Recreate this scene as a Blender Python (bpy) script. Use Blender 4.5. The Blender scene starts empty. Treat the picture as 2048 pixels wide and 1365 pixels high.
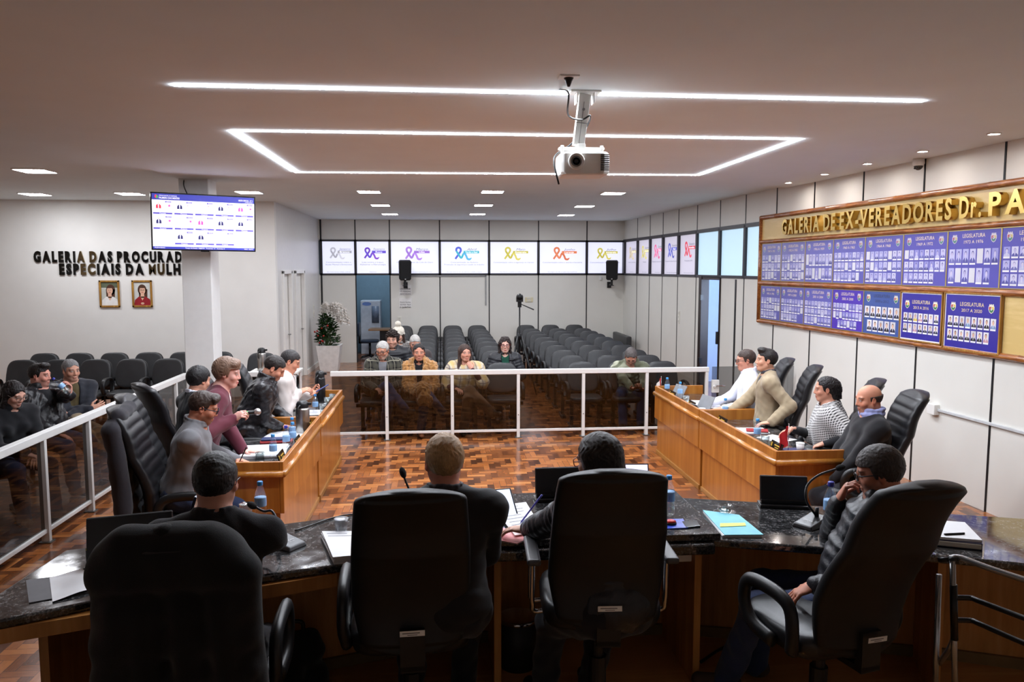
import bpy, bmesh, math, random
import numpy as np
from mathutils import Matrix, Vector, Euler, Quaternion
random.seed(7); np.random.seed(7)
SC = bpy.context.scene
COL = SC.collection
D2R = math.pi/180
# ---------------------------------------------------------------- camera model (image taken as 2048 x 1365)
FPX, CAMH, PITCH, YAW = 1550.0, 2.3, 5.34*D2R, 5.23*D2R
_fw = Vector((math.sin(YAW)*math.cos(PITCH), math.cos(YAW)*math.cos(PITCH), -math.sin(PITCH)))
_rt = Vector((math.cos(YAW), -math.sin(YAW), 0)); _up = _rt.cross(_fw)
def _ray(u, v): return _fw + _rt*((u-1024)/FPX) - _up*((v-682.5)/FPX)
def az(u, v, z=0.0):
    d = _ray(u, v); t = (z-CAMH)/d.z; return Vector((d.x*t, d.y*t, z))
def ay(u, v, y):
    d = _ray(u, v); t = y/d.y; return Vector((d.x*t, y, CAMH+d.z*t))
# ---------------------------------------------------------------- tagging
def tag(o, label, cat, group=None, kind=None):
    if label: o['label'] = label
    if cat: o['category'] = cat
    if group: o['group'] = group
    if kind: o['kind'] = kind
    return o
def empty(name, loc=(0,0,0), rz=0.0, label=None, cat=None, group=None):
    o = bpy.data.objects.new(name, None); COL.objects.link(o)
    o.empty_display_size = .1; o.location = loc; o.rotation_euler = (0,0,rz)
    return tag(o, label, cat, group)
KIDS = {}
def adopt(o, parent):
    if parent is not None:
        o.parent = parent; KIDS.setdefault(parent.name, []).append(o)
    return o
def dup(root, loc, rz=0.0, label=None, group=None):
    def cp(o, par):
        c = o.copy(); COL.objects.link(c)
        if par is not None:
            c.parent = par; KIDS.setdefault(par.name, []).append(c)
        for k in KIDS.get(o.name, []): cp(k, c)
        return c
    r = cp(root, None); r.location = loc; r.rotation_euler = (0,0,rz)
    if label: r['label'] = label
    if group: r['group'] = group
    return r
# ---------------------------------------------------------------- materials
MATS = {}
class NT:
    def __init__(s, name):
        s.mm = bpy.data.materials.new(name); s.mm.use_nodes = True
        s.t = s.mm.node_tree; s.n = s.t.nodes; s.n.clear()
        s.out = s.n.new('ShaderNodeOutputMaterial')
    def new(s, t, **k):
        n = s.n.new(t)
        for a, b in k.items(): setattr(n, a, b)
        return n
    def put(s, sock, v):
        if isinstance(v, bpy.types.NodeSocket): s.t.links.new(v, sock)
        else: sock.default_value = v
    def m(s, op, a, b=0.0, c=0.0):
        n = s.new('ShaderNodeMath', operation=op)
        for i, v in enumerate((a, b, c)): s.put(n.inputs[i], v)
        return n.outputs[0]
    def mix(s, f, a, b):
        n = s.new('ShaderNodeMix', data_type='RGBA')
        s.put(n.inputs[0], f); s.put(n.inputs[6], a); s.put(n.inputs[7], b); return n.outputs[2]
    def coord(s, kind='Object', scale=(1,1,1)):
        c = s.new('ShaderNodeTexCoord'); mp = s.new('ShaderNodeMapping')
        s.t.links.new(c.outputs[kind], mp.inputs[0]); mp.inputs[3].default_value = scale; return mp.outputs[0]
    def noise(s, vec, scale, detail=3.0, rough=.5):
        n = s.new('ShaderNodeTexNoise'); s.put(n.inputs['Vector'], vec); n.inputs['Scale'].default_value = scale
        n.inputs['Detail'].default_value = detail; n.inputs['Roughness'].default_value = rough; return n.outputs[0]
    def ramp(s, f, stops):
        n = s.new('ShaderNodeValToRGB'); s.put(n.inputs[0], f); e = n.color_ramp.elements
        while len(e) < len(stops): e.new(.5)
        for i, (p, c) in enumerate(stops): e[i].position = p; e[i].color = c if len(c) == 4 else (*c, 1)
        return n.outputs[0]
    def bsdf(s, col, rough=.5, metal=0.0, spec=.5, coat=0.0, emis=None, estr=0.0, bump=None, bstr=.2, bdist=.01, sheen=0.0, trans=0.0, ior=1.45, coatr=.05):
        b = s.new('ShaderNodeBsdfPrincipled')
        s.put(b.inputs['Base Color'], col if isinstance(col, bpy.types.NodeSocket) else (*col[:3], 1))
        s.put(b.inputs['Roughness'], rough); b.inputs['Metallic'].default_value = metal
        b.inputs['Specular IOR Level'].default_value = spec; b.inputs['Coat Weight'].default_value = coat
        b.inputs['Coat Roughness'].default_value = coatr; b.inputs['Sheen Weight'].default_value = sheen
        b.inputs['Transmission Weight'].default_value = trans; b.inputs['IOR'].default_value = ior
        if emis is not None:
            s.put(b.inputs['Emission Color'], emis if isinstance(emis, bpy.types.NodeSocket) else (*emis[:3], 1)); b.inputs['Emission Strength'].default_value = estr
        if bump is not None:
            n = s.new('ShaderNodeBump'); n.inputs['Strength'].default_value = bstr; n.inputs['Distance'].default_value = bdist
            s.put(n.inputs['Height'], bump); s.t.links.new(n.outputs[0], b.inputs['Normal'])
        s.t.links.new(b.outputs[0], s.out.inputs[0]); return b
def L(r, g=None, b=None):
    if g is None: r, g, b = r if isinstance(r, tuple) else (r, r, r)
    f = lambda c: ((c/255+.055)/1.055)**2.4 if c/255 > .04045 else c/255/12.92
    return (f(r), f(g), f(b))
def P(name, col, rough=.5, var=.08, scale=12.0, bump=0.0, bscale=None, **k):
    """plain procedural surface: base colour with gentle noise variation and optional fine bump; col is sRGB 0-255"""
    if name in MATS: return MATS[name]
    t = NT(name); c = L(*col); v = t.coord('Object')
    n = t.noise(v, scale, 3)
    lo = tuple(max(0, x*(1-var)) for x in c); hi = tuple(min(1, x*(1+var)) for x in c)
    cs = t.ramp(n, [(.3, lo), (.7, hi)])
    bp = t.noise(v, bscale or scale*8, 4) if bump else None
    t.bsdf(cs, rough, bump=bp, bstr=bump, **k); MATS[name] = t.mm; return t.mm
def wood(name, a, b, rough=.35, sx=9.0, sz=.6, coat=.3, axis='z', dark=None):
    if name in MATS: return MATS[name]
    t = NT(name); sc = {'z': (sx, sx, sz), 'x': (sz, sx, sx), 'y': (sx, sz, sx)}[axis]
    v = t.coord('Object', sc); n = t.noise(v, 1.6, 5, .6); n2 = t.noise(v, 9, 3)
    f = t.m('ADD', t.m('MULTIPLY', n, .8), t.m('MULTIPLY', n2, .2))
    c = t.ramp(f, [(.32, L(*(dark or a))), (.5, L(*a)), (.68, L(*b))])
    t.bsdf(c, rough, coat=coat, coatr=.15, bump=n2, bstr=.05); MATS[name] = t.mm; return t.mm
def glow(name, col, st):
    if name in MATS: return MATS[name]
    t = NT(name); e = t.new('ShaderNodeEmission'); e.inputs[0].default_value = (*L(*col), 1); e.inputs[1].default_value = st
    t.t.links.new(e.outputs[0], t.out.inputs[0]); MATS[name] = t.mm; return t.mm
def screen(name, col, st):
    """self-lit print or display: emission carrying the printed colour"""
    if name in MATS: return MATS[name]
    t = NT(name); t.bsdf(L(*col), .35, emis=L(*col), estr=st); MATS[name] = t.mm; return t.mm
def pane(name, tint, gloss=.12, rough=.02):
    """thin tinted sheet: coloured transparency plus a fresnel reflection"""
    if name in MATS: return MATS[name]
    t = NT(name); tr = t.new('ShaderNodeBsdfTransparent'); tr.inputs[0].default_value = (*tint, 1)
    g = t.new('ShaderNodeBsdfGlossy'); g.inputs[0].default_value = (1,1,1,1); g.inputs[1].default_value = rough
    f = t.new('ShaderNodeLayerWeight'); f.inputs[0].default_value = .5
    mx = t.new('ShaderNodeMixShader'); t.put(mx.inputs[0], t.m('ADD', t.m('MULTIPLY', t.m('POWER', f.outputs['Facing'], 5.0), .9), gloss))
    t.t.links.new(tr.outputs[0], mx.inputs[1]); t.t.links.new(g.outputs[0], mx.inputs[2])
    t.t.links.new(mx.outputs[0], t.out.inputs[0]); MATS[name] = t.mm; return t.mm
# ---------------------------------------------------------------- mesh builder
class M:
    def __init__(s): s.v = []; s.f = []; s.mi = []; s.T = Matrix.Identity(4); s.mats = []; s.cur = 0
    def mat(s, m):
        if m not in s.mats: s.mats.append(m)
        s.cur = s.mats.index(m); return s
    def add(s, vs, fs):
        o = len(s.v); T = s.T
        s.v += [tuple(T @ Vector(p)) for p in vs]
        s.f += [tuple(i+o for i in f) for f in fs]; s.mi += [s.cur]*len(fs); return s
    def box(s, lo, hi):
        x0,y0,z0 = lo; x1,y1,z1 = hi
        return s.add([(x0,y0,z0),(x1,y0,z0),(x1,y1,z0),(x0,y1,z0),(x0,y0,z1),(x1,y0,z1),(x1,y1,z1),(x0,y1,z1)],
            [(0,3,2,1),(4,5,6,7),(0,1,5,4),(1,2,6,5),(2,3,7,6),(3,0,4,7)])
    def cbox(s, c, d): return s.box([c[i]-d[i]/2 for i in range(3)], [c[i]+d[i]/2 for i in range(3)])
    def prism(s, poly, z0, z1):
        n = len(poly)
        return s.add([(x,y,z0) for x,y in poly]+[(x,y,z1) for x,y in poly],
            [tuple(range(n))[::-1], tuple(range(n,2*n))]+[(i,(i+1)%n,n+(i+1)%n,n+i) for i in range(n)])
    def poly(s, pts): return s.add(pts, [tuple(range(len(pts)))])
    def tube(s, path, r, n=10, closed=False, flat=None):
        pts = [Vector(p) for p in path]; rs = r if isinstance(r, (list, tuple)) else [r]*len(pts); k = len(pts)
        vs = []; up = None
        for i, p in enumerate(pts):
            a = pts[(i-1) % k] if (i or closed) else p; b = pts[(i+1) % k] if (i < k-1 or closed) else p
            t = (b-a).normalized()
            if up is None: up = Vector((0,0,1)) if abs(t.z) < .9 else Vector((1,0,0))
            x = t.cross(up).normalized(); y = x.cross(t); up = y
            for j in range(n):
                w = 2*math.pi*j/n; vs.append(tuple(p + (x*math.cos(w)*(flat or 1) + y*math.sin(w))*rs[i]))
        fs = []
        for i in range(k if closed else k-1):
            i2 = (i+1) % k
            for j in range(n): fs.append((i*n+j, i*n+(j+1)%n, i2*n+(j+1)%n, i2*n+j))
        if not closed: fs += [tuple(range(n))[::-1], tuple(range((k-1)*n, k*n))]
        return s.add(vs, fs)
    def cyl(s, a, b, r, n=16, r2=None): return s.tube([a, b], [r, r if r2 is None else r2], n)
    def lathe(s, prof, c=(0,0,0), n=20):
        vs = []; fs = []
        for r, z in prof:
            for j in range(n): w = 2*math.pi*j/n; vs.append((c[0]+r*math.cos(w), c[1]+r*math.sin(w), c[2]+z))
        for i in range(len(prof)-1):
            for j in range(n): fs.append((i*n+j, i*n+(j+1)%n, (i+1)*n+(j+1)%n, (i+1)*n+j))
        if prof[0][0] > 1e-4: fs.append(tuple(range(n))[::-1])
        if prof[-1][0] > 1e-4: fs.append(tuple(range((len(prof)-1)*n, len(prof)*n)))
        return s.add(vs, fs)
    def ball(s, c, r, n=12, m=8, R=None):
        r = r if isinstance(r, (list, tuple)) else (r,r,r); vs = []; fs = []
        for i in range(m+1):
            t = math.pi*i/m
            for j in range(n):
                w = 2*math.pi*j/n; p = Vector((r[0]*math.sin(t)*math.cos(w), r[1]*math.sin(t)*math.sin(w), r[2]*math.cos(t)))
                if R is not None: p = R @ p
                vs.append((c[0]+p.x, c[1]+p.y, c[2]+p.z))
        for i in range(m):
            for j in range(n): fs.append((i*n+j, (i+1)*n+j, (i+1)*n+(j+1)%n, i*n+(j+1)%n))
        return s.add(vs, fs)
    def grid(s, fn, nu, nv):
        vs = [tuple(fn(i/nu, j/nv)) for i in range(nu+1) for j in range(nv+1)]
        return s.add(vs, [(i*(nv+1)+j, (i+1)*(nv+1)+j, (i+1)*(nv+1)+j+1, i*(nv+1)+j+1) for i in range(nu) for j in range(nv)])
    def loft(s, rings, cap=True):
        n = len(rings[0]); vs = [tuple(p) for r in rings for p in r]
        fs = [(i*n+j, i*n+(j+1)%n, (i+1)*n+(j+1)%n, (i+1)*n+j) for i in range(len(rings)-1) for j in range(n)]
        if cap: fs += [tuple(range(n))[::-1], tuple(range((len(rings)-1)*n, len(rings)*n))]
        return s.add(vs, fs)
    # flat print helpers: local x right, y up, z out of the sheet
    def rect(s, x0, y0, x1, y1, z): return s.add([(x0,y0,z),(x1,y0,z),(x1,y1,z),(x0,y1,z)], [(0,1,2,3)])
    def disc(s, cx, cy, rx, ry, z, n=14, a0=0, a1=360):
        full = a1-a0 >= 360; k = n if full else n+1
        pts = [(cx+rx*math.cos((a0+(a1-a0)*i/n)*D2R), cy+ry*math.sin((a0+(a1-a0)*i/n)*D2R), z) for i in range(k)]
        return s.add(pts, [tuple(range(len(pts)))])
    def text(s, st, cx, cy, h, z, align='c', bold=0.0, ext=0.0, w=None, shear=0.0):
        vs, fs, wd = glyphs(st, bold, ext)
        sc = h/.69; sx = sc if w is None or wd == 0 else min(sc*1.6, w/wd)
        ox = {'c': cx-wd*sx/2, 'l': cx, 'r': cx-wd*sx}[align]
        return s.add([(ox+(x+shear*y)*sx, cy+(y-.345)*sc, z+zz) for x,y,zz in vs], fs)
    def build(s, name, parent=None, smooth=False, bevel=0.0, seg=2, mod=None, sub=0, autosm=None):
        me = bpy.data.meshes.new(name); me.from_pydata(s.v, [], s.f)
        for m in s.mats: me.materials.append(m)
        me.polygons.foreach_set('material_index', s.mi)
        if smooth: me.polygons.foreach_set('use_smooth', [True]*len(s.f))
        me.update()
        o = bpy.data.objects.new(name, me); COL.objects.link(o)
        if bevel:
            b = o.modifiers.new('bevel', 'BEVEL'); b.width = bevel; b.segments = seg; b.limit_method = 'ANGLE'; b.angle_limit = 40*D2R
            b.harden_normals = False
        if sub:
            b = o.modifiers.new('subd', 'SUBSURF'); b.levels = sub; b.render_levels = sub
        if autosm: me.set_sharp_from_angle(angle=autosm*D2R)
        return adopt(o, parent)
GL = {}
def glyphs(st, bold=0.0, ext=0.0):
    key = (st, bold, ext)
    if key in GL: return GL[key]
    cu = bpy.data.curves.new('lettering', 'FONT'); cu.body = st; cu.offset = bold; cu.extrude = ext; cu.resolution_u = 3
    cu.space_character = 1.0+bold*2.2
    ob = bpy.data.objects.new('lettering_source', cu); COL.objects.link(ob)
    bpy.context.view_layer.update()
    me = bpy.data.meshes.new_from_object(ob.evaluated_get(bpy.context.evaluated_depsgraph_get()))
    vs = [tuple(v.co) for v in me.vertices]; fs = [tuple(p.vertices) for p in me.polygons]
    bpy.data.objects.remove(ob); bpy.data.curves.remove(cu); bpy.data.meshes.remove(me)
    if vs:
        x0 = min(v[0] for v in vs); x1 = max(v[0] for v in vs); vs = [(v[0]-x0, v[1], v[2]) for v in vs]
    else: x0 = x1 = 0
    GL[key] = (vs, fs, x1-x0); return GL[key]
def B(name, mat, parent=None, lo=None, hi=None, bevel=0.0, kind=None):
    m = M().mat(mat); m.box(lo, hi); o = m.build(name, parent, bevel=bevel)
    if kind: o['kind'] = kind
    return o
def S(o): o['kind'] = 'structure'; return o
def frame_mat(o, x, z):
    """matrix with local x axis along x, local z (out of sheet) along z, local y = z cross x"""
    x = Vector(x).normalized(); z = Vector(z).normalized(); y = z.cross(x)
    m = Matrix((x, y, z)).transposed().to_4x4(); m.translation = Vector(o); return m
def bez(p, n=16):
    """Catmull-Rom through points"""
    p = [Vector(q) for q in p]; q = [p[0]*2-p[1]]+p+[p[-1]*2-p[-2]]; out = []
    for i in range(1, len(q)-2):
        for k in range(n):
            t = k/n; a,b,c,d = q[i-1],q[i],q[i+1],q[i+2]
            out.append(.5*((2*b)+(c-a)*t+(2*a-5*b+4*c-d)*t*t+(3*b-a-3*c+d)*t**3))
    return out+[p[-1]]
# ================================================================ ROOM SHELL
ZC, ZN = 3.48, 3.45
def wx(y): return 4.57+(19.2-y)*.045            # plane of the slightly splayed side wall with the gallery
WD = Vector((.045, -1, 0)).normalized()          # along it, towards the viewer
WN = Vector((-1, -.045, 0)).normalized()         # out of it, into the room
def wp(y, z, out=0.0): return Vector((wx(y), y, z)) + WN*out
def parquet():
    t = NT('parquet'); c = t.new('ShaderNodeTexCoord'); sp = t.new('ShaderNodeSeparateXYZ'); t.t.links.new(c.outputs['Object'], sp.inputs[0])
    w = .068; X = t.m('DIVIDE', sp.outputs[0], w); Y = t.m('DIVIDE', sp.outputs[1], w)
    i = t.m('FLOOR', X); j = t.m('FLOOR', Y); k = t.m('FLOORED_MODULO', t.m('SUBTRACT', i, j), 6.0)
    hor = t.m('LESS_THAN', k, 2.5)
    hx, hy = t.m('SUBTRACT', i, k), j
    vx, vy = i, t.m('SUBTRACT', j, t.m('SUBTRACT', 5.0, k))
    def sel(a, b): return t.m('ADD', t.m('MULTIPLY', hor, a), t.m('MULTIPLY', t.m('SUBTRACT', 1.0, hor), b))
    bx, by = sel(hx, vx), sel(hy, vy)
    cv = t.new('ShaderNodeCombineXYZ'); t.put(cv.inputs[0], bx); t.put(cv.inputs[1], by); t.put(cv.inputs[2], hor)
    wn = t.new('ShaderNodeTexWhiteNoise', noise_dimensions='3D'); t.t.links.new(cv.outputs[0], wn.inputs[0]); rnd = wn.outputs[0]
    lx, ly = t.m('SUBTRACT', X, bx), t.m('SUBTRACT', Y, by)
    lu, lv = sel(lx, ly), sel(ly, lx)             # along (0..3) and across (0..1) the block
    e = t.m('MINIMUM', t.m('MINIMUM', lv, t.m('SUBTRACT', 1.0, lv)), t.m('MINIMUM', lu, t.m('SUBTRACT', 3.0, lu)))
    gap = t.m('LESS_THAN', e, .035)
    gv = t.new('ShaderNodeCombineXYZ'); t.put(gv.inputs[0], t.m('MULTIPLY', lu, .7)); t.put(gv.inputs[1], t.m('MULTIPLY', lv, 5.0)); t.put(gv.inputs[2], t.m('MULTIPLY', rnd, 50.0))
    gr = t.noise(gv.outputs[0], 1.5, 4, .6)
    f = t.m('ADD', t.m('ADD', t.m('MULTIPLY', rnd, .62), t.m('MULTIPLY', hor, .2)), t.m('MULTIPLY', t.m('SUBTRACT', gr, .5), .35))
    col = t.ramp(f, [(.0, L(66,36,20)), (.22, L(104,58,31)), (.45, L(146,86,44)), (.7, L(172,108,58)), (.95, L(196,138,80))])
    col = t.mix(t.m('MULTIPLY', gap, .6), col, (*L(70,36,18), 1))
    rg = t.m('ADD', .13, t.m('MULTIPLY', t.noise(c.outputs['Object'], 2.5, 3), .14))
    t.bsdf(col, rg, spec=.5, coat=.2, coatr=.1, bump=t.m('MULTIPLY', gap, -1.0), bstr=.15, bdist=.001); return t.mm
PARQ = parquet()
m = M().mat(PARQ); m.box((-9.2,-2.2,-.1), (6.4,22.4,0)); S(m.build('floor'))
WHITE = P('wall_white_paint', (232,231,227), .6, .02, 3); PANEL = P('wall_laminate_panel', (224,222,215), .4, .02, 2, spec=.4)
SEAM = P('black_joint_profile', (26,26,28), .4); CEIL = P('ceiling_paint', (226,235,238), .8, .015, 2)
GREYP = P('wall_grey_laminate', (214,213,210), .35, .02)
DARKFRAME = P('dark_window_profile', (38,36,42), .35, .1)
CARPET = P('grey_carpet', (108,112,108), .95, .3, 60, bump=.5)
# ceilings
m = M().mat(CEIL); m.box((-9.2,-2.2,ZC), (6.4,22.4,ZC+.1)); S(m.build('ceiling'))
m = M().mat(CEIL); m.prism([(-3.35,-2.1),(5.6,-2.1),(wx(10.8)+.2,10.8),(-3.35,10.75)], ZN, ZC+.02); o = S(m.build('ceiling_dropped_section'))
# raised dais floor
DAIS = wood('dais_boards', (190,136,80), (210,158,100), .45, 5, .5, .1, 'x')
m = M().mat(DAIS); m.prism([(-1.62,-2.1),(3.6,-2.1),(3.6,3.75),(1.9,4.2),(1.35,4.35),(-.3,4.35),(-1.62,3.9)], 0, .15); S(m.build('floor_dais'))
m = M().mat(CARPET); m.prism([(-3.2,-2.1),(-1.62,-2.1),(-1.62,3.9),(-1.75,3.8),(-3.2,2.4)], 0, .15); S(m.build('floor_carpet'))
# gallery wall (behind the side chairs), corridor wall, column
m = M().mat(WHITE); m.box((-9.2,14.2,0), (-2.93,14.35,ZC)); S(m.build('wall_gallery'))
m = M().mat(GREYP)
for a, b in ((14.35,14.79),(15.55,16.02),(16.97,19.2)): m.box((-3.05,a,0), (-2.93,b,ZC))
for a, b in ((14.79,15.55),(16.02,16.97)): m.box((-3.05,a,2.2), (-2.93,b,ZC))
S(m.build('wall_corridor'))
TRIMW = P('white_trim', (232,231,227), .4, .02)
for n, (a, b) in enumerate(((14.79,15.55),(16.02,16.97))):
    d = M().mat(TRIMW); d.box((-3.03,a,0), (-2.99,b,2.2)); o = S(d.build('door_%d' % (n+1)))
    h = M().mat(P('door_steel', (150,150,150), .3, metal=1)); h.cyl((-2.98,b-.1,1.02), (-2.93,b-.1,1.02), .012); h.cyl((-2.935,b-.1,1.02), (-2.935,b-.22,1.02), .011); h.build('handle', o)
    f = M().mat(TRIMW); f.box((-2.97,a-.06,0), (-2.9,a+.02,2.26)); f.box((-2.97,b-.02,0), (-2.9,b+.06,2.26)); f.box((-2.97,a-.06,2.2), (-2.9,b+.06,2.27)); S(f.build('trim_%d' % (n+1), bevel=.006))
m = M().mat(TRIMW); m.box((-2.93,17.05,0), (-2.9,19.2,.1)); S(m.build('baseboard_corridor'))
COLM = P('column_paint', (222,222,220), .5, .02)
m = M().mat(COLM); m.box((-3.34,10.42,0), (-2.97,10.8,ZC)); S(m.build('column', bevel=.01))
# back wall with panels, joints and an opening into the pantry
YB = 19.2; SEX = (-2.88,-2.06,-1.235,-.022,1.19,2.416,3.631,4.58)
m = M().mat(PANEL)
m.box((-2.93,YB,2.98), (4.75,YB+.12,ZC)); m.box((-2.93,YB,0), (-2.06,YB+.12,2.16)); m.box((-1.235,YB,0), (4.75,YB+.12,2.16)); S(m.build('wall_back'))
m = M().mat(SEAM)
for x in SEX[1:-1]:
    m.box((x-.013,YB-.006,2.98), (x+.013,YB+.01,ZC))
    m.box((x-.013,YB-.006,0), (x+.013,YB+.01,2.16))
m.box((-2.9,YB-.01,0), (-2.86,YB+.01,ZC)); S(m.build('trim_back_joints'))
m = M().mat(DARKFRAME); m.box((-2.9,YB-.02,2.955), (4.58,YB+.1,3.0)); m.box((-2.9,YB-.02,2.14), (4.58,YB+.1,2.185))
for x in SEX: m.box((x-.03,YB-.02,2.14), (x+.03,YB+.1,3.0))
S(m.build('window_band_back'))
# pantry behind the opening
PAN = P('pantry_wall_blue', (122,150,164), .6, .03)
m = M().mat(PAN); m.box((-2.93,21.7,0), (.6,21.8,ZC)); m.box((.5,YB+.12,0), (.6,21.8,ZC)); m.box((-3.0,YB+.12,0), (-2.93,21.8,ZC)); S(m.build('wall_pantry'))
# side wall with the gallery board: panels, joints, windows and a doorway
def wall_slab(mm, y0, y1, z0, z1, a=0.0, b=.12):
    n = WN; p = [wp(y0,0)-n*a, wp(y1,0)-n*a, wp(y1,0)-n*b, wp(y0,0)-n*b]
    mm.prism([(q.x,q.y) for q in p][::-1], z0, z1)
m = M().mat(PANEL)
wall_slab(m, 19.4, -2.2, 3.0, ZC); wall_slab(m, 11.6, -2.2, 2.14, 3.0)
wall_slab(m, 19.4, 14.0, 0, 2.16); wall_slab(m, 13.12, -2.2, 0, 2.16); S(m.build('wall_side'))
SY = [6.74-1.09*k for k in range(8, 0, -1)]+[6.74,7.85,8.95,10.07,11.13,12.18,13.2,14.27,15.27,16.22,17.1,18.05]
m = M().mat(SEAM)
for y in SY:
    wall_slab(m, y+.011, y-.011, 3.0, ZC, -.006, .02)
    if not 13.15 < y < 14.0: wall_slab(m, y+.011, y-.011, 0, 2.16 if y > 11.6 else ZC, -.006, .02)
wall_slab(m, 12.52, 12.46, 0, 2.12, -.006, .02); wall_slab(m, 14.06, 14.04, 0, 2.16, -.006, .02); S(m.build('trim_side_joints'))
m = M().mat(DARKFRAME); wall_slab(m, 19.2, 11.58, 2.14, 2.185, -.02, .1); wall_slab(m, 19.2, 11.58, 2.955, 3.02, -.02, .1)
for y in (19.17,18.05,17.1,16.22,15.27,14.27,13.2,12.18,11.6): wall_slab(m, y+.035, y-.035, 2.14, 3.0, -.02, .1)
S(m.build('window_band_side'))
m = M().mat(P('door_dark_frame', (40,28,26), .4)); wall_slab(m, 14.06, 13.93, 0, 2.16, -.03, .12); wall_slab(m, 13.14, 13.1, 0, 2.16, -.02, .12); wall_slab(m, 13.95, 13.1, 2.1, 2.16, -.02, .12); S(m.build('trim_doorway'))
# bright lobby beyond the doorway
LOB = P('lobby_wall', (196,212,240), .6, .02)
m = M().mat(LOB); m.box((6.0,12.0,0), (6.1,15.4,ZC)); m.box((4.95,15.3,0), (6.1,15.4,ZC)); m.box((5.05,12.0,0), (6.1,12.08,ZC)); S(m.build('wall_lobby'))
m = M().mat(glow('daylight_pane', (206,226,255), 5.0)); m.add([(5.1,12.09,.9),(5.9,12.09,.9),(5.9,12.09,2.6),(5.1,12.09,2.6)], [(0,1,2,3)]); S(m.build('window_lobby'))
m = M().mat(P('lock_black', (22,22,24), .3)); wall_slab(m, 13.17, 13.12, .98, 1.2, -.05, 0); wall_slab(m, 14.0, 13.9, 1.72, 1.82, -.05, 0); wall_slab(m, 14.0, 13.9, .55, .65, -.05, 0); m.build('trim_hardware')['kind'] = 'structure'
# plain walls out of view that close the hall
m = M().mat(WHITE); m.box((-9.3,-2.2,0), (-9.2,14.3,ZC)); S(m.build('wall_far_side'))
m = M().mat(WHITE); m.box((-9.3,-2.3,0), (6.4,-2.2,ZC)); S(m.build('wall_front'))
# window panes: pale daylight behind frosted film
SKY = screen('window_daylight', (172,200,218), .27)
for n, (a, b) in enumerate(((14.23,13.24),(13.16,12.22),(12.14,11.64))):
    m = M().mat(SKY); wall_slab(m, a, b, 2.185, 2.955, .02, .03); S(m.build('window_%d' % (n+1)))

# ---------------------------------------------------------------- awareness posters in the window band
RIB = [(-.30,-.42),(-.02,-.02),(.13,.22),(.09,.40),(-.06,.46),(-.20,.38),(-.21,.2),(-.06,-.04),(.16,-.34),(.34,-.02),(.44,.0),(.56,-.2),(.66,-.42),(.84,-.44),(.97,-.33)]
def ribbon(mm, cx, cy, h, z, mats):
    pts = [Vector((x, y, 0)) for x, y in RIB]; c = bez(pts, 6); n = len(c)
    for i in range(n-1):
        a, b = c[i], c[i+1]; t0 = (c[min(i+1,n-1)]-c[max(i-1,0)]).normalized(); t1 = (c[min(i+2,n-1)]-c[i]).normalized()
        w = .075 if i < n-8 else .075*(n-i)/9+.012; q0 = Vector((-t0.y, t0.x, 0))*w; q1 = Vector((-t1.y, t1.x, 0))*w
        mm.mat(mats[0] if i < n*.42 else mats[1] if i < n*.62 else mats[2])
        mm.add([(cx+p.x*h, cy+p.y*h, z+i*.00002) for p in (a-q0, b-q1, b+q1, a+q0)], [(0,1,2,3)])
def awareness(name_mat, T, w, h, cols, month, word, lines, foot, label, cx=0.0, sc=1.0):
    r = empty('awareness_poster', T.translation, 0, label, 'poster', 'awareness posters in the window band')
    T2 = Matrix.Translation(-T.translation) @ T
    m = M(); m.T = T2; m.mat(name_mat); m.box((-w/2,-h/2,-.012), (w/2,h/2,0)); H = .33*sc
    mats = [screen('ribbon_%02x%02x%02x' % c, c, .22) for c in cols]
    ribbon(m, cx-.13*sc, .1, H*.95, .002, mats)
    m.mat(mats[1]); m.rect(cx-.02*sc, .105, cx+.36*sc, .165, .0045)
    m.mat(screen('poster_white_ink', (250,250,255), .4)); m.text(word, cx+.17*sc, .135, .036, .006, w=min(.3, .045*len(word))*sc)
    ink = screen('poster_grey_ink', (120,120,140), .12); m.mat(ink)
    m.text(month, cx+.17*sc, .205, .05, .003, shear=.3, w=.3*sc)
    for i, s in enumerate(lines): m.text(s, 0, -.115-.055*i, .03, .002, w=min(w*.86, .026*len(s)))
    m.text(foot, 0, -h/2+.035, .02, .002, w=min(w*.86, .016*len(foot))); m.build('printed_sheet', r); return r
SHEET = screen('poster_backlit_sheet', (206,208,232), .3)
GRY = ((176,176,186),(160,160,170),(196,196,206)); PUR = ((104,62,180),(96,74,196),(126,70,188)); LIL = ((164,122,206),(150,110,200),(170,126,214))
GBL = ((78,92,200),(62,170,190),(86,170,214)); YEL = ((196,186,84),(186,176,70),(206,196,96)); ORA = ((206,116,76),(214,124,84),(200,106,70))
GLD = ((176,160,110),(186,166,104),(200,180,120)); PNK = ((212,84,140),(220,100,150),(200,72,130)); BLU = ((70,76,176),(84,92,190),(64,70,166)); RED = ((206,52,76),(200,40,66),(214,66,90))
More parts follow.
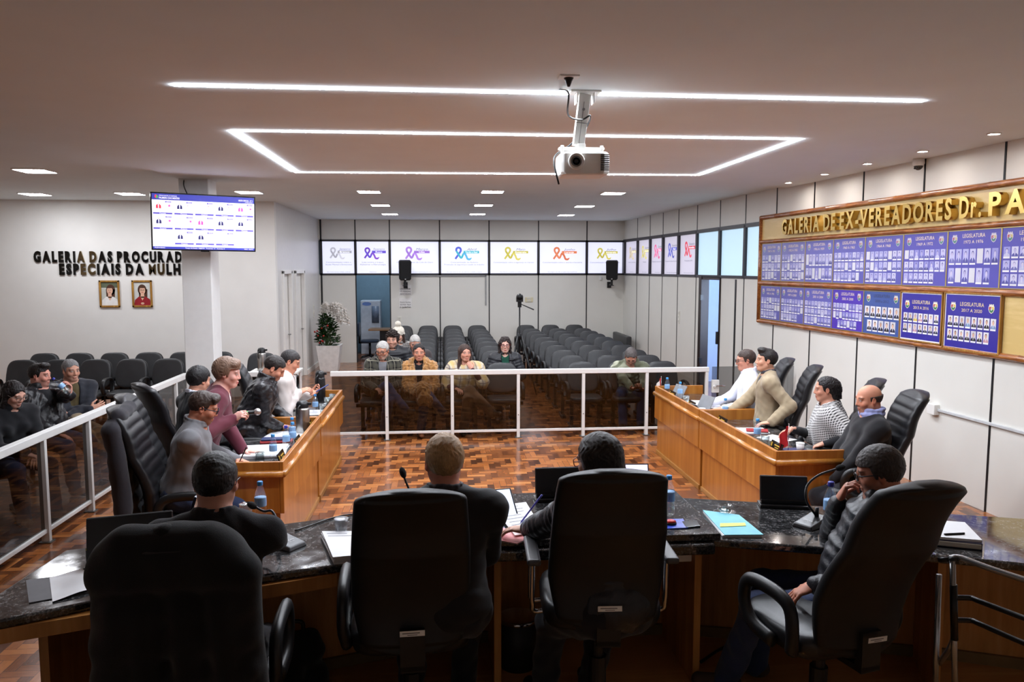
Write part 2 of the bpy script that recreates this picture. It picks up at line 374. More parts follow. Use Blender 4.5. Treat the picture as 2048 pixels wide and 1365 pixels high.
BK = [(-2.88,-2.06,GRY,'Janeiro','Branco',['Conscientização sobre a','Saúde Mental e Emocional'],'Sua mente merece cuidado, cuide-se!','white-paper poster with pale grey ribbon beside the corridor wall'),
 (-2.06,-1.235,PUR,'Fevereiro','Roxo',['Luta contra o Lúpus,','Alzheimer e Fibromialgia'],'Informe-se','poster with deep purple ribbon above the pantry opening'),
 (-1.235,-.022,LIL,'Março','Lilás',['Combate ao Câncer do Colo do Útero'],'Conhecer a prevenção é o amor que floresce em você!','poster with lilac ribbon partly hidden by a wall speaker'),
 (-.022,1.19,GBL,'Abril','Verde e Azul',['Conscientização do Autismo','Promoção da segurança e saúde no trabalho.'],'Em cada mente um ser, em cada ato o cuidado e respeito','poster with two-tone blue and green ribbon'),
 (1.19,2.416,YEL,'Maio','Amarelo',['Conscientização sobre a segurança no trânsito'],'No trânsito, o cuidado é a melhor direção!','poster with mustard yellow ribbon next to the orange one'),
 (2.416,3.631,ORA,'Junho','Laranja',['Conscientização sobre a anemia e leucemia'],'Seu sangue, sua vida, um gesto que transforma!','poster with orange ribbon on the back wall'),
 (3.631,4.57,YEL,'Julho','Amarelo',['Conscientização da Hepatite Virais'],'Previna-se','mustard ribbon poster with a wall speaker over its corner')]
for x0, x1, cols, mo, wd, ln, ft, lab in BK:
    T = frame_mat(((x0+x1)/2, YB+.03, 2.57), (1,0,0), (0,-1,0)); awareness(SHEET, T, x1-x0-.06, .77, cols, mo, wd, ln, ft, lab, 0.0, 1.0 if x1-x0 > 1 else .88)
SD = [(19.13,18.05,GLD,'Agosto','Dourado',['Incentivo à amamentação'],'Amamentar é amar','poster with pale gold ribbon on the side wall near the room corner'),
 (18.05,17.1,YEL,'Setembro','Amarelo',['Prevenção'],'Sua vida é importante','poster with thin yellow ribbon on the side wall'),
 (17.1,16.22,PNK,'Outubro','Rosa',['Prevenção do câncer de mama'],'Quem se ama se cuida','poster with pink ribbon on the side wall'),
 (16.22,15.27,BLU,'Novembro','Azul',['Prevenção do câncer de próstata'],'Cuidar da saúde também é coisa de homem','poster with indigo blue ribbon on the side wall'),
 (15.27,14.27,RED,'Dezembro','Vermelho',['Prevenção ao HIV'],'Cuidar de você é um ato de amor','poster with crimson ribbon next to the pale blue panes')]
SHEET2 = screen('poster_side_sheet', (196,192,208), .2)
for a, b, cols, mo, wd, ln, ft, lab in SD:
    T = frame_mat(wp((a+b)/2, 2.57, -.03), WD, WN); awareness(SHEET2, T, abs(a-b)-.07, .77, cols, mo, wd, ln, ft, lab, 0, .95)
# ================================================================ LIGHTS AND FITTINGS
EXPO = 1.85
LEDM = glow('led_strip_diffuser', (234,240,250), 80.0); DLM = glow('panel_light_diffuser', (242,244,250), 24.0); SPM = glow('spot_lens', (255,244,236), 60.0)
FIX = P('fixture_white_metal', (235,235,235), .4)
def led_line(name, pts, label, closed=False, w=.032):
    r = empty(name, (*pts[0], ZN), 0, label, 'light')
    m = M().mat(LEDM); f = M().mat(FIX); n = len(pts)
    for i in range(n if closed else n-1):
        a = Vector((*pts[i], 0)); b = Vector((*pts[(i+1) % n], 0)); d = (b-a).normalized(); q = Vector((-d.y, d.x, 0))
        a2 = a-Vector((*pts[0],0)); b2 = b-Vector((*pts[0],0)); e = d*w/2
        m.add([tuple(p) for p in (a2-q*w/2-e+Vector((0,0,-.006)), b2-q*w/2+e+Vector((0,0,-.006)), b2+q*w/2+e+Vector((0,0,-.006)), a2+q*w/2-e+Vector((0,0,-.006)))], [(0,3,2,1)])
        for s in (-1, 1):
            p0 = a2+q*s*(w/2+.004); p1 = b2+q*s*(w/2+.004); f.add([tuple(x) for x in (p0-q*.004+Vector((0,0,-.008)), p1-q*.004+Vector((0,0,-.008)), p1+q*.004+Vector((0,0,-.008)), p0+q*.004+Vector((0,0,-.008)))], [(0,1,2,3),(3,2,1,0)])
    m.build('diffuser', r); f.build('channel_edge', r); return r
led_line('led_strip_light', [(-1.645,5.17),(3.30,5.19)], 'single straight LED line recessed in the ceiling ahead of the projector')
led_line('led_strip_light', [(-1.72,6.79),(3.19,6.77),(3.17,9.45),(-1.71,9.6)], 'rectangular LED line recessed in the ceiling over the central floor', True)
def panel_light(x, y, lab, s=.32):
    r = empty('ceiling_panel_light', (x, y, ZC), 0, lab, 'light', 'square ceiling panel lights')
    f = M().mat(FIX); f.box((-s/2-.015,-s/2-.015,-.012), (s/2+.015,s/2+.015,.0)); f.build('frame', r)
    m = M().mat(DLM); m.add([(-s/2,-s/2,-.014),(s/2,-s/2,-.014),(s/2,s/2,-.014),(-s/2,s/2,-.014)], [(0,3,2,1)]); m.build('diffuser', r)
for (u, v), lab in zip(((738,383),(761,410),(780,428),(985,383),(967,410),(955,428),(1226,386),(1169,412),(1132,430)),
   [f'square ceiling panel light, {a} row from the dais, {b}' for b in ('above the chairs beside the pantry side','above the middle aisle','towards the gallery-board wall') for a in ('first','second','third')]):
    p = az(u, v, ZC); panel_light(p.x, p.y, lab)
for (u, v), lab in zip(((70,341),(70,388),(260,387),(498,384)), ('square ceiling panel light over the side seats, alone in front','square ceiling panel light above the wall lettering at its beginning','square ceiling panel light above the two framed portraits','square ceiling panel light just behind the television')):
    p = az(u, v, ZC); panel_light(p.x, p.y, lab, .34)
for i, (u, v) in enumerate(((1988,267),(1845,302),(1735,327),(1649,348),(1577,365))):
    p = az(u, v, ZN); r = empty('ceiling_spotlight', p, 0, f"small round recessed spotlight, {('first','second','third','fourth','last')[i]} of five along the gallery board counted from the dais", 'light', 'recessed spotlights along the gallery board')
    f = M().mat(FIX); f.lathe([(.058,0),(.058,-.008),(.045,-.01),(.04,0)]); f.build('trim_ring', r, True)
    m = M().mat(SPM); m.disc(0,0,.04,.04,-.004); m.build('lens', r)
# projector on its ceiling mount
PW = P('projector_white', (236,236,232), .35, .03); PWG = P('projector_vent', (60,60,62), .5); BLK = P('black_plastic', (20,20,22), .35, .2)
r = empty('projector', (.945,5.12,ZN), 0, 'white projector hanging from the ceiling on a tilted pole bracket', 'projector')
m = M().mat(PW); m.box((-.1,-.06,-.012), (.1,.06,0)); m.box((-.06,-.045,-.08), (-.052,.045,0)); m.box((.052,-.045,-.08), (.06,.045,0)); m.build('ceiling_plate', r, bevel=.003)
m = M().mat(PW); m.T = Matrix.Translation((0,0,-.02)) @ Matrix.Rotation(7*D2R, 4, 'Y'); m.box((-.036,-.03,-.33), (.036,.03,0)); m.mat(P('bracket_seam', (150,150,148), .4)); m.box((-.038,-.032,-.19), (.038,.032,-.184)); m.box((-.004,-.032,-.32), (.0,.0,-.05)); m.mat(P('bolt_steel',(150,150,150),.3,metal=1)); m.cyl((0,-.04,-.1), (0,-.03,-.1), .009); m.build('pole', r, bevel=.004)
m = M().mat(PW); m.box((-.17,-.03,-.375), (.13,.03,-.36)); m.box((-.05,-.05,-.385), (.0,.05,-.34)); m.cyl((-.15,-.03,-.4), (-.15,-.03,-.35), .012); m.cyl((.11,-.03,-.4), (.11,-.03,-.35), .012); m.build('bracket_arm', r, bevel=.004)
m = M().mat(PW); ring = []
for z, k in ((-.55,.9),(-.535,.98),(-.47,1.0),(-.415,.985),(-.398,.9)):
    ring.append([(x*k-.02, y*k, z+.01*x) for x, y in ((-.155,-.1),(-.13,-.125),(.13,-.125),(.17,-.1),(.17,.1),(.15,.125),(-.14,.125),(-.155,.1))])
m.loft(ring); b = m.build('body', r, bevel=.012, seg=3)
m = M().mat(PW); m.T = Matrix.Translation((-.075,-.122,-.465)) @ Matrix.Rotation(90*D2R, 4, 'X'); m.lathe([(.052,-.01),(.054,.02),(.044,.026),(.034,.012)]); m.mat(P('lens_ring',(120,122,122),.3)); m.lathe([(.036,.012),(.03,.02),(.022,.008)]); m.mat(P('lens_glass',(10,10,16),.05)); m.lathe([(.024,.006),(.012,.014),(0,.016)]); m.build('lens', r, True)
m = M().mat(PWG)
for i in range(9): m.box((.085,-.131,-.52+i*.012), (.14,-.124,-.514+i*.012))
m.build('vent_grille', r)
m = M().mat(BLK); m.tube(bez([(-.17,-.46+.42,-.0),(-.165,-.35,-.09),(-.14,-.2,-.19),(-.03,-.06,-.19),(.03,-.04,-.16),(.02,.05,-.22),(-.08,.06,-.33),(-.18,.04,-.4),(-.2,.0,-.46),(-.19,-.03,-.53),(-.17,-.02,-.6)], 8), .006, 8); m.build('cable', r, True)
r = empty('ceiling_cable_plate', (.775,4.73,ZN), 0, 'small white ceiling plate with a cable running to the projector', 'cable plate')
m = M().mat(FIX); m.box((-.06,-.05,-.01), (.06,.05,0)); m.build('plate', r, bevel=.003)
m = M().mat(BLK); m.lathe([(.03,-.01),(.02,-.03),(.008,-.06),(0,-.062)]); m.build('cable_gland', r, True)
# dome camera on the side wall
p = wp(7.86, ZN, .0); r = empty('dome_camera', p, 0, 'white dome security camera where side wall meets ceiling', 'camera')
m = M().mat(PW); m.T = Matrix.Translation((-.07,0,0)); m.lathe([(.055,0),(.06,-.05),(.05,-.07),(.048,-.075)]); m.build('housing', r, True)
m = M().mat(P('camera_eye',(70,62,52),.2)); m.T = Matrix.Translation((-.07,0,-.07)); m.ball((0,0,0), (.046,.046,.05)); m.mat(BLK); m.ball((-.03,-.03,-.025), .012); m.ball((0,-.035,-.03), .009); m.ball((-.035,.01,-.03), .009); m.build('dome', r, True)
# television on the column
# ================================================================ TELEVISION
TVW, TVH = 1.22, .70
T = Matrix.Translation((-2.93,10.08,2.87)) @ Matrix.Rotation(22*D2R, 4, 'Z') @ Matrix.Rotation(4*D2R, 4, 'X') @ Matrix.Rotation(.6*D2R, 4, 'Y') @ frame_mat((0,0,0),(1,0,0),(0,-1,0))
r = empty('television', T.translation, 0, 'large flat television on the white column showing a council attendance panel', 'tv')
TT = Matrix.Translation(-T.translation) @ T
m = M(); m.T = TT; m.mat(P('tv_black', (14,14,18), .25)); m.box((-TVW/2,-TVH/2,-.05), (TVW/2,TVH/2,0)); m.box((-.05,-TVH/2-.012,-.03), (.05,-TVH/2,-.005)); m.build('case', r, bevel=.004)
m = M(); m.T = TT; W2, H2 = TVW/2-.016, TVH/2-.016
TVWH = screen('tv_white', (250,248,255), .34); TVBL = screen('tv_blue', (60,64,160), .3); TVBAR = screen('tv_bar_violet', (90,80,178), .3)
m.mat(TVWH); m.rect(-W2,-H2,W2,H2,.002); m.mat(TVBL); m.rect(-W2,H2-.075,W2,H2,.003); m.rect(-W2,-H2,W2,-H2+.03,.003)
RD = screen('tv_red', (214,50,70), .45); GN = screen('tv_green', (70,150,80), .4); DK = screen('tv_navy', (44,42,96), .3); PK = screen('tv_pink', (214,70,150), .45); LG = screen('tv_pale_grey', (190,190,210), .45); SKN = screen('tv_skin', (220,180,170), .45)
m.mat(RD); m.disc(-W2+.045,H2-.035,.014,.02,.004); m.mat(GN); m.disc(-W2+.058,H2-.04,.012,.018,.0045); m.mat(TVWH)
m.text('CÂMARA MUNICIPAL DE VEREADORES', -W2+.08, H2-.024, .013, .005, 'l', w=.2); m.text('PALMEIRA DAS MISSÕES', -W2+.08, H2-.05, .02, .005, 'l', .015, w=.23)
m.text('SESSÃO ESPECIAL - Nº 2', W2-.02, H2-.04, .017, .005, 'r', .01, w=.17); m.text('17/06/2024', W2-.02, H2-.062, .011, .005, 'r', w=.09)
m.text('Tempo de Sessão: ABERTA   Presentes: 13   Ausentes: 0', 0, -H2+.015, .013, .005, w=.46); m.text('SEG 18:22', W2-.02, -H2+.015, .011, .005, 'r', w=.15); m.text('PLENÁRIO', -W2+.02, -H2+.015, .011, .005, 'l', w=.18)
cw = 2*W2/5
for row, n, off in ((0,5,0),(1,5,0),(2,3,1)):
    y1 = H2-.088-row*.182
    for k in range(n):
        x0 = -W2+.01+(k+off)*cw; c = [RD,DK,LG,DK,PK,DK,LG,PK,DK,DK,DK,DK,LG][row*5+k]
        m.mat(SKN); m.disc(x0+.062, y1-.022, .011, .015, .004, 10); m.mat(c); m.add([(x0+.032,y1-.09,.004),(x0+.092,y1-.09,.004),(x0+.09,y1-.055,.004),(x0+.072,y1-.036,.004),(x0+.052,y1-.036,.004),(x0+.034,y1-.055,.004)], [(0,1,2,3,4,5)])
        m.mat(LG); m.add([(x0+.058,y1-.09,.0045),(x0+.066,y1-.09,.0045),(x0+.07,y1-.038,.0045),(x0+.054,y1-.038,.0045)], [(0,1,2,3)])
        m.mat(TVBAR); m.rect(x0+cw-.1,y1-.018,x0+cw-.03,y1+.0,.004); m.rect(x0, y1-.158, x0+cw-.022, y1-.138, .004)
        m.mat(TVWH); m.text('Presente', x0+cw/2-.011, y1-.148, .012, .005, w=.07); m.text('VEREADOR', x0+cw-.055, y1-.009, .01, .005, w=.07)
        if row*5+k in (0,4,5,6):
            m.mat(PK); pts = []
            for q in range(10):
                a = math.pi/2+q*math.pi/5; rr = .022 if q % 2 == 0 else .009; pts.append((x0+cw-.055+rr*math.cos(a), y1-.055+rr*math.sin(a), .004))
            m.poly(pts)
        elif row == 0: m.mat(RD); m.rect(x0+.15,y1-.05,x0+.162,y1-.042,.004); m.mat(LG); m.rect(x0+.17,y1-.066,x0+.21,y1-.058,.004)
m.build('screen', r)
m = M().mat(BLK); m.box((-.12,.08,-.1), (.02,.2,.1)); m.box((-.18,.2,-.12), (.05,.385,.12)); m.build('wall_bracket', r)
m = M().mat(BLK); m.tube(bez([(-.2,.1,.3),(-.28,.2,.42),(-.33,.3,.5),(-.34,.36,.58)]), .007, 8); m.build('cable', r, True)
# ================================================================ WALL LETTERING
def letter_row(root, st, T, x0, x1, h, ext, mats, bold=.02, fixed=None):
    adv = []; x = 0
    for ch in st:
        if ch == ' ': x += .34; continue
        vs, fs, wd = glyphs(ch, bold if ch != 'M' else bold*.4, ext); adv.append((ch, x, wd)); x += wd+.13+bold
    tot = x-.13-bold; sx = (x1-x0)/tot
    for i, (ch, xx, wd) in enumerate(adv):
        vs, fs, _ = glyphs(ch, bold if ch != 'M' else bold*.4, ext); sc = h/.69; m = M().mat(mats[i % len(mats)] if not callable(mats) else mats(i)); m.T = T
        m.add([(x0+xx*sx+vx*sx, vy*sc, vz*.2) for vx,vy,vz in vs], fs); m.build('letter', root)
MIRR = P('mirror_letter_dark', (60,58,54), .06, .02, metal=1.0, spec=.5); MIRT = P('mirror_letter_bronze', (168,150,112), .1, .02, metal=1.0); MIRK = P('letter_gloss_black', (16,15,14), .12)
r = empty('wall_sign', (-5.5,14.2,2.3), 0, 'dark mirror lettering in two centred lines on the white gallery wall', 'sign')
T = Matrix.Translation((5.5,-14.2,-2.3)) @ frame_mat((0,14.185,2.42),(1,0,0),(0,-1,0))
letter_row(r, 'GALERIA DAS PROCURADORAS', T, -7.01, -3.97, .17, .06, lambda i: MIRT if i in (6,7,21,22) else (MIRR if i in (0,1,2) else MIRK), .055)
T = Matrix.Translation((5.5,-14.2,-2.3)) @ frame_mat((0,14.185,2.205),(1,0,0),(0,-1,0))
letter_row(r, 'ESPECIAIS DA MULHER', T, -6.6, -4.3, .17, .06, lambda i: MIRT if i in (3,4,11,12) else (MIRR if i == 0 else MIRK), .055)
# two framed portraits (generic people)
GILT = wood('gilt_frame', (150,106,44), (196,150,72), .3, 20, 2, .4)
def portrait(x0, z0, w, h, kind, label):
    r = empty('portrait_frame', (x0+w/2,14.2,z0+h/2), 0, label, 'picture')
    m = M().mat(GILT); b = .035
    m.box((-w/2,-.03,-h/2),(w/2,-.005,-h/2+b)); m.box((-w/2,-.03,h/2-b),(w/2,-.005,h/2)); m.box((-w/2,-.03,-h/2),(-w/2+b,-.005,h/2)); m.box((w/2-b,-.03,-h/2),(w/2,-.005,h/2)); m.build('frame', r, bevel=.006)
    m = M(); m.T = frame_mat((0,-.012,0),(1,0,0),(0,-1,0)); W, H = w/2-b+.005, h/2-b+.005
    sk = P('photo_skin', (224,178,152), .4); hr = P('photo_hair_brown', (84,56,44), .4); 
    m.mat(P('photo_backdrop_%d' % kind, (206,208,204) if kind else (196,198,190), .4)); m.rect(-W,-H,W,H,0)
    if kind == 0: m.mat(P('photo_greenery',(96,104,84),.5)); m.rect(-W,H-.1,W,H,.0005)
    m.mat(hr); m.disc(0 if kind else .02,.07,.075,.095,.001,18); m.add([(-.055,-.07,.001),(.085,-.06,.001),(.09,.08,.001),(-.06,.08,.001)], [(0,1,2,3)])
    m.mat(P('photo_blouse_%d' % kind, (150,32,40) if kind else (236,234,230), .5)); m.add([(-W,-H,.0015),(W,-H,.0015),(W*.9,-.1,.0015),(.06,-.05,.0015),(-.06,-.05,.0015),(-W*.9,-.11,.0015)], [(0,1,2,3,4,5)])
    m.mat(sk); m.add([(-.028,-.07,.002),(.032,-.07,.002),(.034,.03,.002),(-.026,.03,.002)], [(0,1,2,3)]); m.add([(-.035,-.05,.002),(.04,-.05,.002),(0,-.12,.002)], [(0,2,1)]); m.disc(.004,.055,.05,.066,.0025,18)
    m.mat(hr); m.disc(.004,.1,.055,.04,.003,14,0,180); 
    m.mat(P('photo_dark', (40,30,30), .4)); m.disc(-.016,.066,.007,.004,.0035,8); m.disc(.024,.066,.007,.004,.0035,8)
    if kind:
        for c in (-.018,.026): m.add([(c+.017*math.cos(a*math.pi/6)*k,.064+.013*math.sin(a*math.pi/6)*k,.0036) for k in (1,.8) for a in range(12)], [(a,(a+1)%12,12+(a+1)%12,12+a) for a in range(12)])
        m.mat(P('photo_hand',(214,170,146),.4)); m.disc(.0,-.17,.03,.02,.003)
    m.mat(P('photo_lips', (196,96,92), .4)); m.disc(.004,.022,.018,.006,.0035,10); m.mat(P('photo_nose',(206,156,132),.4)); m.disc(.004,.045,.006,.01,.003,8)
    m.build('photograph', r)
portrait(-5.955,1.622,.345,.475,0,'gilt framed portrait of a person in a white blouse with long hair')
portrait(-5.405,1.622,.345,.475,1,'gilt framed portrait of a person in a red jacket wearing glasses')
# ================================================================ GALLERY BOARD ON THE SIDE WALL
BW = wood('board_veneer', (214,184,118), (228,200,138), .35, 6, .8, .3, 'y'); BAM = wood('bamboo_rail', (146,84,40), (196,132,72), .3, 30, 3, .5, 'y', dark=(96,52,26))
YA, YE = 11.56, 5.0
r = empty('gallery_board', wp(YA,1.49), 0, 'long veneered board with round bamboo rails on the side wall holding blue posters', 'board')
TB = Matrix.Translation(-wp(YA,1.49)) @ frame_mat(wp(YA,0),(WD.x,WD.y,0),WN)     # local x along wall towards viewer, y up, z out
BL = (YA-YE)*math.sqrt(1+.045**2)
def bx(y): return (YA-y)*math.sqrt(1+.045**2)
m = M().mat(BW); m.T = TB; m.box((0,1.5,.005),(BL,3.08,.025)); m.build('backing', r)
for z, rr in ((3.07,.034),(2.705,.03),(2.08,.034),(1.5,.032)):
    m = M().mat(BAM); m.T = TB; n = int(BL/.45); path = []; rad = []
    for i in range(n+1):
        x = i*BL/n
        for dx, k in ((-.012,1),(0,1.08),(.012,1)): path.append((min(max(x+dx,-.02),BL),z,.03)); rad.append(rr*k)
    m.tube(path, rad, 10); m.build('bamboo_rail', r, True)
m = M().mat(BAM); m.T = TB; m.cyl((0,1.48,.03),(0,3.09,.03),.032); m.build('bamboo_post', r, True)
GOLD = P('gold_letter', (200,168,98), .25, .05, metal=1.0)
s = empty('gallery_title', wp(10.76,2.79), 0, 'row of raised gold letters along the top of the gallery board', 'sign')
T = Matrix.Translation(-wp(10.76,2.79)) @ frame_mat(wp(YA,2.79,.065),(WD.x,WD.y,0),WN)
letter_row(s, 'GALERIA DE EX-VEREADORES', T, bx(10.76), bx(7.28), .195, .2, [GOLD], .03)
letter_row(s, 'Dr.', T, bx(7.17), bx(6.88), .195, .2, [GOLD], .03); letter_row(s, 'PA', T, bx(6.79), bx(6.36), .2, .2, [GOLD], .03)
for k in KIDS[s.name]:
    pass
FR = P('poster_thin_gilt', (186,166,110), .35, metal=.6); PWHT = P('poster_white', (232,232,236), .4)
def hx(c): return P('ink_%02x%02x%02x' % c, c, .3, .02, coat=.5)
def crest(m, x, y, s, fade):
    f = lambda c: hx(tuple(int(v*(1-fade)+q*fade) for v, q in zip(c, (150,150,214))))
    m.mat(f((236,228,206))); m.rect(x-.5*s,y+.42*s,x+.5*s,y+.62*s,.0012)
    for k in (-.36,0,.36): m.rect(x+k*s-.1*s,y+.6*s,x+k*s+.1*s,y+.76*s,.0012)
    sh = [(-.62,.42),(.62,.42),(.64,-.1),(.4,-.55),(0,-.78),(-.4,-.55),(-.64,-.1)]
    m.poly([(x+a*s,y+b*s,.0011) for a,b in sh][::-1])
    m.mat(f((186,44,40))); m.poly([(x+a*s,y+b*s,.0015) for a,b in ((-.5,.32),(-.5,-.12),(0,-.12),(0,.32))])
    m.mat(f((222,196,70))); m.poly([(x+a*s,y+b*s,.0015) for a,b in ((0,.32),(0,-.12),(.5,-.12),(.5,.32))])
    m.mat(f((46,120,70))); m.poly([(x+a*s,y+b*s,.0015) for a,b in ((-.5,-.12),(-.34,-.48),(0,-.66),(.34,-.48),(.5,-.12))])
    m.mat(f((240,236,226))); m.disc(x, y-.02*s, .2*s, .24*s, .0018, 10); m.mat(f((120,90,60))); m.disc(x-.04*s, y, .09*s, .13*s, .002, 8)
def face(m, x, y, w, h, style, rnd):
    """one tiny portrait print, style 'old' (faded blue), 'blank', 'mid' or 'new' (colour)"""
    if style == 'blank': m.mat(hx((214,214,222))); m.rect(x,y,x+w,y+h,.001); return
    old = style == 'old'
    bg = rnd.choice([(176,176,222),(196,196,228),(150,150,212),(206,206,230)]) if old else rnd.choice([(222,220,222),(206,204,210),(230,228,230)])
    su = rnd.choice([(84,84,160),(110,110,180),(70,70,140),(190,190,220)]) if old else rnd.choice([(30,30,48),(40,38,44),(60,56,64),(44,44,70)])
    sk = rnd.choice([(196,190,222),(180,174,214),(206,200,226)]) if old else rnd.choice([(214,168,144),(196,150,126),(226,184,160)])
    ha = rnd.choice([(90,88,160),(70,68,140),(140,138,190)]) if old else rnd.choice([(46,36,34),(70,60,56),(140,136,134)])
    if style == 'new' and rnd.random() < .3: su = rnd.choice([(220,190,60),(150,40,56),(226,214,220),(120,150,190),(200,150,160)])
    m.mat(hx(bg)); m.rect(x,y,x+w,y+h,.001); m.mat(PWHT); m.rect(x,y-.012,x+w,y+.004,.0022)
    m.mat(hx(su)); m.poly([(x+a*w,y+b*h,.0013) for a,b in ((.02,.02),(.98,.02),(.95,.22),(.64,.4),(.36,.4),(.05,.22))])
    m.mat(hx((226,226,234) if not old else (206,206,232))); m.poly([(x+a*w,y+b*h,.0015) for a,b in ((.5,.08),(.6,.4),(.4,.4))])
    m.mat(hx(ha)); m.disc(x+.5*w,y+.66*h,.2*w,.21*h,.0016,10); m.mat(hx(sk)); m.disc(x+.5*w,y+.59*h,.17*w,.2*h,.0018,10)
def poster(y0, y1, z0, z1, years, rows, style, base, label, fade=.5, frame=None, head=True, name='legislature_poster', ink=(232,214,196)):
    rnd = random.Random(years); c = wp((y0+y1)/2,(z0+z1)/2,.03); w = bx(y1)-bx(y0); h = z1-z0
    r = empty(name, c, 0, label, 'poster', 'legislature posters on the gallery board')
    T = Matrix.Translation(-c) @ frame_mat(wp((y0+y1)/2,(z0+z1)/2,.034 if not frame else .05),(WD.x,WD.y,0),WN)
    m = M(); m.T = T; W, H = w/2-.008, h/2-.008
    m.mat(hx(base)); m.box((-W,-H,-.006),(W,H,0))
    iw, ih = (W-.03, H-.03) if frame else (W, H)
    if frame:
        m.mat(PWHT); t = .018
        for a in ((-W,-H,W,-H+t),(-W,H-t,W,H),(-W,-H,-W+t,H),(W-t,-H,W,H)): m.rect(*a,.0006)
    tx = hx(ink); m.mat(tx); ty = ih-.05-(.025 if frame else 0)
    m.text('LEGISLATURA', 0, ty, .036, .0012, bold=.012, w=w*.42); m.text(years, 0, ty-.06, .03, .0012, bold=.008, w=w*.36)
    crest(m, -iw*.74, ty-.03, .058, fade); crest(m, iw*.74, ty-.03, .058, fade)
    nr = len(rows); top = ty-.105; avail = top+ih-.02
    if frame: avail = top+ih-.05
    rh = avail/nr; fh = min(rh*.76, .15)
    for k, (n, tot, shift) in enumerate(rows):
        pw = (2*iw-.03)/tot
        for q in range(n):
            st = style
            if style == 'old' and rnd.random() < .13: st = 'blank'
            face(m, -iw+.015+shift*pw+q*pw+pw*.09, top-(k+1)*rh+(rh-fh)*.5, pw*.82, fh, st, rnd)
    m.build('printed_sheet', r)
    m = M(); m.T = T; m.mat(FR if not frame else GILT); t = .008 if not frame else .014; d = .004 if not frame else .012
    for a, b in (((-w/2,-h/2),(w/2,-h/2+t)),((-w/2,h/2-t),(w/2,h/2)),((-w/2,-h/2),(-w/2+t,h/2)),((w/2-t,-h/2),(w/2,h/2))): m.box((*a,-.018 if frame else -.007),(*b,d))
    m.build('frame', r)
OLD = (92,90,172); ED = (11.50,10.88,10.2,9.5,8.81,8.1,7.4,6.69,5.98)
TOP = [('1947 A 1951',[(6,6,0),(6,6,0),(5,6,0)],'faded blue legislature poster at the pantry end of the upper row',(110,108,176)),('1952 A 1955',[(8,8,0)]*3,'upper-row legislature poster second from the window end with many blank cards',(108,106,176)),
 ('1956 A 1959',[(8,8,0),(8,8,0)],'upper-row legislature poster with just two rows of eight portraits',(98,98,178)),('1960 A 1963',[(8,8,0),(8,8,0),(7,8,0)],'legislature poster dated 1960 to 1963 on the upper row',OLD),
 ('1964 A 1968',[(8,8,0),(8,8,0),(7,8,0)],'legislature poster dated 1964 to 1968 on the upper row',OLD),('1969 A 1972',[(8,8,0),(8,8,0),(6,8,0)],'legislature poster dated 1969 to 1972 on the upper row',(88,84,172)),
 ('1973 A 1976',[(7,7,0),(6,7,0)],'legislature poster dated 1973 to 1976 on the upper row',(84,80,172)),('1977 A 1982',[(7,7,0),(7,7,0),(6,7,0)],'upper-row legislature poster cut off by the picture edge',(84,80,172))]
for i, (ye, rows, lab, base) in enumerate(TOP): poster(ED[i], ED[i+1], 2.115, 2.675, ye, rows, 'old', base, lab, .55-.03*i)
EB = (11.50,10.86,10.19,9.48,8.8,8.09,7.36,6.63)
BOT = [('1993 A 1996',[(7,7,0),(7,7,0),(6,7,0)],'old','faded legislature poster at the window end of the lower row',OLD,.5),('1997 A 2000',[(8,8,0),(8,8,0),(6,8,0)],'old','lower-row legislature poster second from the window end',OLD,.5),
 ('2001 A 2004',[(8,8,0)]*3,'old','legislature poster dated 2001 to 2004 on the lower row',(96,94,178),.5),('2005 A 2008',[(9,9,0),(9,9,0),(6,9,1.5)],'old','violet legislature poster dated 2005 to 2008 on the lower row',(82,56,176),.3),
 ('2009 a 2012',[(6,6,0),(5,6,.5)],'mid','grey-blue legislature poster with eleven large colour portraits',(66,88,154),.15)]
for i, (ye, rows, st, lab, base, fd) in enumerate(BOT): poster(EB[i], EB[i+1], 1.535, 2.045, ye, rows, st, base, lab, fd, ink=(232,214,196) if i != 4 else (64,74,110))
poster(8.08, 7.4, 1.525, 2.06, '2013 A 2016', [(7,7,0),(7,7,0)], 'new', (54,46,150), 'framed blue legislature poster dated 2013 to 2016 with white border', .05, True, ink=(226,206,160))
poster(7.38, 6.62, 1.5, 2.07, '2017 A 2020', [(8,8,0),(7,8,0)], 'new', (54,46,150), 'framed blue legislature poster dated 2017 to 2020 beside the bare veneer', .05, True, ink=(226,206,160))
# conduit with its box, outlets and switches
CW = P('conduit_grey', (196,198,200), .4)
r = empty('wall_conduit', wp(7.5,.85), 0, 'white junction box with a grey conduit running along the side wall', 'conduit')
T = Matrix.Translation(-wp(7.5,.85)) @ frame_mat(wp(7.5,.85),(WD.x,WD.y,0),WN)
m = M().mat(TRIMW); m.T = T; m.box((-.06,-.055,0),(.06,.055,.06)); m.build('junction_box', r, bevel=.006)
m = M().mat(CW); m.T = T; m.box((.06,-.014,0),(2.6,.014,.028)); m.build('channel', r, bevel=.004)
def wall_plate(T, w, h, label, name='light_switch', n=1, col=(228,226,216)):
    r = empty(name, T.translation, 0, label, name.replace('_', ' '))
    m = M().mat(P('plate_%02x' % col[2], col, .35)); m.T = Matrix.Translation(-T.translation) @ T; m.box((-w/2,-h/2,0),(w/2,h/2,.012)); m.build('cover', r, bevel=.003)
    for k in range(n):
        m = M().mat(P('plate_key', (206,204,196), .35)); m.T = Matrix.Translation(-T.translation) @ T; y = (k-(n-1)/2)*h/n; m.box((-w*.25,y-h/n*.3,.012),(w*.25,y+h/n*.3,.017)); m.build('rocker', r, bevel=.002)
wall_plate(frame_mat(wp(15.15,1.33),(WD.x,WD.y,0),WN), .1, .24, 'tall cream switch plate on the side wall beside the doorway', 'light_switch', 3)
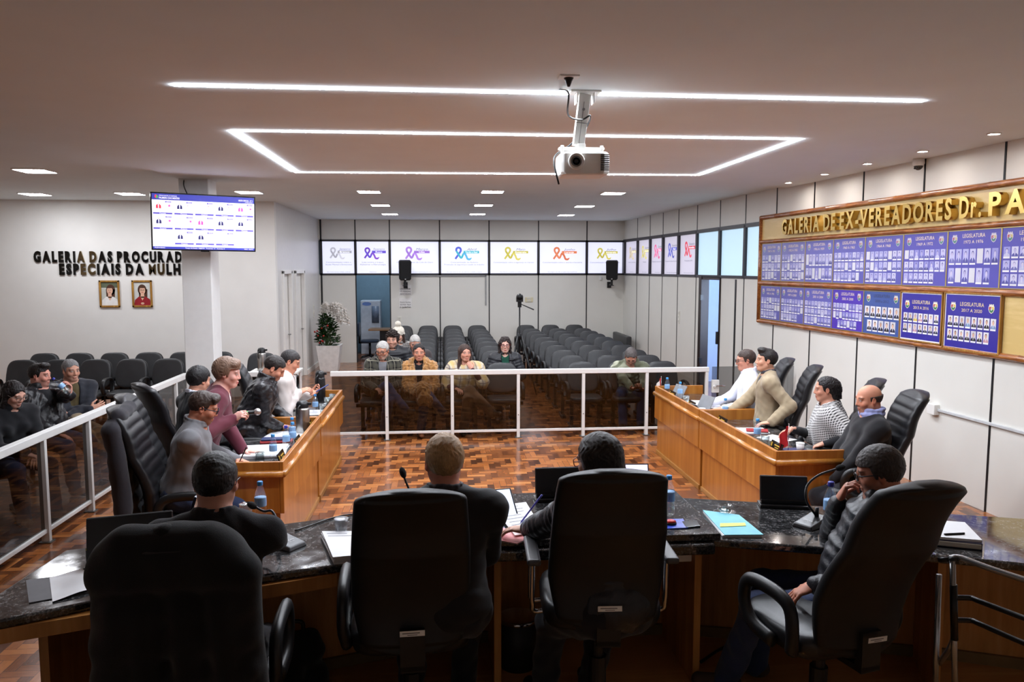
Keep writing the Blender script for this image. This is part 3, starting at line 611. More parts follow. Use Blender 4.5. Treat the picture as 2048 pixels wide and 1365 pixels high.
wall_plate(frame_mat((-1.02,YB-.006,1.06),(1,0,0),(0,-1,0)), .09, .13, 'white light switch on the back wall beside the pantry opening')
wall_plate(frame_mat((2.18,YB-.006,1.53),(1,0,0),(0,-1,0)), .2, .12, 'cream outlet plate on the back wall behind the tripod', 'wall_outlet', 2, (214,204,170))
wall_plate(frame_mat((-2.93,18.2,1.32),(0,1,0),(1,0,0)), .1, .3, 'pale notice plate on the corridor wall near the flowers', 'wall_plate', 2)
m = M().mat(P('sensor_white',(226,226,226),.4)); m.T = frame_mat((3.98,YB-.006,2.06),(1,0,0),(0,-1,0)); m.box((-.03,-.05,0),(.03,.05,.04)); tag(m.build('motion_detector', bevel=.012), 'tiny white motion sensor under the window band near a speaker', 'sensor')
m = M().mat(P('track_grey',(150,150,150),.4)); m.box((-.9,YB-.03,2.105),(1.12,YB-.006,2.135)); m.box((1.09,YB-.03,1.4),(1.12,YB-.006,2.135)); tag(m.build('cable_channel', bevel=.003), 'thin grey cable channel turning down the back wall', 'cable channel')
# wall notices
def notice(x, z, w, h, lines, label):
    m = M(); m.T = frame_mat((x,YB-.006,z),(1,0,0),(0,-1,0)); m.mat(P('notice_paper',(232,230,228),.6)); m.box((-w/2,-h/2,0),(w/2,h/2,.003)); m.mat(P('notice_ink',(70,70,74),.6))
    for i, s in enumerate(lines): m.text(s, 0, h/2-.1-i*.062, .036, .004, bold=.01, w=min(w*.86, .04*len(s)))
    tag(m.build('wall_notice'), label, 'notice', 'paper notices on the back wall')
notice(-.87, 1.78, .3, .25, ['CAPACIDADE MÁXIMA','172 PESSOAS','SENTADAS'], 'upper paper notice with three bold lines under the wall speaker')
notice(-.87, 1.47, .3, .22, ['Horário Sessões:','SEGUNDAS, TERÇAS','E QUINTAS'], 'lower paper notice under the capacity sheet on the back wall')
# loudspeakers
def speaker(x, z, rz, label):
    r = empty('wall_speaker', (x, YB-.02, z), 0, label, 'speaker', 'black speakers on the back wall')
    T = Matrix.Translation((0,-.32,0)) @ Matrix.Rotation(rz*D2R, 4, 'Z') @ Matrix.Rotation(8*D2R, 4, 'X'); SPK = P('speaker_black', (14,14,15), .5, bump=.3)
    m = M().mat(SPK); m.T = T; rg = []
    for yy, k in ((-.14,.9),(-.12,1.0),(.02,1.0),(.14,.72)):
        rg.append([(sx*.15*k*(1 if sz > 0 else .93), yy, sz*.24*k) for sx, sz in ((-.8,-1),(.8,-1),(1,-.86),(1,.86),(.8,1),(-.8,1),(-1,.86),(-1,-.86))])
    m.loft(rg); m.build('cabinet', r, bevel=.012)
    m = M().mat(P('speaker_grille', (24,24,26), .7, bump=.8, bscale=400)); m.T = T; m.box((-.12,-.147,-.19),(.12,-.138,.2)); m.mat(P('logo_silver',(190,190,190),.3)); m.disc(-.0,0,.0,.0,0) if 0 else None; m.cbox((0,-.149,-.205),(.03,.004,.025)); m.build('grille', r, bevel=.003)
    m = M().mat(BLK); m.cyl((0,-.3,-.38),(0,-.3,-.2),.028); m.tube([(0,-.3,-.36),(0,-.12,-.37),(0,0,-.37)], .022, 10); m.box((-.05,-.012,-.45),(.05,.008,-.3)); m.cyl((0,-.3,-.39),(0,-.3,-.375),.06); m.build('bracket', r)
speaker(-.86, 2.27, 8, 'black wall speaker above the paper notices'); speaker(4.2, 2.27, -14, 'black wall speaker in the room corner under the mustard ribbon poster')
# ================================================================ SEATING
VINYL = P('chair_vinyl_grey', (52,53,55), .42, .12, 6, bump=.08, bscale=300, spec=.5); VINB = P('chair_plastic_black', (22,22,24), .4, .2); STEELK = P('chair_steel_black', (20,20,22), .35, .1)
def sell(n, a, b, p=4.0):
    out = []
    for i in range(n):
        t = 2*math.pi*i/n; c, s = math.cos(t), math.sin(t)
        out.append((a*math.copysign(abs(c)**(2/p), c), b*math.copysign(abs(s)**(2/p), s)))
    return out
def pad(m, T, w, h, d, p=4.0, taper=0.0, n=28, crown=.0):
    """rounded upholstered pad: outline w x h in local xy, thickness d along local z"""
    m.T = T; rings = []
    for z, k in ((-.5,.86),(-.38,.96),(-.1,1),(.2,1),(.4,.97),(.49,.9),(.5,.8)):
        rings.append([(x*k*(1-taper*(y/h)), y*k, z*d+(crown*(1-(2*x/w)**2)*(1 if z > 0 else 0))) for x, y in sell(n, w/2, h/2, p)])
    rings.append([(x*.45, y*.45, .52*d+crown) for x, y in sell(n, w/2, h/2, p)])
    m.loft(rings)
def make_audience_chair(label, group):
    r = empty('audience_chair', (0,0,0), 0, label, 'chair', group)
    m = M().mat(VINYL); pad(m, Matrix.Translation((0,-.02,.425)), .46, .45, .075, 5, -.04); m.build('seat', r, True)
    T = Matrix.Translation((0,.235,.70)) @ Matrix.Rotation(-12*D2R, 4, 'X') @ Matrix.Rotation(90*D2R, 4, 'X')
    m = M().mat(VINYL); pad(m, T, .46, .44, .06, 3.6, .12, crown=.012); m.mat(VINB); pad(m, T @ Matrix.Translation((0,0,-.032)), .475, .455, .02, 3.6, .12); m.build('backrest', r, True)
    for s in (-1, 1):
        m = M().mat(VINB); x = s*.272
        m.tube(bez([(x,.13,.42),(x,.17,.5),(x,.16,.6),(x,.08,.645),(x,-.08,.645),(x,-.16,.61),(x,-.18,.52),(x,-.14,.44)], 4), .02, 8, flat=1.4); m.build('armrest', r, True)
        m = M().mat(STEELK); m.box((s*.2-.025,-.03,.03),(s*.2+.025,.03,.4)); m.box((s*.2-.03,-.2,0),(s*.2+.03,.2,.035)); m.build('leg', r, bevel=.006)
    m = M().mat(STEELK); m.box((-.29,-.03,.34),(.29,.03,.39)); m.box((-.05,.1,.36),(.05,.27,.4)); m.box((-.05,.23,.36),(.05,.27,.62)); m.build('beam', r, bevel=.005); return r
XL, XR = (-.92,-.32,.28,.88), (2.08,2.69,3.29)
YR = [11.02,11.87,12.68,13.52,14.37,15.17,15.97,16.73,17.5,18.66]
ORD = ('front','second','third','fourth','fifth','sixth','seventh','eighth','ninth','last')
proto = None
for bl, xs, cn in (('pantry-side', XL, ('outermost seat','second seat from the outside','third seat from the outside','seat on the aisle')), ('window-side', XR, ('seat on the aisle','middle seat','seat nearest the side wall'))):
    for i, y in enumerate(YR):
        for j, x in enumerate(xs):
            lab = f'dark grey vinyl audience chair, {bl} block, {ORD[i]} row, {cn[j]}'; x2 = x
            if proto is None: proto = make_audience_chair(lab, 'audience chairs in the two central blocks'); proto.location = (x2,y,0)
            else: dup(proto, (x2,y,0), 0, lab)
for row, (y, xs) in enumerate(((13.0,(-6.48,-5.93,-5.38,-4.83,-4.28,-3.7)),(12.05,(-6.33,-5.8,-5.27,-4.74,-4.2,-2.5)))):
    for j, x in enumerate(xs): dup(proto, (x,y,0), 0, f"side-seating vinyl chair, {('back row','second row')[row]}, {('first','second','third','fourth','fifth','last')[j]} from the outer end", 'chairs in the side seating')
dup(proto, (-2.95,12.75,0), 0, 'dark vinyl chair visible beyond the white column', 'chairs in the side seating')
GF = (( -4.18,7.45), (-4.62,8.4), (-4.3,8.85))
for (x, y), lab in zip(GF, ('with the long-haired person','with the person holding a bottle','with the grey-haired person folding arms')):
    dup(proto, (x,y,0), 38*D2R, f'dark vinyl chair along the railing {lab}', 'chairs in the side seating')
for k, (x, y, a) in enumerate(((-4.35,6.75,48),(-4.5,6.1,50),(-4.6,5.45,50))): dup(proto, (x,y,0), a*D2R, f"empty dark vinyl chair behind the railing glass, {('closest to the long-haired person','middle of three','closest to the dais')[k]}", 'chairs in the side seating')
# tufted bench against the side wall
r = empty('tufted_bench', (4.42,18.4,0), 0, 'black button-tufted bench seat against the side wall behind the chairs', 'bench')
m = M().mat(VINYL); m.box((-.12,-.75,.38),(.0,.75,.72)); m.T = Matrix.Translation((.08,0,0)); m.build('backrest', r, bevel=.03, seg=3)
m = M().mat(VINYL); m.box((-.5,-.75,.32),(-.05,.75,.44)); m.build('seat', r, bevel=.03, seg=3)
m = M().mat(P('tuft_button',(12,12,13),.4))
for i in range(7):
    for k in range(3): m.ball((-.042,-.62+i*.205+.1*(k%2),.45+k*.1), .014, 8, 6)
m.build('button_tufts', r, True)
for s in (-1,1):
    for q in (-.42,-.02): m = M().mat(STEELK); m.cyl((q,s*.66,0),(q,s*.66,.34),.02); m.build('leg', r)
# executive chairs
LEA = P('executive_leather', (26,26,29), .38, .15, 5, bump=.06, bscale=220, spec=.5); SHELL = P('executive_shell', (13,13,15), .5, .15, 4, bump=.04, bscale=200); CHROME = P('chrome', (200,200,204), .12, metal=1.0, var=.02)
def exec_back(m, ribbed=True, H=.80, W=.49, z0=.45, wings=.03):
    rings = []; n = 36; K = 90
    for i in range(K+1):
        t = i/K; z = z0+H*t
        w = W/2*(.80+.2*min(1,t/.28)**.7 if t < .28 else 1.0-.13*((t-.28)/.72)**2.2)
        if t > .93: w *= math.sqrt(max(0.02, 1-((t-.93)/.07)**2*.82))
        if t < .05: w *= math.sqrt(max(.05, 1-((.05-t)/.05)**2*.7))
        yc = .24+.10*t-.05*math.sin(math.pi*min(1,t/.6))+.07*max(0,(t-.72)/.28)**1.6
        th = .052 if .05 < t < .95 else .04
        rib = .009*abs(math.sin(t*math.pi*12)) if ribbed and t < .97 else .006
        ring = []
        for x, y in sell(n, w, th, 3.2):
            f = -1 if y < 0 else 1
            curve = wings*(x/(W/2))**2
            ring.append((x, yc+(y-(rib if f < 0 else 0)*(1-(x/w)**6))-curve*.9, z))
        rings.append(ring)
    m.loft(rings)
def make_exec(label, group, ribbed=True, arm='loop', sticker=False, H=.8, lift=0.0, recl=0.0, roll=0.0):
    r = empty('executive_chair', (0,0,0), 0, label, 'chair', group); q = lift
    m = M().mat(LEA if ribbed else SHELL); TR = Matrix.Translation((0,.2,.5+q)) @ Matrix.Rotation(-recl*D2R, 4, 'X') @ Matrix.Rotation(-roll*D2R, 4, 'Y') @ Matrix.Translation((0,-.2,-.5)); m.T = TR; exec_back(m, ribbed, H); m.build('backrest', r, True)
    m = M().mat(LEA); pad(m, Matrix.Translation((0,-.03,.46+q)), .52, .50, .11, 4.5, -.03, crown=.01); m.build('seat', r, True)
    for s in (-1, 1):
        if arm == 'loop':
            m = M().mat(VINB); x = s*.285; m.T = Matrix.Translation((0,0,q))
            m.tube(bez([(x*.95,.13,.44),(x,.15,.52),(x,.13,.63),(x,.05,.67),(x,-.11,.67),(x,-.17,.63),(x,-.175,.54),(x,-.11,.47),(x*.97,.02,.44)], 5), .025, 10, flat=1.35); m.build('armrest', r, True)
        else:
            a = empty('armrest'); adopt(a, r); x = s*.30
            m = M().mat(CHROME); m.T = Matrix.Translation((0,0,q)); m.tube(bez([(s*.2,.0,.42),(x*.96,.0,.41),(x,.02,.46),(x,.03,.6),(x,.04,.675)], 5), .011, 10); m.tube(bez([(s*.2,-.12,.42),(x*.96,-.12,.41),(x,-.12,.46),(x,-.1,.6),(x,-.09,.675)], 5), .011, 10); m.build('arm_tube', a, True)
            m = M().mat(P('arm_pad_grey',(70,70,72),.4)); m.T = Matrix.Translation((0,0,q)); m.box((x-.03,-.17,.675),(x+.03,.15,.705)); m.build('arm_pad', a, bevel=.012, seg=3)
    m = M().mat(VINB); m.T = Matrix.Translation((0,0,q)); m.cyl((0,0,.12-q),(0,0,.4),.028); m.cyl((0,0,.2-q),(0,0,.3-q*.5),.04); m.box((-.11,-.12,.38),(.11,.14,.42)); m.box((-.05,.1,.385),(.05,.3,.41)); m.box((-.05,.26,.39),(.05,.3,.56)); m.build('column', r)
    m = M().mat(VINB)
    for k in range(5):
        a = 2*math.pi*k/5+.3; m.tube([(0,0,.13),(.28*math.cos(a),.28*math.sin(a),.075)], [.032,.02], 8)
    m.build('star_base', r, True)
    for k in range(5):
        a = 2*math.pi*k/5+.3; m = M().mat(BLK); cx, cyy = .28*math.cos(a), .28*math.sin(a); m.cyl((cx-.02,cyy,.03),(cx+.02,cyy,.03),.03,12); m.cyl((cx,cyy,.03),(cx,cyy,.085),.01,8); m.build('caster', r)
    if sticker:
        m = M().mat(P('sticker_white',(240,240,238),.5)); m.T = TR @ Matrix.Translation((.0,.318,.56)) @ Matrix.Rotation(7*D2R, 4, 'X') @ frame_mat((0,0,0),(-1,0,0),(0,1,0))
        m.box((-.05,-.011,0),(.05,.011,.0015)); m.mat(P('sticker_ink',(120,120,122),.6)); m.rect(-.04,0,.03,.004,.002); m.rect(-.02,-.007,.02,-.004,.002); m.build('name_sticker', r)
    return r
# ================================================================ RAILINGS
ALU = P('rail_aluminium', (214,213,210), .4, .03, spec=.5); TINT = pane('smoked_glass', (.25,.23,.21), .045)
FOOT = P('rail_foot_plate', (96,94,90), .4, metal=.6)
def railing(a, b, posts, label, endpost=True, h=.94):
    a = Vector((*a,0)); b = Vector((*b,0)); d = (b-a).normalized(); Ln = (b-a).length; n = Vector((-d.y, d.x, 0))
    r = empty('glass_railing', a, 0, label, 'railing'); T = Matrix((d, n, (0,0,1))).transposed().to_4x4()
    m = M().mat(ALU); m.T = T; m.box((0,-.035,h-.065),(Ln,.035,h)); m.build('handrail', r, bevel=.006)
    m = M().mat(ALU); m.T = T; m.box((0,-.018,.085),(Ln,.018,.118)); m.build('bottom_rail', r, bevel=.003)
    ps = sorted(posts)
    for p in ps:
        m = M().mat(ALU); m.T = T; m.box((p-.021,-.032,.008),(p+.021,.032,h-.06)); m.mat(FOOT); m.box((p-.045,-.05,0),(p+.045,.05,.01)); m.cyl((p,-.035,.32),(p,-.03,.32),.008,8); m.build('post', r, bevel=.003)
    e = [0]+ps+[Ln]
    for i in range(len(e)-1):
        if e[i+1]-e[i] > .15: m = M().mat(TINT); m.T = T; m.add([(e[i]+.015,0,.1),(e[i+1]-.015,0,.1),(e[i+1]-.015,0,h-.05),(e[i]+.015,0,h-.05)], [(0,1,2,3)]); m.build('glass_pane', r)
    return r
railing((-1.47,10.38), (3.69,10.38), [x+1.47 for x in (-.735,.14,1.035,1.93,2.815,3.66)], 'smoked glass railing with white posts across the hall before the audience')
railing((-2.95,10.45), (-2.3,10.45), [.62], 'short piece of glass railing joined to the white column')
railing((-3.33,10.4), (-3.33,3.6), [10.4-y for y in (9.95,9.13,8.33,7.52,6.69,5.85,5.0,4.2)], 'long smoked glass railing beside the side seating')
r = empty('glass_gate', (3.74,10.38,0), 0, 'tinted glass gate with a white lock between railing end and side wall', 'gate')
m = M().mat(pane('gate_glass', (.36,.37,.38), .05)); m.add([(0,0,.05),(1.18,0,.05),(1.18,0,.945),(0,0,.945)], [(0,1,2,3)]); m.build('glass_pane', r)
m = M().mat(P('lock_white',(214,214,210),.35)); m.box((.0,-.025,.58),(.1,.025,.76)); m.cyl((.03,-.04,.67),(.03,-.02,.67),.02); m.build('lock', r, bevel=.006)
m = M().mat(CHROME); m.tube(bez([(.05,-.03,.68),(.09,-.07,.69),(.17,-.07,.68)], 4), .01, 8); m.build('handle', r, True)
# ================================================================ DESKS
OAK = wood('desk_honey_wood', (166,104,38), (186,126,56), .3, 7, .35, .35, 'z', dark=(146,86,28)); OAKH = wood('desk_honey_wood_rail', (170,110,42), (198,138,66), .25, 9, .5, .5, 'y', dark=(168,104,42)); OAKD = wood('desk_plinth', (150,104,48), (176,128,66), .35, 8, .4, .2, 'y')
def granite():
    t = NT('black_granite'); v = t.coord('Object'); vo = t.new('ShaderNodeTexVoronoi'); t.put(vo.inputs['Vector'], v); vo.inputs['Scale'].default_value = 90
    n = t.noise(v, 75, 4, .75); n2 = t.noise(v, 9, 2)
    c = t.ramp(t.m('ADD', t.m('MULTIPLY', n, .75), t.m('MULTIPLY', n2, .25)), [(.40, L(20,20,21)), (.5, L(44,44,45)), (.57, L(84,84,85)), (.66, L(150,148,146))])
    rg = t.m('ADD', .04, t.m('MULTIPLY', t.m('POWER', t.noise(v, 14, 3), 2.0), .16))
    t.bsdf(c, rg, spec=.7, coat=.4, coatr=.03); return t.mm
GRAN = granite()
def desk(xf, s, y0, y1, label, near_end=True, far_end=True, step=0.0):
    """s=+1: users sit at larger x; the panelled front faces the open floor"""
    r = empty('council_desk', (xf, y0, 0), 0, label, 'desk', 'honey wood council desks'); Ln = y1-y0; D = .60; f = step
    def bb(m, xa, xb, ya, yb, za, zb): m.box((min(xa*s,xb*s),ya,za),(max(xa*s,xb*s),yb,zb))
    m = M().mat(OAK); bb(m, 0+f, .03+f, 0, Ln, .45, .85); m.build('front_panel', r, bevel=.003)
    m = M().mat(OAK); bb(m, .035+f, .06+f, .02, Ln-.02, .0, .46); m.build('lower_panel', r)
    m = M().mat(OAKH); m.T = Matrix.Translation((s*f,0,.757)); m.tube([(0,-.012,0),(0,Ln+.004,0)], .026, 12); m.build('front_moulding', r, True)
    m = M().mat(OAKD); bb(m, .02+f, .04+f, .02, Ln-.02, 0, .05); m.build('plinth', r, bevel=.004)
    for k, (yy, dirn) in enumerate(((0,-1),(Ln-.03,1))):
        m = M().mat(OAK); bb(m, .031+f, D, yy+.001, yy+.03, .45, .85); m.build('end_panel', r, bevel=.003)
        m = M().mat(OAK); ya = yy+(.03 if k == 0 else -.025); bb(m, .04+f, D-.02, ya, ya+.025, 0, .46); m.build('lower_end_panel', r)
        if (k == 0 and near_end):
            m = M().mat(OAKH); m.tube([(s*f,yy,.757),(s*(D+.005),yy,.757)], .026, 12); m.build('end_moulding', r, True)
    m = M().mat(GRAN); bb(m, .03+f, D, .03, Ln-.03, .715, .745); m.build('worktop', r); return r
LX, RX = -1.195, 2.645
desk(LX, -1, 5.86, 7.66, 'honey wood council desk on the column side, unit closer to the dais', True); desk(LX, -1, 7.665, 9.37, 'honey wood council desk on the column side, unit closer to the audience', False, step=-.006)
desk(RX, 1, 5.84, 7.68, 'honey wood council desk on the gallery-board side, unit closer to the dais', True); desk(RX, 1, 7.685, 9.34, 'honey wood council desk on the gallery-board side, unit closer to the audience', False, step=-.006)
# ================================================================ DAIS COUNTER
DZ = .15; CT = .93
r = empty('dais_counter', (.78,4.1,DZ), 0, 'curved black granite counter with dark wood panels on the dais', 'counter'); O = Matrix.Translation((-.78,-4.1,-DZ))
WAL = wood('counter_walnut', (188,130,68), (208,152,90), .4, 6, .5, .15, 'z', dark=(160,106,52))
LP = [(-1.9,3.0),(-1.415,3.253),(-.694,3.488),(-.426,3.56),(.2,3.70),(.2,4.46),(-.46,4.30),(-.9,4.15),(-1.74,3.89),(-1.84,3.86)]
RP = [(1.36,3.715),(1.853,3.561),(2.418,3.385),(2.70,3.265),(3.5,2.9),(4.1,2.5),(4.6,3.0),(4.1,3.5),(3.183,3.885),(2.834,4.0),(2.112,4.225),(1.84,4.315),(1.36,4.46)]
for P_ in (LP, RP): m = M().mat(GRAN); m.T = O; m.prism(P_, CT-.04, CT); m.build('worktop', r, bevel=.01, seg=3)
m = M().mat(GRAN); m.T = O; m.prism([(.2,3.66),(1.36,3.66),(1.36,4.46),(.2,4.46)], CT-.06, CT-.005); m.build('worktop', r, bevel=.01, seg=3)
m = M().mat(GRAN); m.T = O; m.box((.16,3.70,CT),(1.4,4.5,CT+.035)); m.build('raised_slab', r, bevel=.004)
def wallseg(mm, a, b, z0, z1, t=.03):
    a = Vector((*a,0)); b = Vector((*b,0)); d = (b-a).normalized(); q = Vector((-d.y,d.x,0))*t/2
    mm.prism([(p.x,p.y) for p in (a-q,b-q,b+q,a+q)], z0, z1)
FP = [(-1.72,3.74),(-.86,4.02),(-.42,4.16),(.22,4.33),(1.34,4.33),(1.86,4.19),(2.8,3.88),(3.6,3.55)]
for i in range(len(FP)-1):
    m = M().mat(WAL); m.T = O; wallseg(m, FP[i], FP[i+1], DZ, CT-.04); m.build('front_panel', r)
m = M().mat(P('counter_kick_strip',(120,96,58),.5)); m.T = O
for i in range(len(FP)-1): wallseg(m, (FP[i][0],FP[i][1]-.03), (FP[i+1][0],FP[i+1][1]-.03), DZ, DZ+.06, .02)
m.build('kick_strip', r)
for a, b in (((-1.62,3.18),(-1.68,3.72)),((.27,3.74),(.27,4.32)),((1.30,3.74),(1.30,4.32)),((2.42,3.45),(2.62,3.92))):
    m = M().mat(WAL); m.T = O; wallseg(m, a, b, DZ, CT-.06, .035); m.build('divider', r)
m = M().mat(WAL); m.T = O; wallseg(m, (-1.78,3.1),(-.5,3.56), CT-.1, CT-.04, .05); m.build('apron', r)
m = M().mat(TRIMW); m.T = O; m.box((1.2,3.78,CT-.14),(1.28,3.84,CT-.06)); m.build('power_box', r, bevel=.006)
# ================================================================ FIGURES (signed-distance bodies meshed by surface nets)
A3 = lambda p: np.array(p, dtype=np.float64)
def nrm(v): v = A3(v); return v/max(1e-9, np.linalg.norm(v))
def cap(a, b, ra, rb=None, k=.015, sub=False, ridge=None, sq=None): return ('c', A3(a), A3(b), ra, ra if rb is None else rb, k, sub, ridge, sq)
def ell(c, r, R=None, k=.015, sub=False): return ('e', A3(c), A3(r if not np.isscalar(r) else (r,r,r)), np.eye(3) if R is None else R, k, sub)
def sdf_mesh(prims, h, post=None):
    lo = np.full(3, 1e9); hi = -lo
    for p in prims:
        if p[-1] is True or (p[0] == 'c' and p[6]) or (p[0] == 'e' and p[5]): continue
        if p[0] == 'c': a = np.minimum(p[1]-p[3], p[2]-p[4]); b = np.maximum(p[1]+p[3], p[2]+p[4])
        else: m = np.sqrt(((p[3]*p[2])**2).sum(1)); a = p[1]-m; b = p[1]+m
        lo = np.minimum(lo, a); hi = np.maximum(hi, b)
    lo -= .03+2*h; hi += .03+2*h
    n = np.ceil((hi-lo)/h).astype(int)+1
    D = np.full(n, .06, dtype=np.float32); ax = [lo[i]+h*np.arange(n[i]) for i in range(3)]
    for p in prims:
        if p[0] == 'c': a, b, ra, rb, k, sub = p[1:7]; bl = np.minimum(a-ra, b-rb); bh = np.maximum(a+ra, b+rb)
        else: c, r, R, k, sub = p[1:6]; m = np.sqrt(((R*r)**2).sum(1)); bl = c-m; bh = c+m
        mg = k+3*h+.012; i0 = np.clip(np.floor((bl-mg-lo)/h).astype(int), 0, n); i1 = np.clip(np.ceil((bh+mg-lo)/h).astype(int)+1, 0, n)
        if (i1 <= i0).any(): continue
        sl = tuple(slice(i0[q], i1[q]) for q in range(3))
        X = ax[0][sl[0]][:,None,None]; Y = ax[1][sl[1]][None,:,None]; Z = ax[2][sl[2]][None,None,:]
        if p[0] == 'c':
            ba = b-a; L2 = max(1e-9, (ba**2).sum()); x, y, z = X-a[0], Y-a[1], Z-a[2]
            t = np.clip((x*ba[0]+y*ba[1]+z*ba[2])/L2, 0, 1); qx, qy, qz = x-t*ba[0], y-t*ba[1], z-t*ba[2]
            if p[8] is not None:                      # squash along a direction: (dir, factor)
                dv, fa = p[8]; pr = qx*dv[0]+qy*dv[1]+qz*dv[2]; e = pr*(1/fa-1); qx, qy, qz = qx+e*dv[0], qy+e*dv[1], qz+e*dv[2]
            rr = ra+(rb-ra)*t
            if p[7] is not None: rr = rr+p[7][1]*np.abs(np.sin(np.pi*p[7][0]*t))
            d = np.sqrt(qx*qx+qy*qy+qz*qz)-rr
            if p[8] is not None: d = d*min(1, p[8][1])
        else:
            x, y, z = X-c[0], Y-c[1], Z-c[2]; l = [x*R[0,q]+y*R[1,q]+z*R[2,q] for q in range(3)]
            k0 = np.sqrt(sum((l[q]/r[q])**2 for q in range(3)))+1e-9; k1 = np.sqrt(sum((l[q]/r[q]**2)**2 for q in range(3)))+1e-9
            d = k0*(k0-1)/k1
        o = D[sl]; d = d.astype(np.float32)
        if sub: d = -d; hh = np.maximum(k-np.abs(o-d), 0)/k; D[sl] = np.maximum(o, d)+hh*hh*k*.25
        else: hh = np.maximum(k-np.abs(o-d), 0)/k; D[sl] = np.minimum(o, d)-hh*hh*k*.25
    if post is not None:
        ii = np.nonzero(np.abs(D) < .04); P3 = np.stack([ax[q][ii[q]] for q in range(3)], 1); D[ii] = post(P3, D[ii])
    D[0] = D[-1] = .06; D[:,0] = D[:,-1] = .06; D[:,:,0] = D[:,:,-1] = .06
    ins = D < 0; nc = n-1
    cnt = np.zeros(nc, dtype=np.int8)
    for dx in (0,1):
        for dy in (0,1):
            for dz in (0,1): cnt += ins[dx:dx+nc[0], dy:dy+nc[1], dz:dz+nc[2]]
    act = np.nonzero((cnt > 0) & (cnt < 8)); N = len(act[0])
    idx = np.full(nc, -1, dtype=np.int64); idx[act] = np.arange(N)
    base = np.stack(act, 1); cor = {}
    for o in [(x,y,z) for x in (0,1) for y in (0,1) for z in (0,1)]: cor[o] = D[act[0]+o[0], act[1]+o[1], act[2]+o[2]]
    sm = np.zeros((N,3)); c = np.zeros(N)
    for o in cor:
        for q in range(3):
            if o[q] == 0:
                e = list(o); e[q] = 1; va, vb = cor[o], cor[tuple(e)]; m = (va < 0) != (vb < 0); t = np.where(m, va/np.where(m, va-vb, 1), 0)
                pt = np.tile(A3(o), (N,1)); pt[:,q] += t; sm[m] += pt[m]; c[m] += 1
    V = lo+h*(base+sm/c[:,None]); F = []
    for q in range(3):
        a, b = (q+1)%3, (q+2)%3; s0 = [slice(0,-1)]*3; s1 = [slice(0,-1)]*3
        s0 = [slice(0, n[i]) for i in range(3)]; s1 = list(s0); s0[q] = slice(0, n[q]-1); s1[q] = slice(1, n[q])
        A_, B_ = ins[tuple(s0)], ins[tuple(s1)]; e = np.stack(np.nonzero(A_ != B_), 1); fl = A_[tuple(e.T)]
        def at(da, db): w = e.copy(); w[:,a] -= da; w[:,b] -= db; return idx[tuple(w.T)]
        q4 = np.stack([at(1,1), at(0,1), at(0,0), at(1,0)], 1); q4[~fl] = q4[~fl][:, ::-1]; F.append(q4)
    return V, np.concatenate(F)
def np_mesh(name, V, F, mat, parent=None, col=None, smooth_it=0):
    if smooth_it:
        for _ in range(smooth_it):
            s = np.zeros_like(V); c = np.zeros(len(V))
            for i in range(4): np.add.at(s, F[:,i], V[F[:,(i+1)%4]]+V[F[:,(i+3)%4]]); np.add.at(c, F[:,i], 2)
            V = .5*V+.5*s/c[:,None]
    me = bpy.data.meshes.new(name); nv, nf = len(V), len(F)
    me.vertices.add(nv); me.vertices.foreach_set('co', V.astype(np.float32).ravel())
    me.loops.add(nf*4); me.loops.foreach_set('vertex_index', F.astype(np.int32).ravel())
    me.polygons.add(nf); me.polygons.foreach_set('loop_start', np.arange(0, nf*4, 4, dtype=np.int32))
    try: me.polygons.foreach_set('loop_total', np.full(nf, 4, dtype=np.int32))
    except Exception: pass
    me.polygons.foreach_set('use_smooth', np.ones(nf, dtype=bool))
    if col is not None:
        at = me.color_attributes.new('tone', 'FLOAT_COLOR', 'POINT'); at.data.foreach_set('color', np.concatenate([col, np.ones((nv,1))], 1).astype(np.float32).ravel())
    me.materials.append(mat); me.update(calc_edges=True); me.validate()
    o = bpy.data.objects.new(name, me); COL.objects.link(o); return adopt(o, parent)
def tone_mat(name, rough, spec=.4, bump=.0, bs=300, sheen=0, var=.06, vs=40):
    if name in MATS: return MATS[name]
    t = NT(name); a = t.new('ShaderNodeAttribute', attribute_name='tone'); v = t.coord('Object'); nz = t.noise(v, vs, 3)
    c = t.new('ShaderNodeMix', data_type='RGBA', blend_type='MULTIPLY'); c.inputs[0].default_value = 1.0
    t.put(c.inputs[6], a.outputs[0]); t.put(c.inputs[7], t.ramp(nz, [(.3, (1-var,)*3), (.7, (1+0*var,)*3)]))
    b = t.bsdf((1,1,1), rough, spec=spec, bump=t.noise(v, bs, 3) if bump else None, bstr=bump, bdist=.002, sheen=sheen); t.put(b.inputs['Base Color'], c.outputs[2]); MATS[name] = t.mm; return t.mm
SKINM = tone_mat('skin', .5, .35, .12, 260)
def hairm(col): return hair_mat('hair_%02x%02x%02x' % tuple(col), col)
def hair_mat(name, col):
    if name in MATS: return MATS[name]
    t = NT(name); v = t.coord('Object', (170,170,14)); n = t.noise(v, 1.6, 4, .75); n2 = t.noise(t.coord('Object'), 22, 3); c = L(*col)
    f = t.m('ADD', t.m('MULTIPLY', n, .7), t.m('MULTIPLY', n2, .3))
    cc = t.ramp(f, [(.3, tuple(x*.45 for x in c)), (.5, c), (.68, tuple(min(1, x*1.6+.012) for x in c))])
    t.bsdf(cc, .45, spec=.4, bump=n, bstr=.5, bdist=.004); MATS[name] = t.mm; return t.mm
def cloth(name, col, rough=.8, bump=.25, bs=380, sheen=.15, **k): return P(name, col, rough, .06, 14, bump=bump, bscale=bs, sheen=sheen, spec=k.pop('spec', .3), **k)
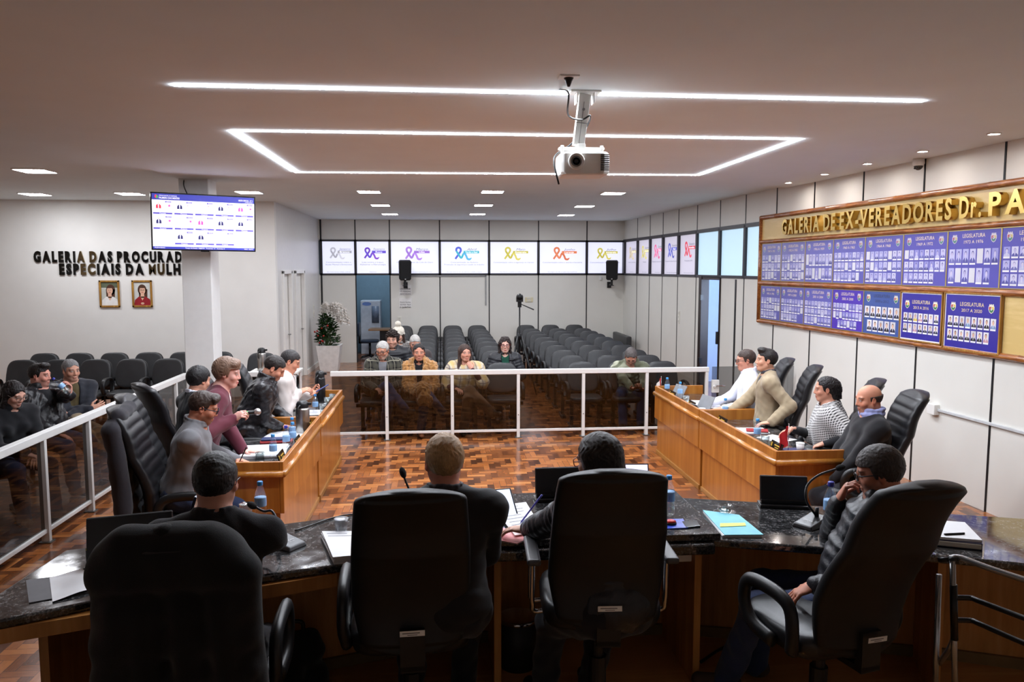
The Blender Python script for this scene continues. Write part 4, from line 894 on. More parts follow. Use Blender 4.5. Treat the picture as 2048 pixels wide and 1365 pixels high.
def pattern_mat(name, kind, cols, s=30.0):
    if name in MATS: return MATS[name]
    t = NT(name); c = t.new('ShaderNodeTexCoord'); sp = t.new('ShaderNodeSeparateXYZ'); t.t.links.new(c.outputs['Object'], sp.inputs[0])
    x = t.m('ADD', sp.outputs[0], t.m('MULTIPLY', sp.outputs[1], .7)); z = t.m('ADD', sp.outputs[2], t.m('MULTIPLY', sp.outputs[1], .35)); nz = t.noise(c.outputs['Object'], 6, 2)
    x = t.m('ADD', x, t.m('MULTIPLY', nz, .03)); z = t.m('ADD', z, t.m('MULTIPLY', nz, .03))
    fx = t.m('FRACT', t.m('MULTIPLY', x, s)); fz = t.m('FRACT', t.m('MULTIPLY', z, s))
    if kind == 'hound':
        a = t.m('GREATER_THAN', fx, .5); b = t.m('GREATER_THAN', fz, .5); d = t.m('GREATER_THAN', t.m('FRACT', t.m('MULTIPLY', t.m('ADD', fx, fz), 2.0)), .5)
        f = t.m('ADD', t.m('MULTIPLY', a, .5), t.m('MULTIPLY', b, .5)); f = t.m('ADD', t.m('MULTIPLY', f, .75), t.m('MULTIPLY', d, .25))
        col = t.ramp(f, [(.3, L(*cols[0])), (.55, L(*cols[1]))])
    elif kind == 'camo':
        n = t.noise(c.outputs['Object'], s, 1); col = t.ramp(n, [(.42, L(*cols[0])), (.46, L(*cols[1])), (.56, L(*cols[1])), (.6, L(*cols[2]))])
    else:
        a = t.m('LESS_THAN', fx, .42); b = t.m('LESS_THAN', fz, .42); l = t.m('LESS_THAN', t.m('ABSOLUTE', t.m('SUBTRACT', fx, .7)), .035); l2 = t.m('LESS_THAN', t.m('ABSOLUTE', t.m('SUBTRACT', fz, .7)), .035)
        col = t.mix(t.m('MULTIPLY', a, .6), (*L(*cols[0]),1), (*L(*cols[1]),1)); col = t.mix(t.m('MULTIPLY', b, .5), col, (*L(*cols[1]),1)); col = t.mix(t.m('MULTIPLY', t.m('MAXIMUM', l, l2), .75), col, (*L(*cols[2]),1))
    t.bsdf(col, .85, spec=.25, sheen=.2, bump=t.noise(c.outputs['Object'], 300, 3), bstr=.3, bdist=.003); MATS[name] = t.mm; return t.mm
def rot(a, ax_): c, s = math.cos(a*D2R), math.sin(a*D2R); return A3({'x': ((1,0,0),(0,c,-s),(0,s,c)), 'y': ((c,0,s),(0,1,0),(-s,0,c)), 'z': ((c,-s,0),(s,c,0),(0,0,1))}[ax_])
def ik(S, W, l1, l2, pole):
    S, W = A3(S), A3(W); d = W-S; L_ = np.linalg.norm(d); m = (l1+l2)*.995
    if L_ > m: W = S+d*(m/L_); d = W-S; L_ = m
    x = (l1*l1-l2*l2+L_*L_)/(2*L_); hgt = math.sqrt(max(1e-6, l1*l1-x*x)); u = d/L_; p = A3(pole); p = p-u*p.dot(u); p = nrm(p); return S+u*x+p*hgt, W
def hand_prims(W, d, n, side, curl, spread, sc, point=False):
    d = nrm(d); n = A3(n); n = nrm(n-d*n.dot(d)); l = np.cross(d, n)*side; R = np.stack([l, d, n], 1); pr = []
    pr.append(ell(W+d*.048*sc, A3((.040,.056,.0155))*sc, R, .012)); pr.append(cap(W-d*.02, W+d*.03*sc, .025*sc, .026*sc, .012, sq=(n, .75)))
    for i, ln in enumerate((.94,1.04,.98,.8)):
        b = W+d*(.088-.004*abs(i-1.2))*sc+l*(.030-.0195*i)*sc; dr = nrm(d+l*spread*(.16-.11*i)); cu = curl*(1.0+.06*i)
        if point and i == 0: cu = .15
        a = .25*cu*1.1; p = b
        for s_, (sl, rr) in enumerate(((.042,.0088),(.027,.0080),(.021,.0072))):
            a += cu*(.55 if s_ == 0 else .75); v = dr*math.cos(a)+n*math.sin(a); q = p+v*sl*ln*sc; pr.append(cap(p, q, rr*sc, (rr-.0006)*sc, .004)); p = q
    b = W+d*.022*sc+l*.028*sc; v1 = nrm(l*.75+d*.65+n*(.15+.35*curl)); q = b+v1*.042*sc; v2 = nrm(l*(.5-.5*curl)+d*.95+n*(.2+.5*curl)); e = q+v2*.032*sc; f = e+nrm(v2+n*.25*curl)*.024*sc
    pr += [cap(b, q, .013*sc, .0105*sc, .012), cap(q, e, .0105*sc, .0092*sc, .006), cap(e, f, .0092*sc, .0075*sc, .004)]; return pr
def hnoise(amp, f, seed, aniso=(1,1,1)):
    rg = np.random.RandomState(seed); K = rg.normal(size=(7,3))*A3(aniso)*f; ph = rg.rand(7)*6.28
    def fn(P3, d):
        w = P3+.02*np.sin(P3[:, [1,2,0]]*f*.45+ph[:3]); return d+amp*np.sin(w@K.T+ph).sum(1).astype(np.float32)/2.6
    return fn
def person(label, at, rz, spec):
    """at = world position of the head centre; rz = heading in degrees (0 faces +Y); spec = pose, build and clothing"""
    g = spec.get; sc = g('sc', 1.0); fl = g('floor', 0.0); h = g('h', .0055); fem = g('fem', False)
    Rz = rot(rz, 'z'); lean, side, twist = g('lean', 5), g('side', 0), g('twist', 0)
    Rs = rot(twist, 'z') @ rot(-lean, 'x') @ rot(side, 'y'); X, Fd, Sp = Rs[:,0], Rs[:,1], Rs[:,2]
    hy, hd, hr = g('head', (0,0,0)); Hr = rot(hy, 'z') @ rot(-hd, 'x') @ rot(hr, 'y'); hs = g('hs', .97)*(.96 if fem else 1.0)
    tl = g('torso', .50)*sc; nk = nrm(Sp*.55+A3((0,0,1))*.35+Hr[:,2]*.25+Fd*.1)
    Hl = Sp*tl+nk*.105*sc+Hr@A3((0,.018,.03))
    sh = at[2]-fl-Hl[2]; root = A3(at)-Rz@Hl; root[2] = fl
    r = empty('person', tuple(root), rz*D2R, label, 'person')
    Pv = A3((0,0,sh)); Nb = Pv+Sp*tl; Hc = Pv+Hl
    loc = lambda w: Rz.T@(A3(w)-root); ld = lambda v: Rz.T@A3(v)
    sw = g('sw', .172 if fem else .19)*sc; ShL, ShR = Nb-Sp*.072*sc-X*sw, Nb-Sp*.072*sc+X*sw
    ft = g('fat', 0.0); by = g('belly', 0.0)
    def torso(i, bw=1.0):
        bu = [ell(Pv+Sp*.33*sc+Fd*(.075)+X*s*.075, (.062+i*.6,.06+i*.6,.065), Rs, .04) for s in (-1,1)] if fem else []
        return [ell(Pv+Sp*.34*sc+Fd*.004, A3(((.158 if not fem else .145)+ft+i, (.108 if not fem else .095)+ft+i, .19)), Rs, .04), ell(Pv+Sp*.16*sc+Fd*by*.7, A3(((.145 if not fem else .125)+ft*1.2+by*.5+i, (.105 if not fem else .095)+ft*1.3+by*.45+i, .17)), Rs, .06), ell(Pv+Sp*.02, A3((.168+ft+i,.125+ft+i,.125+i*.3)), Rs, .06),
            cap(ShL, ShR, .052+i*.7, None, .05), cap(Nb+Sp*.012-Fd*.012, ShL, .046+i*.5, .052+i*.8, .045), cap(Nb+Sp*.012-Fd*.012, ShR, .046+i*.5, .052+i*.8, .045)]+bu
    arms = []
    for s, key, S in ((-1,'L',ShL),(1,'R',ShR)):
        a = g(key) or {}; w = a.get('w'); w = loc(w) if w is not None else A3(a.get('l', (s*.14,.34,sh+.10)))
        E, w = ik(S, w, .285*sc, .255*sc, a.get('pole', (s*.7,-.5,-.6))); fd = nrm(w-E)
        hdv = ld(a['hd']) if 'hd' in a else (A3(a['hl']) if 'hl' in a else fd); pn = ld(a['pn']) if 'pn' in a else A3(a.get('nl', (0,0,-1)))
        arms.append((s, S, E, w, hdv, pn, a.get('curl', .5), a.get('spread', .5), a.get('hand', True)))
    legs = []
    for s, key in ((-1,'fl'),(1,'fr')):
        f = g(key); hp = Pv+X*s*.092*sc-Sp*.01
        tgt = A3(f) if f is not None else A3((s*.13,g('fy', .50)*sc,.085)); tgt = A3((tgt[0],tgt[1],tgt[2]))
        K, An = ik(hp, tgt, .43*sc, .42*sc, (g('knee', .12)*s,.6,.8)); fdir = g('fdl' if s < 0 else 'fdr', (s*.15,1,0)); legs.append((hp, K, An, nrm(fdir)))
    # ---- body: one continuous surface from head to fingers to feet
    T = lambda p: Hc+Hr@(A3(p)*hs)
    he = lambda c, rr, k=.012, sub=False, R=None: ell(T(c), A3(rr)*hs, Hr if R is None else Hr@R, k, sub)
    hc = lambda a, b, ra, rb, k=.012, sub=False: cap(T(a), T(b), ra*hs, rb*hs, k, sub)
    jw = g('jaw', 1.0)*(.92 if fem else 1.0)
    pr = [he((0,-.012,.035),(.077,.097,.086)), he((0,.02,-.025),(.066,.072,.085),.02), he((0,.056,-.087),(.03*jw,.03,.024),.025), hc((-.052*jw,.0,-.045),(-.022*jw,.055,-.09),.02,.017,.02), hc((.052*jw,.0,-.045),(.022*jw,.055,-.09),.02,.017,.02),
        hc((-.04,.076,.028),(.04,.076,.028),.012,.012,.014), he((-.031,.101,.008),(.016,.014,.010),.014,True), he((.031,.101,.008),(.016,.014,.010),.014,True), he((-.031,.078,.008),(.0145,.0115,.0105),.005), he((.031,.078,.008),(.0145,.0115,.0105),.005),
        hc((0,.088,.016),(0,.101,-.023),.008,.0105,.012), he((-.011,.093,-.028),(.008,.0085,.0075),.008), he((.011,.093,-.028),(.008,.0085,.0075),.008), he((-.043,.06,-.022),(.022,.02,.02),.02), he((.043,.06,-.022),(.022,.02,.02),.02),
        he((0,.088,-.057),(.021,.008,.006),.006), he((0,.087,-.069),(.018,.008,.0065),.006), hc((-.02,.0945,-.0632),(.02,.0945,-.0632),.0022,.0022,.003,True)]
    for s in (-1,1):
        Re = rot(s*-18, 'z') @ rot(12, 'x'); pr += [he((s*.078,-.008,.0),(.009,.019,.033),.008,False,Re), he((s*.086,-.004,.004),(.006,.009,.018),.006,True,Re)]
    pr += [cap(Nb-Sp*.02+Fd*.005, T((0,-.022,-.055)), .056*(.88 if fem else 1)+ft*.4, .054*(.88 if fem else 1)+ft*.4, .03)]
    pr += torso(-.014)
    for s, S, E, w, hdv, pn, cu, spd, hv in arms:
        pr += [cap(S, E, .045*sc, .038*sc, .03), cap(E, w, .036*sc, .026*sc, .02)]
        if hv: pr += hand_prims(w, hdv, pn, s, cu, spd, (.94 if fem else 1.02)*sc)
    for hp, K, An, fdv in legs: pr += [cap(hp, K, .07, .048, .04), cap(K, An, .046, .034, .02), (cap(An+A3((0,0,-.03)), An+fdv*.13+A3((0,0,-.055)), .032, .02, .02) if An[2] < .16 else cap(An+nrm(An-K)*.03, An+nrm(An-K)*.035+fdv*.13, .03, .02, .02))]
    V, F = sdf_mesh(pr, h)
    q = ((V-Hc)@Hr)/hs; x, y, z = np.abs(q[:,0]), q[:,1], q[:,2]; skin = A3(L(*g('skin', (206,158,130)))); C = np.tile(skin, (len(V),1)); inh = (np.abs(q) < .16).all(1)
    def mixc(mask, col, a=1.0): mask = np.clip(mask, 0, 1)*inh*a; C[:] = C*(1-mask[:,None])+A3(col)*mask[:,None]
    red = skin*A3((1.0,.72,.66)); st = lambda e: np.clip((1.15-e)/.3, 0, 1)
    mixc(np.exp(-((x-.045)**2+(z+.025)**2)/.0004)*(y > .02), red, .5); mixc(np.exp(-(x**2+(z+.025)**2)/.0002)*(y > .09), red, .5); mixc((x > .076)*1.0*(np.abs(z) < .04), red, .5)
    bd = g('beard')
    if bd:
        bc, ba = bd; m = np.clip((-.028-z)/.02, 0, 1)*np.clip((y+.005)/.03, 0, 1); m = np.maximum(m*(((x/.026)**2+((z+.062)/.012)**2) > 1), np.clip(1.2-((x/.03)**2+((z+.046)/.009)**2), 0, 1)*(y > .06)); m *= np.clip((z+.125)/.02, 0, 1); mixc(m, L(*bc), ba)
    mixc(st(np.sqrt((x/.021)**2+((z+.063)/.0085)**2))*(y > .07), L(*g('lips', (176,98,90) if fem else (168,104,92))), .85)
    mixc(st(np.sqrt(((x-.031)/.0165)**2+((z-.0105)/.0085)**2))*(y > .05), L(*g('lash', (70,48,40))), .75)
    if not g('shut'):
        mixc(st(np.sqrt(((x-.031)/.0125)**2+((z-.0085)/.0052)**2))*(y > .05), L(222,214,208)); mixc(st(np.sqrt(((x-.031)/.0055)**2+((z-.009)/.0055)**2))*(y > .05), L(44,28,22))
    bw = g('brow', g('hair', (40,30,26))); mixc(st(np.sqrt(((x-.033)/.021)**2+((z-.032+(x-.033)**2*8)/(.0045 if fem else .006))**2))*(y > .04), L(*bw), .8)
    np_mesh('body', V, F, SKINM, r, C)
    # ---- hair
    hc_ = g('hair', (40,30,26)); style = g('style', 'short'); sd = int(abs(at[0]*1000+at[1]*77)) % 9999
    if style:
        v = g('vol', 0.0); hp = [ell((0,-.016,.036), (.083+v*.6,.105+v*.6,.095+v), None, .01)]; cut = g('cut', (.106,-.012,.086)); zl = -.058; zs = .0; amp = .0016; fr = 170; an = (1.3,1.3,.16)
        extra = []
        if style == 'quiff': extra = [ell((0,.05,.112+v*.5), (.058,.046,.03), None, .03)]
        if style == 'side': extra = [ell((.02,.06,.1), (.055,.035,.028), rot(18,'y'), .03), ell((-.045,.05,.075), (.03,.035,.04), None, .03)]
        if style == 'curly': amp = .010; fr = 110; an = (1,1,1); extra = [ell((0,.07,.085), (.06,.03,.032), None, .02)]; zl = -.075; zs = -.035
        if style in ('long', 'wavy', 'tied'):
            extra = [cap((0,-.075,.03), (0,-.085,-.08), .07, .06, .03)] if style == 'tied' else [cap((0,-.06,.02), (0,-.09,-.24), .078, .06, .03, sq=(A3((0,1,0)), .55)), cap((.07,-.01,.04), (.088,.0,-.22), .022, .03, .03), cap((-.07,-.01,.04), (-.088,.0,-.22), .022, .03, .03)]
            zl = -9; zs = -9; amp = .0026 if style != 'wavy' else .006; fr = 230 if style != 'wavy' else 120; an = (1.2,1.2,.2)
            if style == 'tied': zl = -.09; extra += [ell((0,-.12,.0), (.035,.03,.035), None, .02)]; zs = -.01
        if style == 'bob': extra = [cap((0,-.05,.02), (0,-.06,-.10), .075, .068, .03), cap((.066,-.0,.04), (.072,.012,-.1), .026, .026, .03), cap((-.066,-.0,.04), (-.072,.012,-.1), .026, .026, .03)]; zl = -.15; zs = -9; an = (1.6,1.6,.25)
        rec = g('recede', 0.0); hp += extra; hp.append(ell((0,cut[0],cut[1]), (.068+rec*.2,.078+rec*.3,cut[2]+rec), None, .008, True))
        nz = hnoise(amp, fr, sd, an)
        def post(P3, d):
            d = nz(P3, d); yy = P3[:,1]; zz = zl+np.clip((yy+.05)/.04, 0, 1)*(zs-.012-zl)+np.clip((yy-.024)/.016, 0, 1)*(.052-zs+.012)*(1.0 if zs > -1 else 0); d = np.maximum(d, (zz-P3[:,2]).astype(np.float32))
            if style == 'bald': d = np.maximum(d, (P3[:,2]-.035+.0*P3[:,0]).astype(np.float32)); d = np.maximum(d, (P3[:,1]-.02).astype(np.float32))
            if g('thin'): d = d+np.float32(g('thin'))*np.clip((P3[:,2]-.07)/.04, 0, 1).astype(np.float32)
            return d
        V, F = sdf_mesh(hp, g('hh', .0045), post)
        if len(V): np_mesh('hair', Hc+(V*hs)@Hr.T, F, hairm(hc_), r)
        if style == 'tied2': pass
    if g('hat'):
        hp = [ell((0,-.014,.055), (.092,.112,.10), None, .01), ell((0,-.02,.185), .048, None, .01), cap((-.085,-.01,.03),(.085,-.01,.03),.02,.02,.02)]; nz = hnoise(.004, 160, 3)
        V, F = sdf_mesh(hp+[ell((0,.11,-.02),(.075,.08,.075),None,.01,True)], .005, lambda P3, d: np.maximum(nz(P3, d), (.012-P3[:,2]).astype(np.float32))); np_mesh('knit_hat', Hc+(V*hs)@Hr.T, F, cloth('hat_cream', (226,220,206), .95, .6, 160), r)
    # ---- garments
    gi = g('top_i', .012); rd = g('ridge'); tops = g('tops')
    for name, mat, kw in tops:
        i = kw.get('i', gi); ch = kw.get('h', .0075); tp = torso(i)
        if rd and kw.get('ridge', True):
            for q_ in range(8): tp.append(ell(Pv+Sp*(.02+.058*q_)*sc+Fd*by*.5*(q_ < 5), A3(((.160 if q_ > 3 else .152)+ft+i+.006, .108+ft+by*.4*(q_ < 5)+i+.006, .036)), Rs, .02))
        if kw.get('sleeves', True):
            for s, S, E, w, hdv, pn, cu, spd, hv in arms:
                fe = nrm(w-E); cuff = kw.get('cuff', .0); we = w-fe*(.012+cuff)
                tp += [cap(S, E, .053*sc+i*.8+ft*.5, .044*sc+i*.9, .035, ridge=(6,.006) if rd else None), cap(E, we, .044*sc+i*.9, .031*sc+i*.8, .02, ridge=(6,.006) if rd else None)]
        if kw.get('shawl'): tp += [cap(ShL-Sp*.05, ShR-Sp*.05, .10, None, .06), ell(Pv+Sp*.26*sc, A3((.25,.17,.22)), Rs, .06)]+[cap(S, E, .085, .09, .06) for s, S, E, w, *_ in arms]+[cap(Nb+Fd*.05*math.cos(a)+X*.075*math.sin(a), Nb+Fd*.05*math.cos(a+.6)+X*.075*math.sin(a+.6), .032, None, .02) for a in np.arange(0, 6.28, .6)]
        if kw.get('fur'): tp += [cap(Nb+X*s*.07+Fd*.03+Sp*.02, Pv+Sp*.22+Fd*.13+X*s*.1, .062, .055, .03) for s in (-1,1)]+[cap(Nb-Fd*.06-X*.08, Nb-Fd*.06+X*.08, .06, None, .03)]
        if kw.get('skirt'): tp += [cap(hp, K, .10+i, .08+i, .05) for hp, K, An, fdv in legs]
        # neck opening, and a front opening for jackets
        tp.append(cap(Nb-Sp*.01+Fd*.008, T((0,-.01,-.10))+nk*.02, .062+ft*.4+i*.5, .075+ft*.4, .012, True))
        op = kw.get('open')
        if op: tp.append(cap(Nb+Fd*(.10+ft)-Sp*.0, Pv+Sp*op*sc+Fd*(.145+ft+by), .07, .02, .012, True)); tp += [cap(Nb+X*s*.072+Fd*.035-Sp*.01, Pv+Sp*(op+.04)*sc+Fd*(.104+ft+by+i)+X*s*.03, .015, .004, .015) for s in (-1,1)]
        co = kw.get('collar')
        if co:
            Uc = nrm(nk+Fd*-.25)
            for a in np.arange(.45, 5.9, .42):
                pa = Nb+Uc*(.012+.018*abs(math.sin(a/2)))+Fd*(.069+ft*.4)*math.cos(a)+X*(.071+ft*.4)*math.sin(a)+Fd*.006; b2 = a+.42; pb = Nb+Uc*(.012+.018*abs(math.sin(b2/2)))+Fd*(.069+ft*.4)*math.cos(b2)+X*(.071+ft*.4)*math.sin(b2)+Fd*.006
                tp += [cap(pa, pb, .012*co, .012*co, .008), cap(pa+Uc*.02*co, pb+Uc*.02*co, .009*co, .009*co, .008)]
        if kw.get('hood'): tp += [cap(Nb-Fd*.07+X*.075*math.sin(a)+Fd*.09*(1+math.cos(a))*.5+Sp*.02, Nb-Fd*.07+X*.075*math.sin(a+.5)+Fd*.09*(1+math.cos(a+.5))*.5+Sp*.02, .034, None, .02) for a in np.arange(.5, 5.6, .5)]
        nz = hnoise(kw.get('wr', .003), kw.get('wf', 40), sd+7, kw.get('wa', (1.1,1.1,.9))); hem = kw.get('hem')
        def post(P3, d):
            d = nz(P3, d)
            if kw.get('seam'): d = d+.004*np.exp(-(((P3-Pv)@X)/.005)**2).astype(np.float32)*(((P3-Pv)@Fd) > 0)
            if hem is not None: d = np.maximum(d, (hem-((P3-Pv)@Sp)).astype(np.float32))
            return d
        V, F = sdf_mesh(tp, ch, post); np_mesh(name, V, F, mat, r)
    tm = g('legs_mat')
    if tm:
        pi = .012; lp = [ell(Pv, A3((.172+ft,.13+ft,.12)), Rs, .05)]
        for hp, K, An, fdv in legs: e = nrm(An-K); lp += [cap(hp, K, .088+pi*.5, .062+pi, .05), cap(K, An+e*.015, .06+pi, .05+pi*g('flare', 1.0), .03)]
        V, F = sdf_mesh(lp, .009, hnoise(.005, 30, sd+3)); np_mesh('trousers', V, F, tm, r)
        for hp, K, An, fdv in legs:
            up = A3((0,0,1)); u = g('sup'); sp = [cap(An-up*.035-fdv*.03, An-up*.035+fdv*.14, .043, .036, .02), cap(An+up*.06, An-up*.04, .043, .045, .02)]
            air = An[2] > .16; fz = An[2]-(.5 if air else .082)
            if air: sh_ = nrm(An-K); sp = [cap(An-sh_*.06, An+sh_*.03, .052, .047, .02), cap(An+sh_*.035-fdv*.03, An+sh_*.035+fdv*.15, .046, .036, .02)]
            V, F = sdf_mesh(sp, .0075, lambda P3, d, fz=fz: np.maximum(d, (fz-P3[:,2]).astype(np.float32))); np_mesh('shoe', V, F, g('shoe_mat', P('shoe_dark', (34,30,28), .45)), r)
    gl = g('glasses')
    if gl:
        m = M().mat(P('glasses_%02x%02x%02x' % gl, gl, .3)); Mx = Matrix(Hr.tolist()).to_4x4(); Mx.translation = Vector(Hc); m.T = Mx
        for s in (-1,1):
            m.tube([((s*.033+.0235*math.copysign(abs(math.cos(a))**.7, math.cos(a)))*hs, (.105-.1*max(0,abs(s*.033+.0235*math.cos(a))-.01)**1.5*6)*hs, (.006+.0185*math.copysign(abs(math.sin(a))**.7, math.sin(a)))*hs) for a in np.arange(0, 6.28, .3)], .0022*g('grim', 1.0), 6, True)
            m.tube([(s*.057*hs,.094*hs,.012*hs),(s*.078*hs,.07*hs,.014*hs),(s*.083*hs,.0,.012*hs),(s*.082*hs,-.02*hs,-.004)], .0022*g('grim', 1.0), 6)
        m.tube([(-.011,.107*hs,.01),(0,.11*hs,.013),(.011,.107*hs,.01)], .002, 6); m.build('glasses', r, True)
    return r, dict(root=root, Rz=Rz, Hc=Hc, Hr=Hr, arms=arms, legs=legs, Nb=Nb, Sp=Sp, Fd=Fd, X=X, Pv=Pv)
# ================================================================ PEOPLE
def W(u, v, z): return tuple(az(u, v, z))
def Y(u, v, y): return tuple(ay(u, v, y))
GREYSH = cloth('shirt_grey', (112,112,116), .7, .15); MAROON = cloth('blazer_maroon', (98,42,56), .8, .2); BLKSU = cloth('suit_black', (20,20,24), .7, .2); LEATH = P('leather_jacket', (34,33,36), .36, .2, 10, bump=.35, bscale=60, spec=.5)
CREAM = cloth('blazer_pale', (206,198,194), .8, .2); WHSH = cloth('shirt_white', (226,228,240), .7, .1); BEIGE = cloth('blazer_beige', (160,144,118), .8, .25); DKSH = cloth('shirt_charcoal', (62,62,70), .7, .15)
SWEAT = cloth('sweater_black', (22,22,26), .9, .4); CHAR = cloth('sweater_charcoal', (38,38,42), .9, .4); DENIM = cloth('denim_blue', (44,56,88), .8, .3, 200); DKTR = cloth('trousers_dark', (28,28,34), .8, .2); KHAKI = cloth('trousers_khaki', (128,112,88), .85, .25); BROWNT = cloth('trousers_brown', (104,80,60), .85, .25)
PUFF = P('puffer_dark', (36,37,42), .4, .15, 12, bump=.2, bscale=90, spec=.45); FUR = P('fur_coat_tan', (178,128,72), .95, .25, 40, bump=1.0, bscale=90, sheen=.5); BLOUSE = cloth('blouse_white', (226,220,216), .7, .1); BLUSH = cloth('collar_shirt_blue', (150,158,206), .7, .1)
HOUND = pattern_mat('houndstooth', 'hound', ((34,32,36),(206,204,202)), 46); PLAID = pattern_mat('plaid_dark', 'plaid', ((34,34,32),(78,76,66),(150,146,128)), 9); SHAWL = pattern_mat('plaid_shawl', 'plaid', ((206,196,176),(196,164,92),(84,74,104)), 8); CAMO = pattern_mat('hoodie_panels', 'camo', ((150,154,132),(96,100,80),(176,178,156)), 3.2); TWEED = pattern_mat('coat_tweed', 'hound', ((40,40,42),(176,172,168)), 40)
GREENT = cloth('top_green', (22,74,58), .8, .2); OLIVE = cloth('tee_olive', (84,72,46), .8, .2)
FLY = {}
# ---- dais
FLY['f1'] = person('person seen from behind in a charcoal sweater beside the coat-draped chair', Y(432,968,3.12), 4, dict(floor=.15, hs=.98, lean=10, head=(-4,8,0), style='short', hair=(26,22,20), vol=.004, skin=(206,152,130), h=.0055, sw=.2, fat=.012, tops=[('sweater', CHAR, dict(wr=.004, collar=.8))], legs_mat=DKTR,
   R=dict(w=W(538,1078,.985), pole=(1,-.3,-.3), curl=.5, hl=(-.5,1,0)), L=dict(w=Y(400,1042,3.3), pole=(-1,-.2,-.6), hl=(.15,.1,1), nl=(.8,.3,0), curl=.9), glasses=(30,28,30)))
FLY['f2'] = person('fair-haired person seen from behind in a black suit at the counter', Y(888,926,3.3), 6, dict(floor=.15, lean=6, head=(6,5,0), style='short', hair=(178,142,98), skin=(216,150,128), vol=.006, h=.0055, sw=.19, tops=[('shirt', DKSH, dict(i=.002, collar=1.0, sleeves=False)), ('suit_jacket', BLKSU, dict(open=.25, i=.022))], legs_mat=DKTR,
   R=dict(w=W(935,1075,1.0), pole=(.2,-.3,-1), curl=.6), L=dict(w=W(800,1075,.99), pole=(-.5,-.3,-1))))
FLY['f3'] = person('dark-haired person in glasses and black padded jacket writing at the counter', Y(1197,922,3.3), 14, dict(floor=.15, fem=True, hs=1.02, lean=12, head=(26,14,0), style='bob', hair=(38,30,28), skin=(214,168,146), h=.005, ridge=True, tops=[('padded_jacket', PUFF, dict(i=.016, collar=1.1))], legs_mat=DKTR, glasses=(110,34,44),
   L=dict(w=(.40,3.72,1.0), pole=(-1,-.3,-.4), hd=(-.85,.5,-.06), pn=(0,0,-1), curl=.35), R=dict(w=(.46,3.86,1.02), pole=(1,-.5,-.4), hd=(-.8,.35,-.15), pn=(-.2,-.6,-.8), curl=1.1)))
FLY['f4'] = person('person in a dark quilted jacket and jeans turned aside with a hand at the mouth', Y(1757,947,3.38), 62, dict(floor=.15, lean=-14, hs=.96, head=(4,14,0), style='short', hair=(62,56,54), vol=.012, cut=(.11,-.018,.07), skin=(196,132,108), h=.0048, ridge=True, fat=.018, belly=.03, beard=((90,80,76),.35), glasses=(40,42,48), grim=1.3, tops=[('quilted_jacket', PUFF, dict(i=.016, collar=1.2))], legs_mat=DENIM,
   shoe_mat=P('shoe_brown_suede', (66,52,44), .8), L=dict(w=(1.70,3.30,.85), pole=(-.9,-.6,-.3), hd=(-.75,.1,-.35), pn=(-.1,0,-1), curl=.45), R=dict(w=(1.94,3.56,1.16), pole=(.4,.6,-.9), hd=(.3,-.1,.8), pn=(.7,-.4,.1), curl=.9), fl=(-.06,.56,.095), fr=(.16,.44,.095)))
# ---- desk on the column side
FLY['l1'] = person('bearded person in glasses and grey shirt writing at the end of the desk', Y(407,817,5.7), -82, dict(fy=.30, lean=14, head=(4,20,0), style='side', hair=(56,42,36), beard=((70,54,46),.65), glasses=(24,26,40), grim=1.3, skin=(206,142,116), h=.0048, fat=.015, belly=.02, brow=(50,38,32), tops=[('shirt', GREYSH, dict(collar=1.15, seam=True))], legs_mat=DENIM,
   R=dict(w=(-1.68,5.98,.80), pole=(.6,-.6,-.5), hd=(.9,.15,-.1), pn=(.2,.5,-.8), curl=.95), L=dict(w=(-1.60,6.14,.80), pole=(-.8,-.5,-.4), hd=(.8,-.45,-.05), pn=(0,-.3,-1), curl=.7)))
FLY['l2'] = person('short-haired person in a maroon blazer speaking and gesturing with one hand', Y(455,748,6.3), -78, dict(fy=.30, fem=True, hs=1.0, lean=24, head=(-12,8,0), style='side', hair=(122,96,80), vol=.016, cut=(.104,-.016,.066), skin=(226,172,158), h=.005, lips=(190,80,84), fat=.02, tops=[('blouse', BLOUSE, dict(i=.006)), ('blazer', MAROON, dict(open=.16, i=.024))], legs_mat=DKTR,
   R=dict(w=(-1.62,6.12,1.13), pole=(.8,-.3,-.9), hd=(.75,-.1,.5), pn=(.3,.6,-.6), curl=1.0), L=dict(w=(-1.66,6.52,.79), pole=(-.8,-.4,-.3), hd=(.9,.1,-.08), pn=(0,0,-1), curl=.15)))
FLY['l3'] = person('dark-haired person in a black suit facing away behind the speaker', Y(398,762,7.05), -52, dict(fy=.30, lean=8, head=(12,12,0), style='short', hair=(22,19,20), vol=.012, skin=(200,146,122), tops=[('shirt', WHSH, dict(i=.003, collar=1.0, sleeves=False)), ('suit_jacket', BLKSU, dict(open=.22, i=.02))], legs_mat=DKTR))
FLY['l4'] = person('person in a black leather jacket looking down at papers', Y(549,738,7.45), -82, dict(fy=.30, lean=22, head=(-6,32,0), style='short', hair=(36,29,27), skin=(206,146,120), beard=((70,54,48),.4), fat=.025, h=.005, shut=True, tops=[('leather_jacket', LEATH, dict(collar=1.5, wr=.004, wf=60, i=.02))], legs_mat=DKTR,
   R=dict(w=(-1.55,7.5,.79), pole=(.6,-.6,-.5), hd=(.9,.2,-.05), pn=(0,0,-1), curl=1.0), L=dict(w=(-1.5,7.75,.79), pole=(-.8,-.4,-.4), hd=(.8,-.4,-.05), curl=.9)))
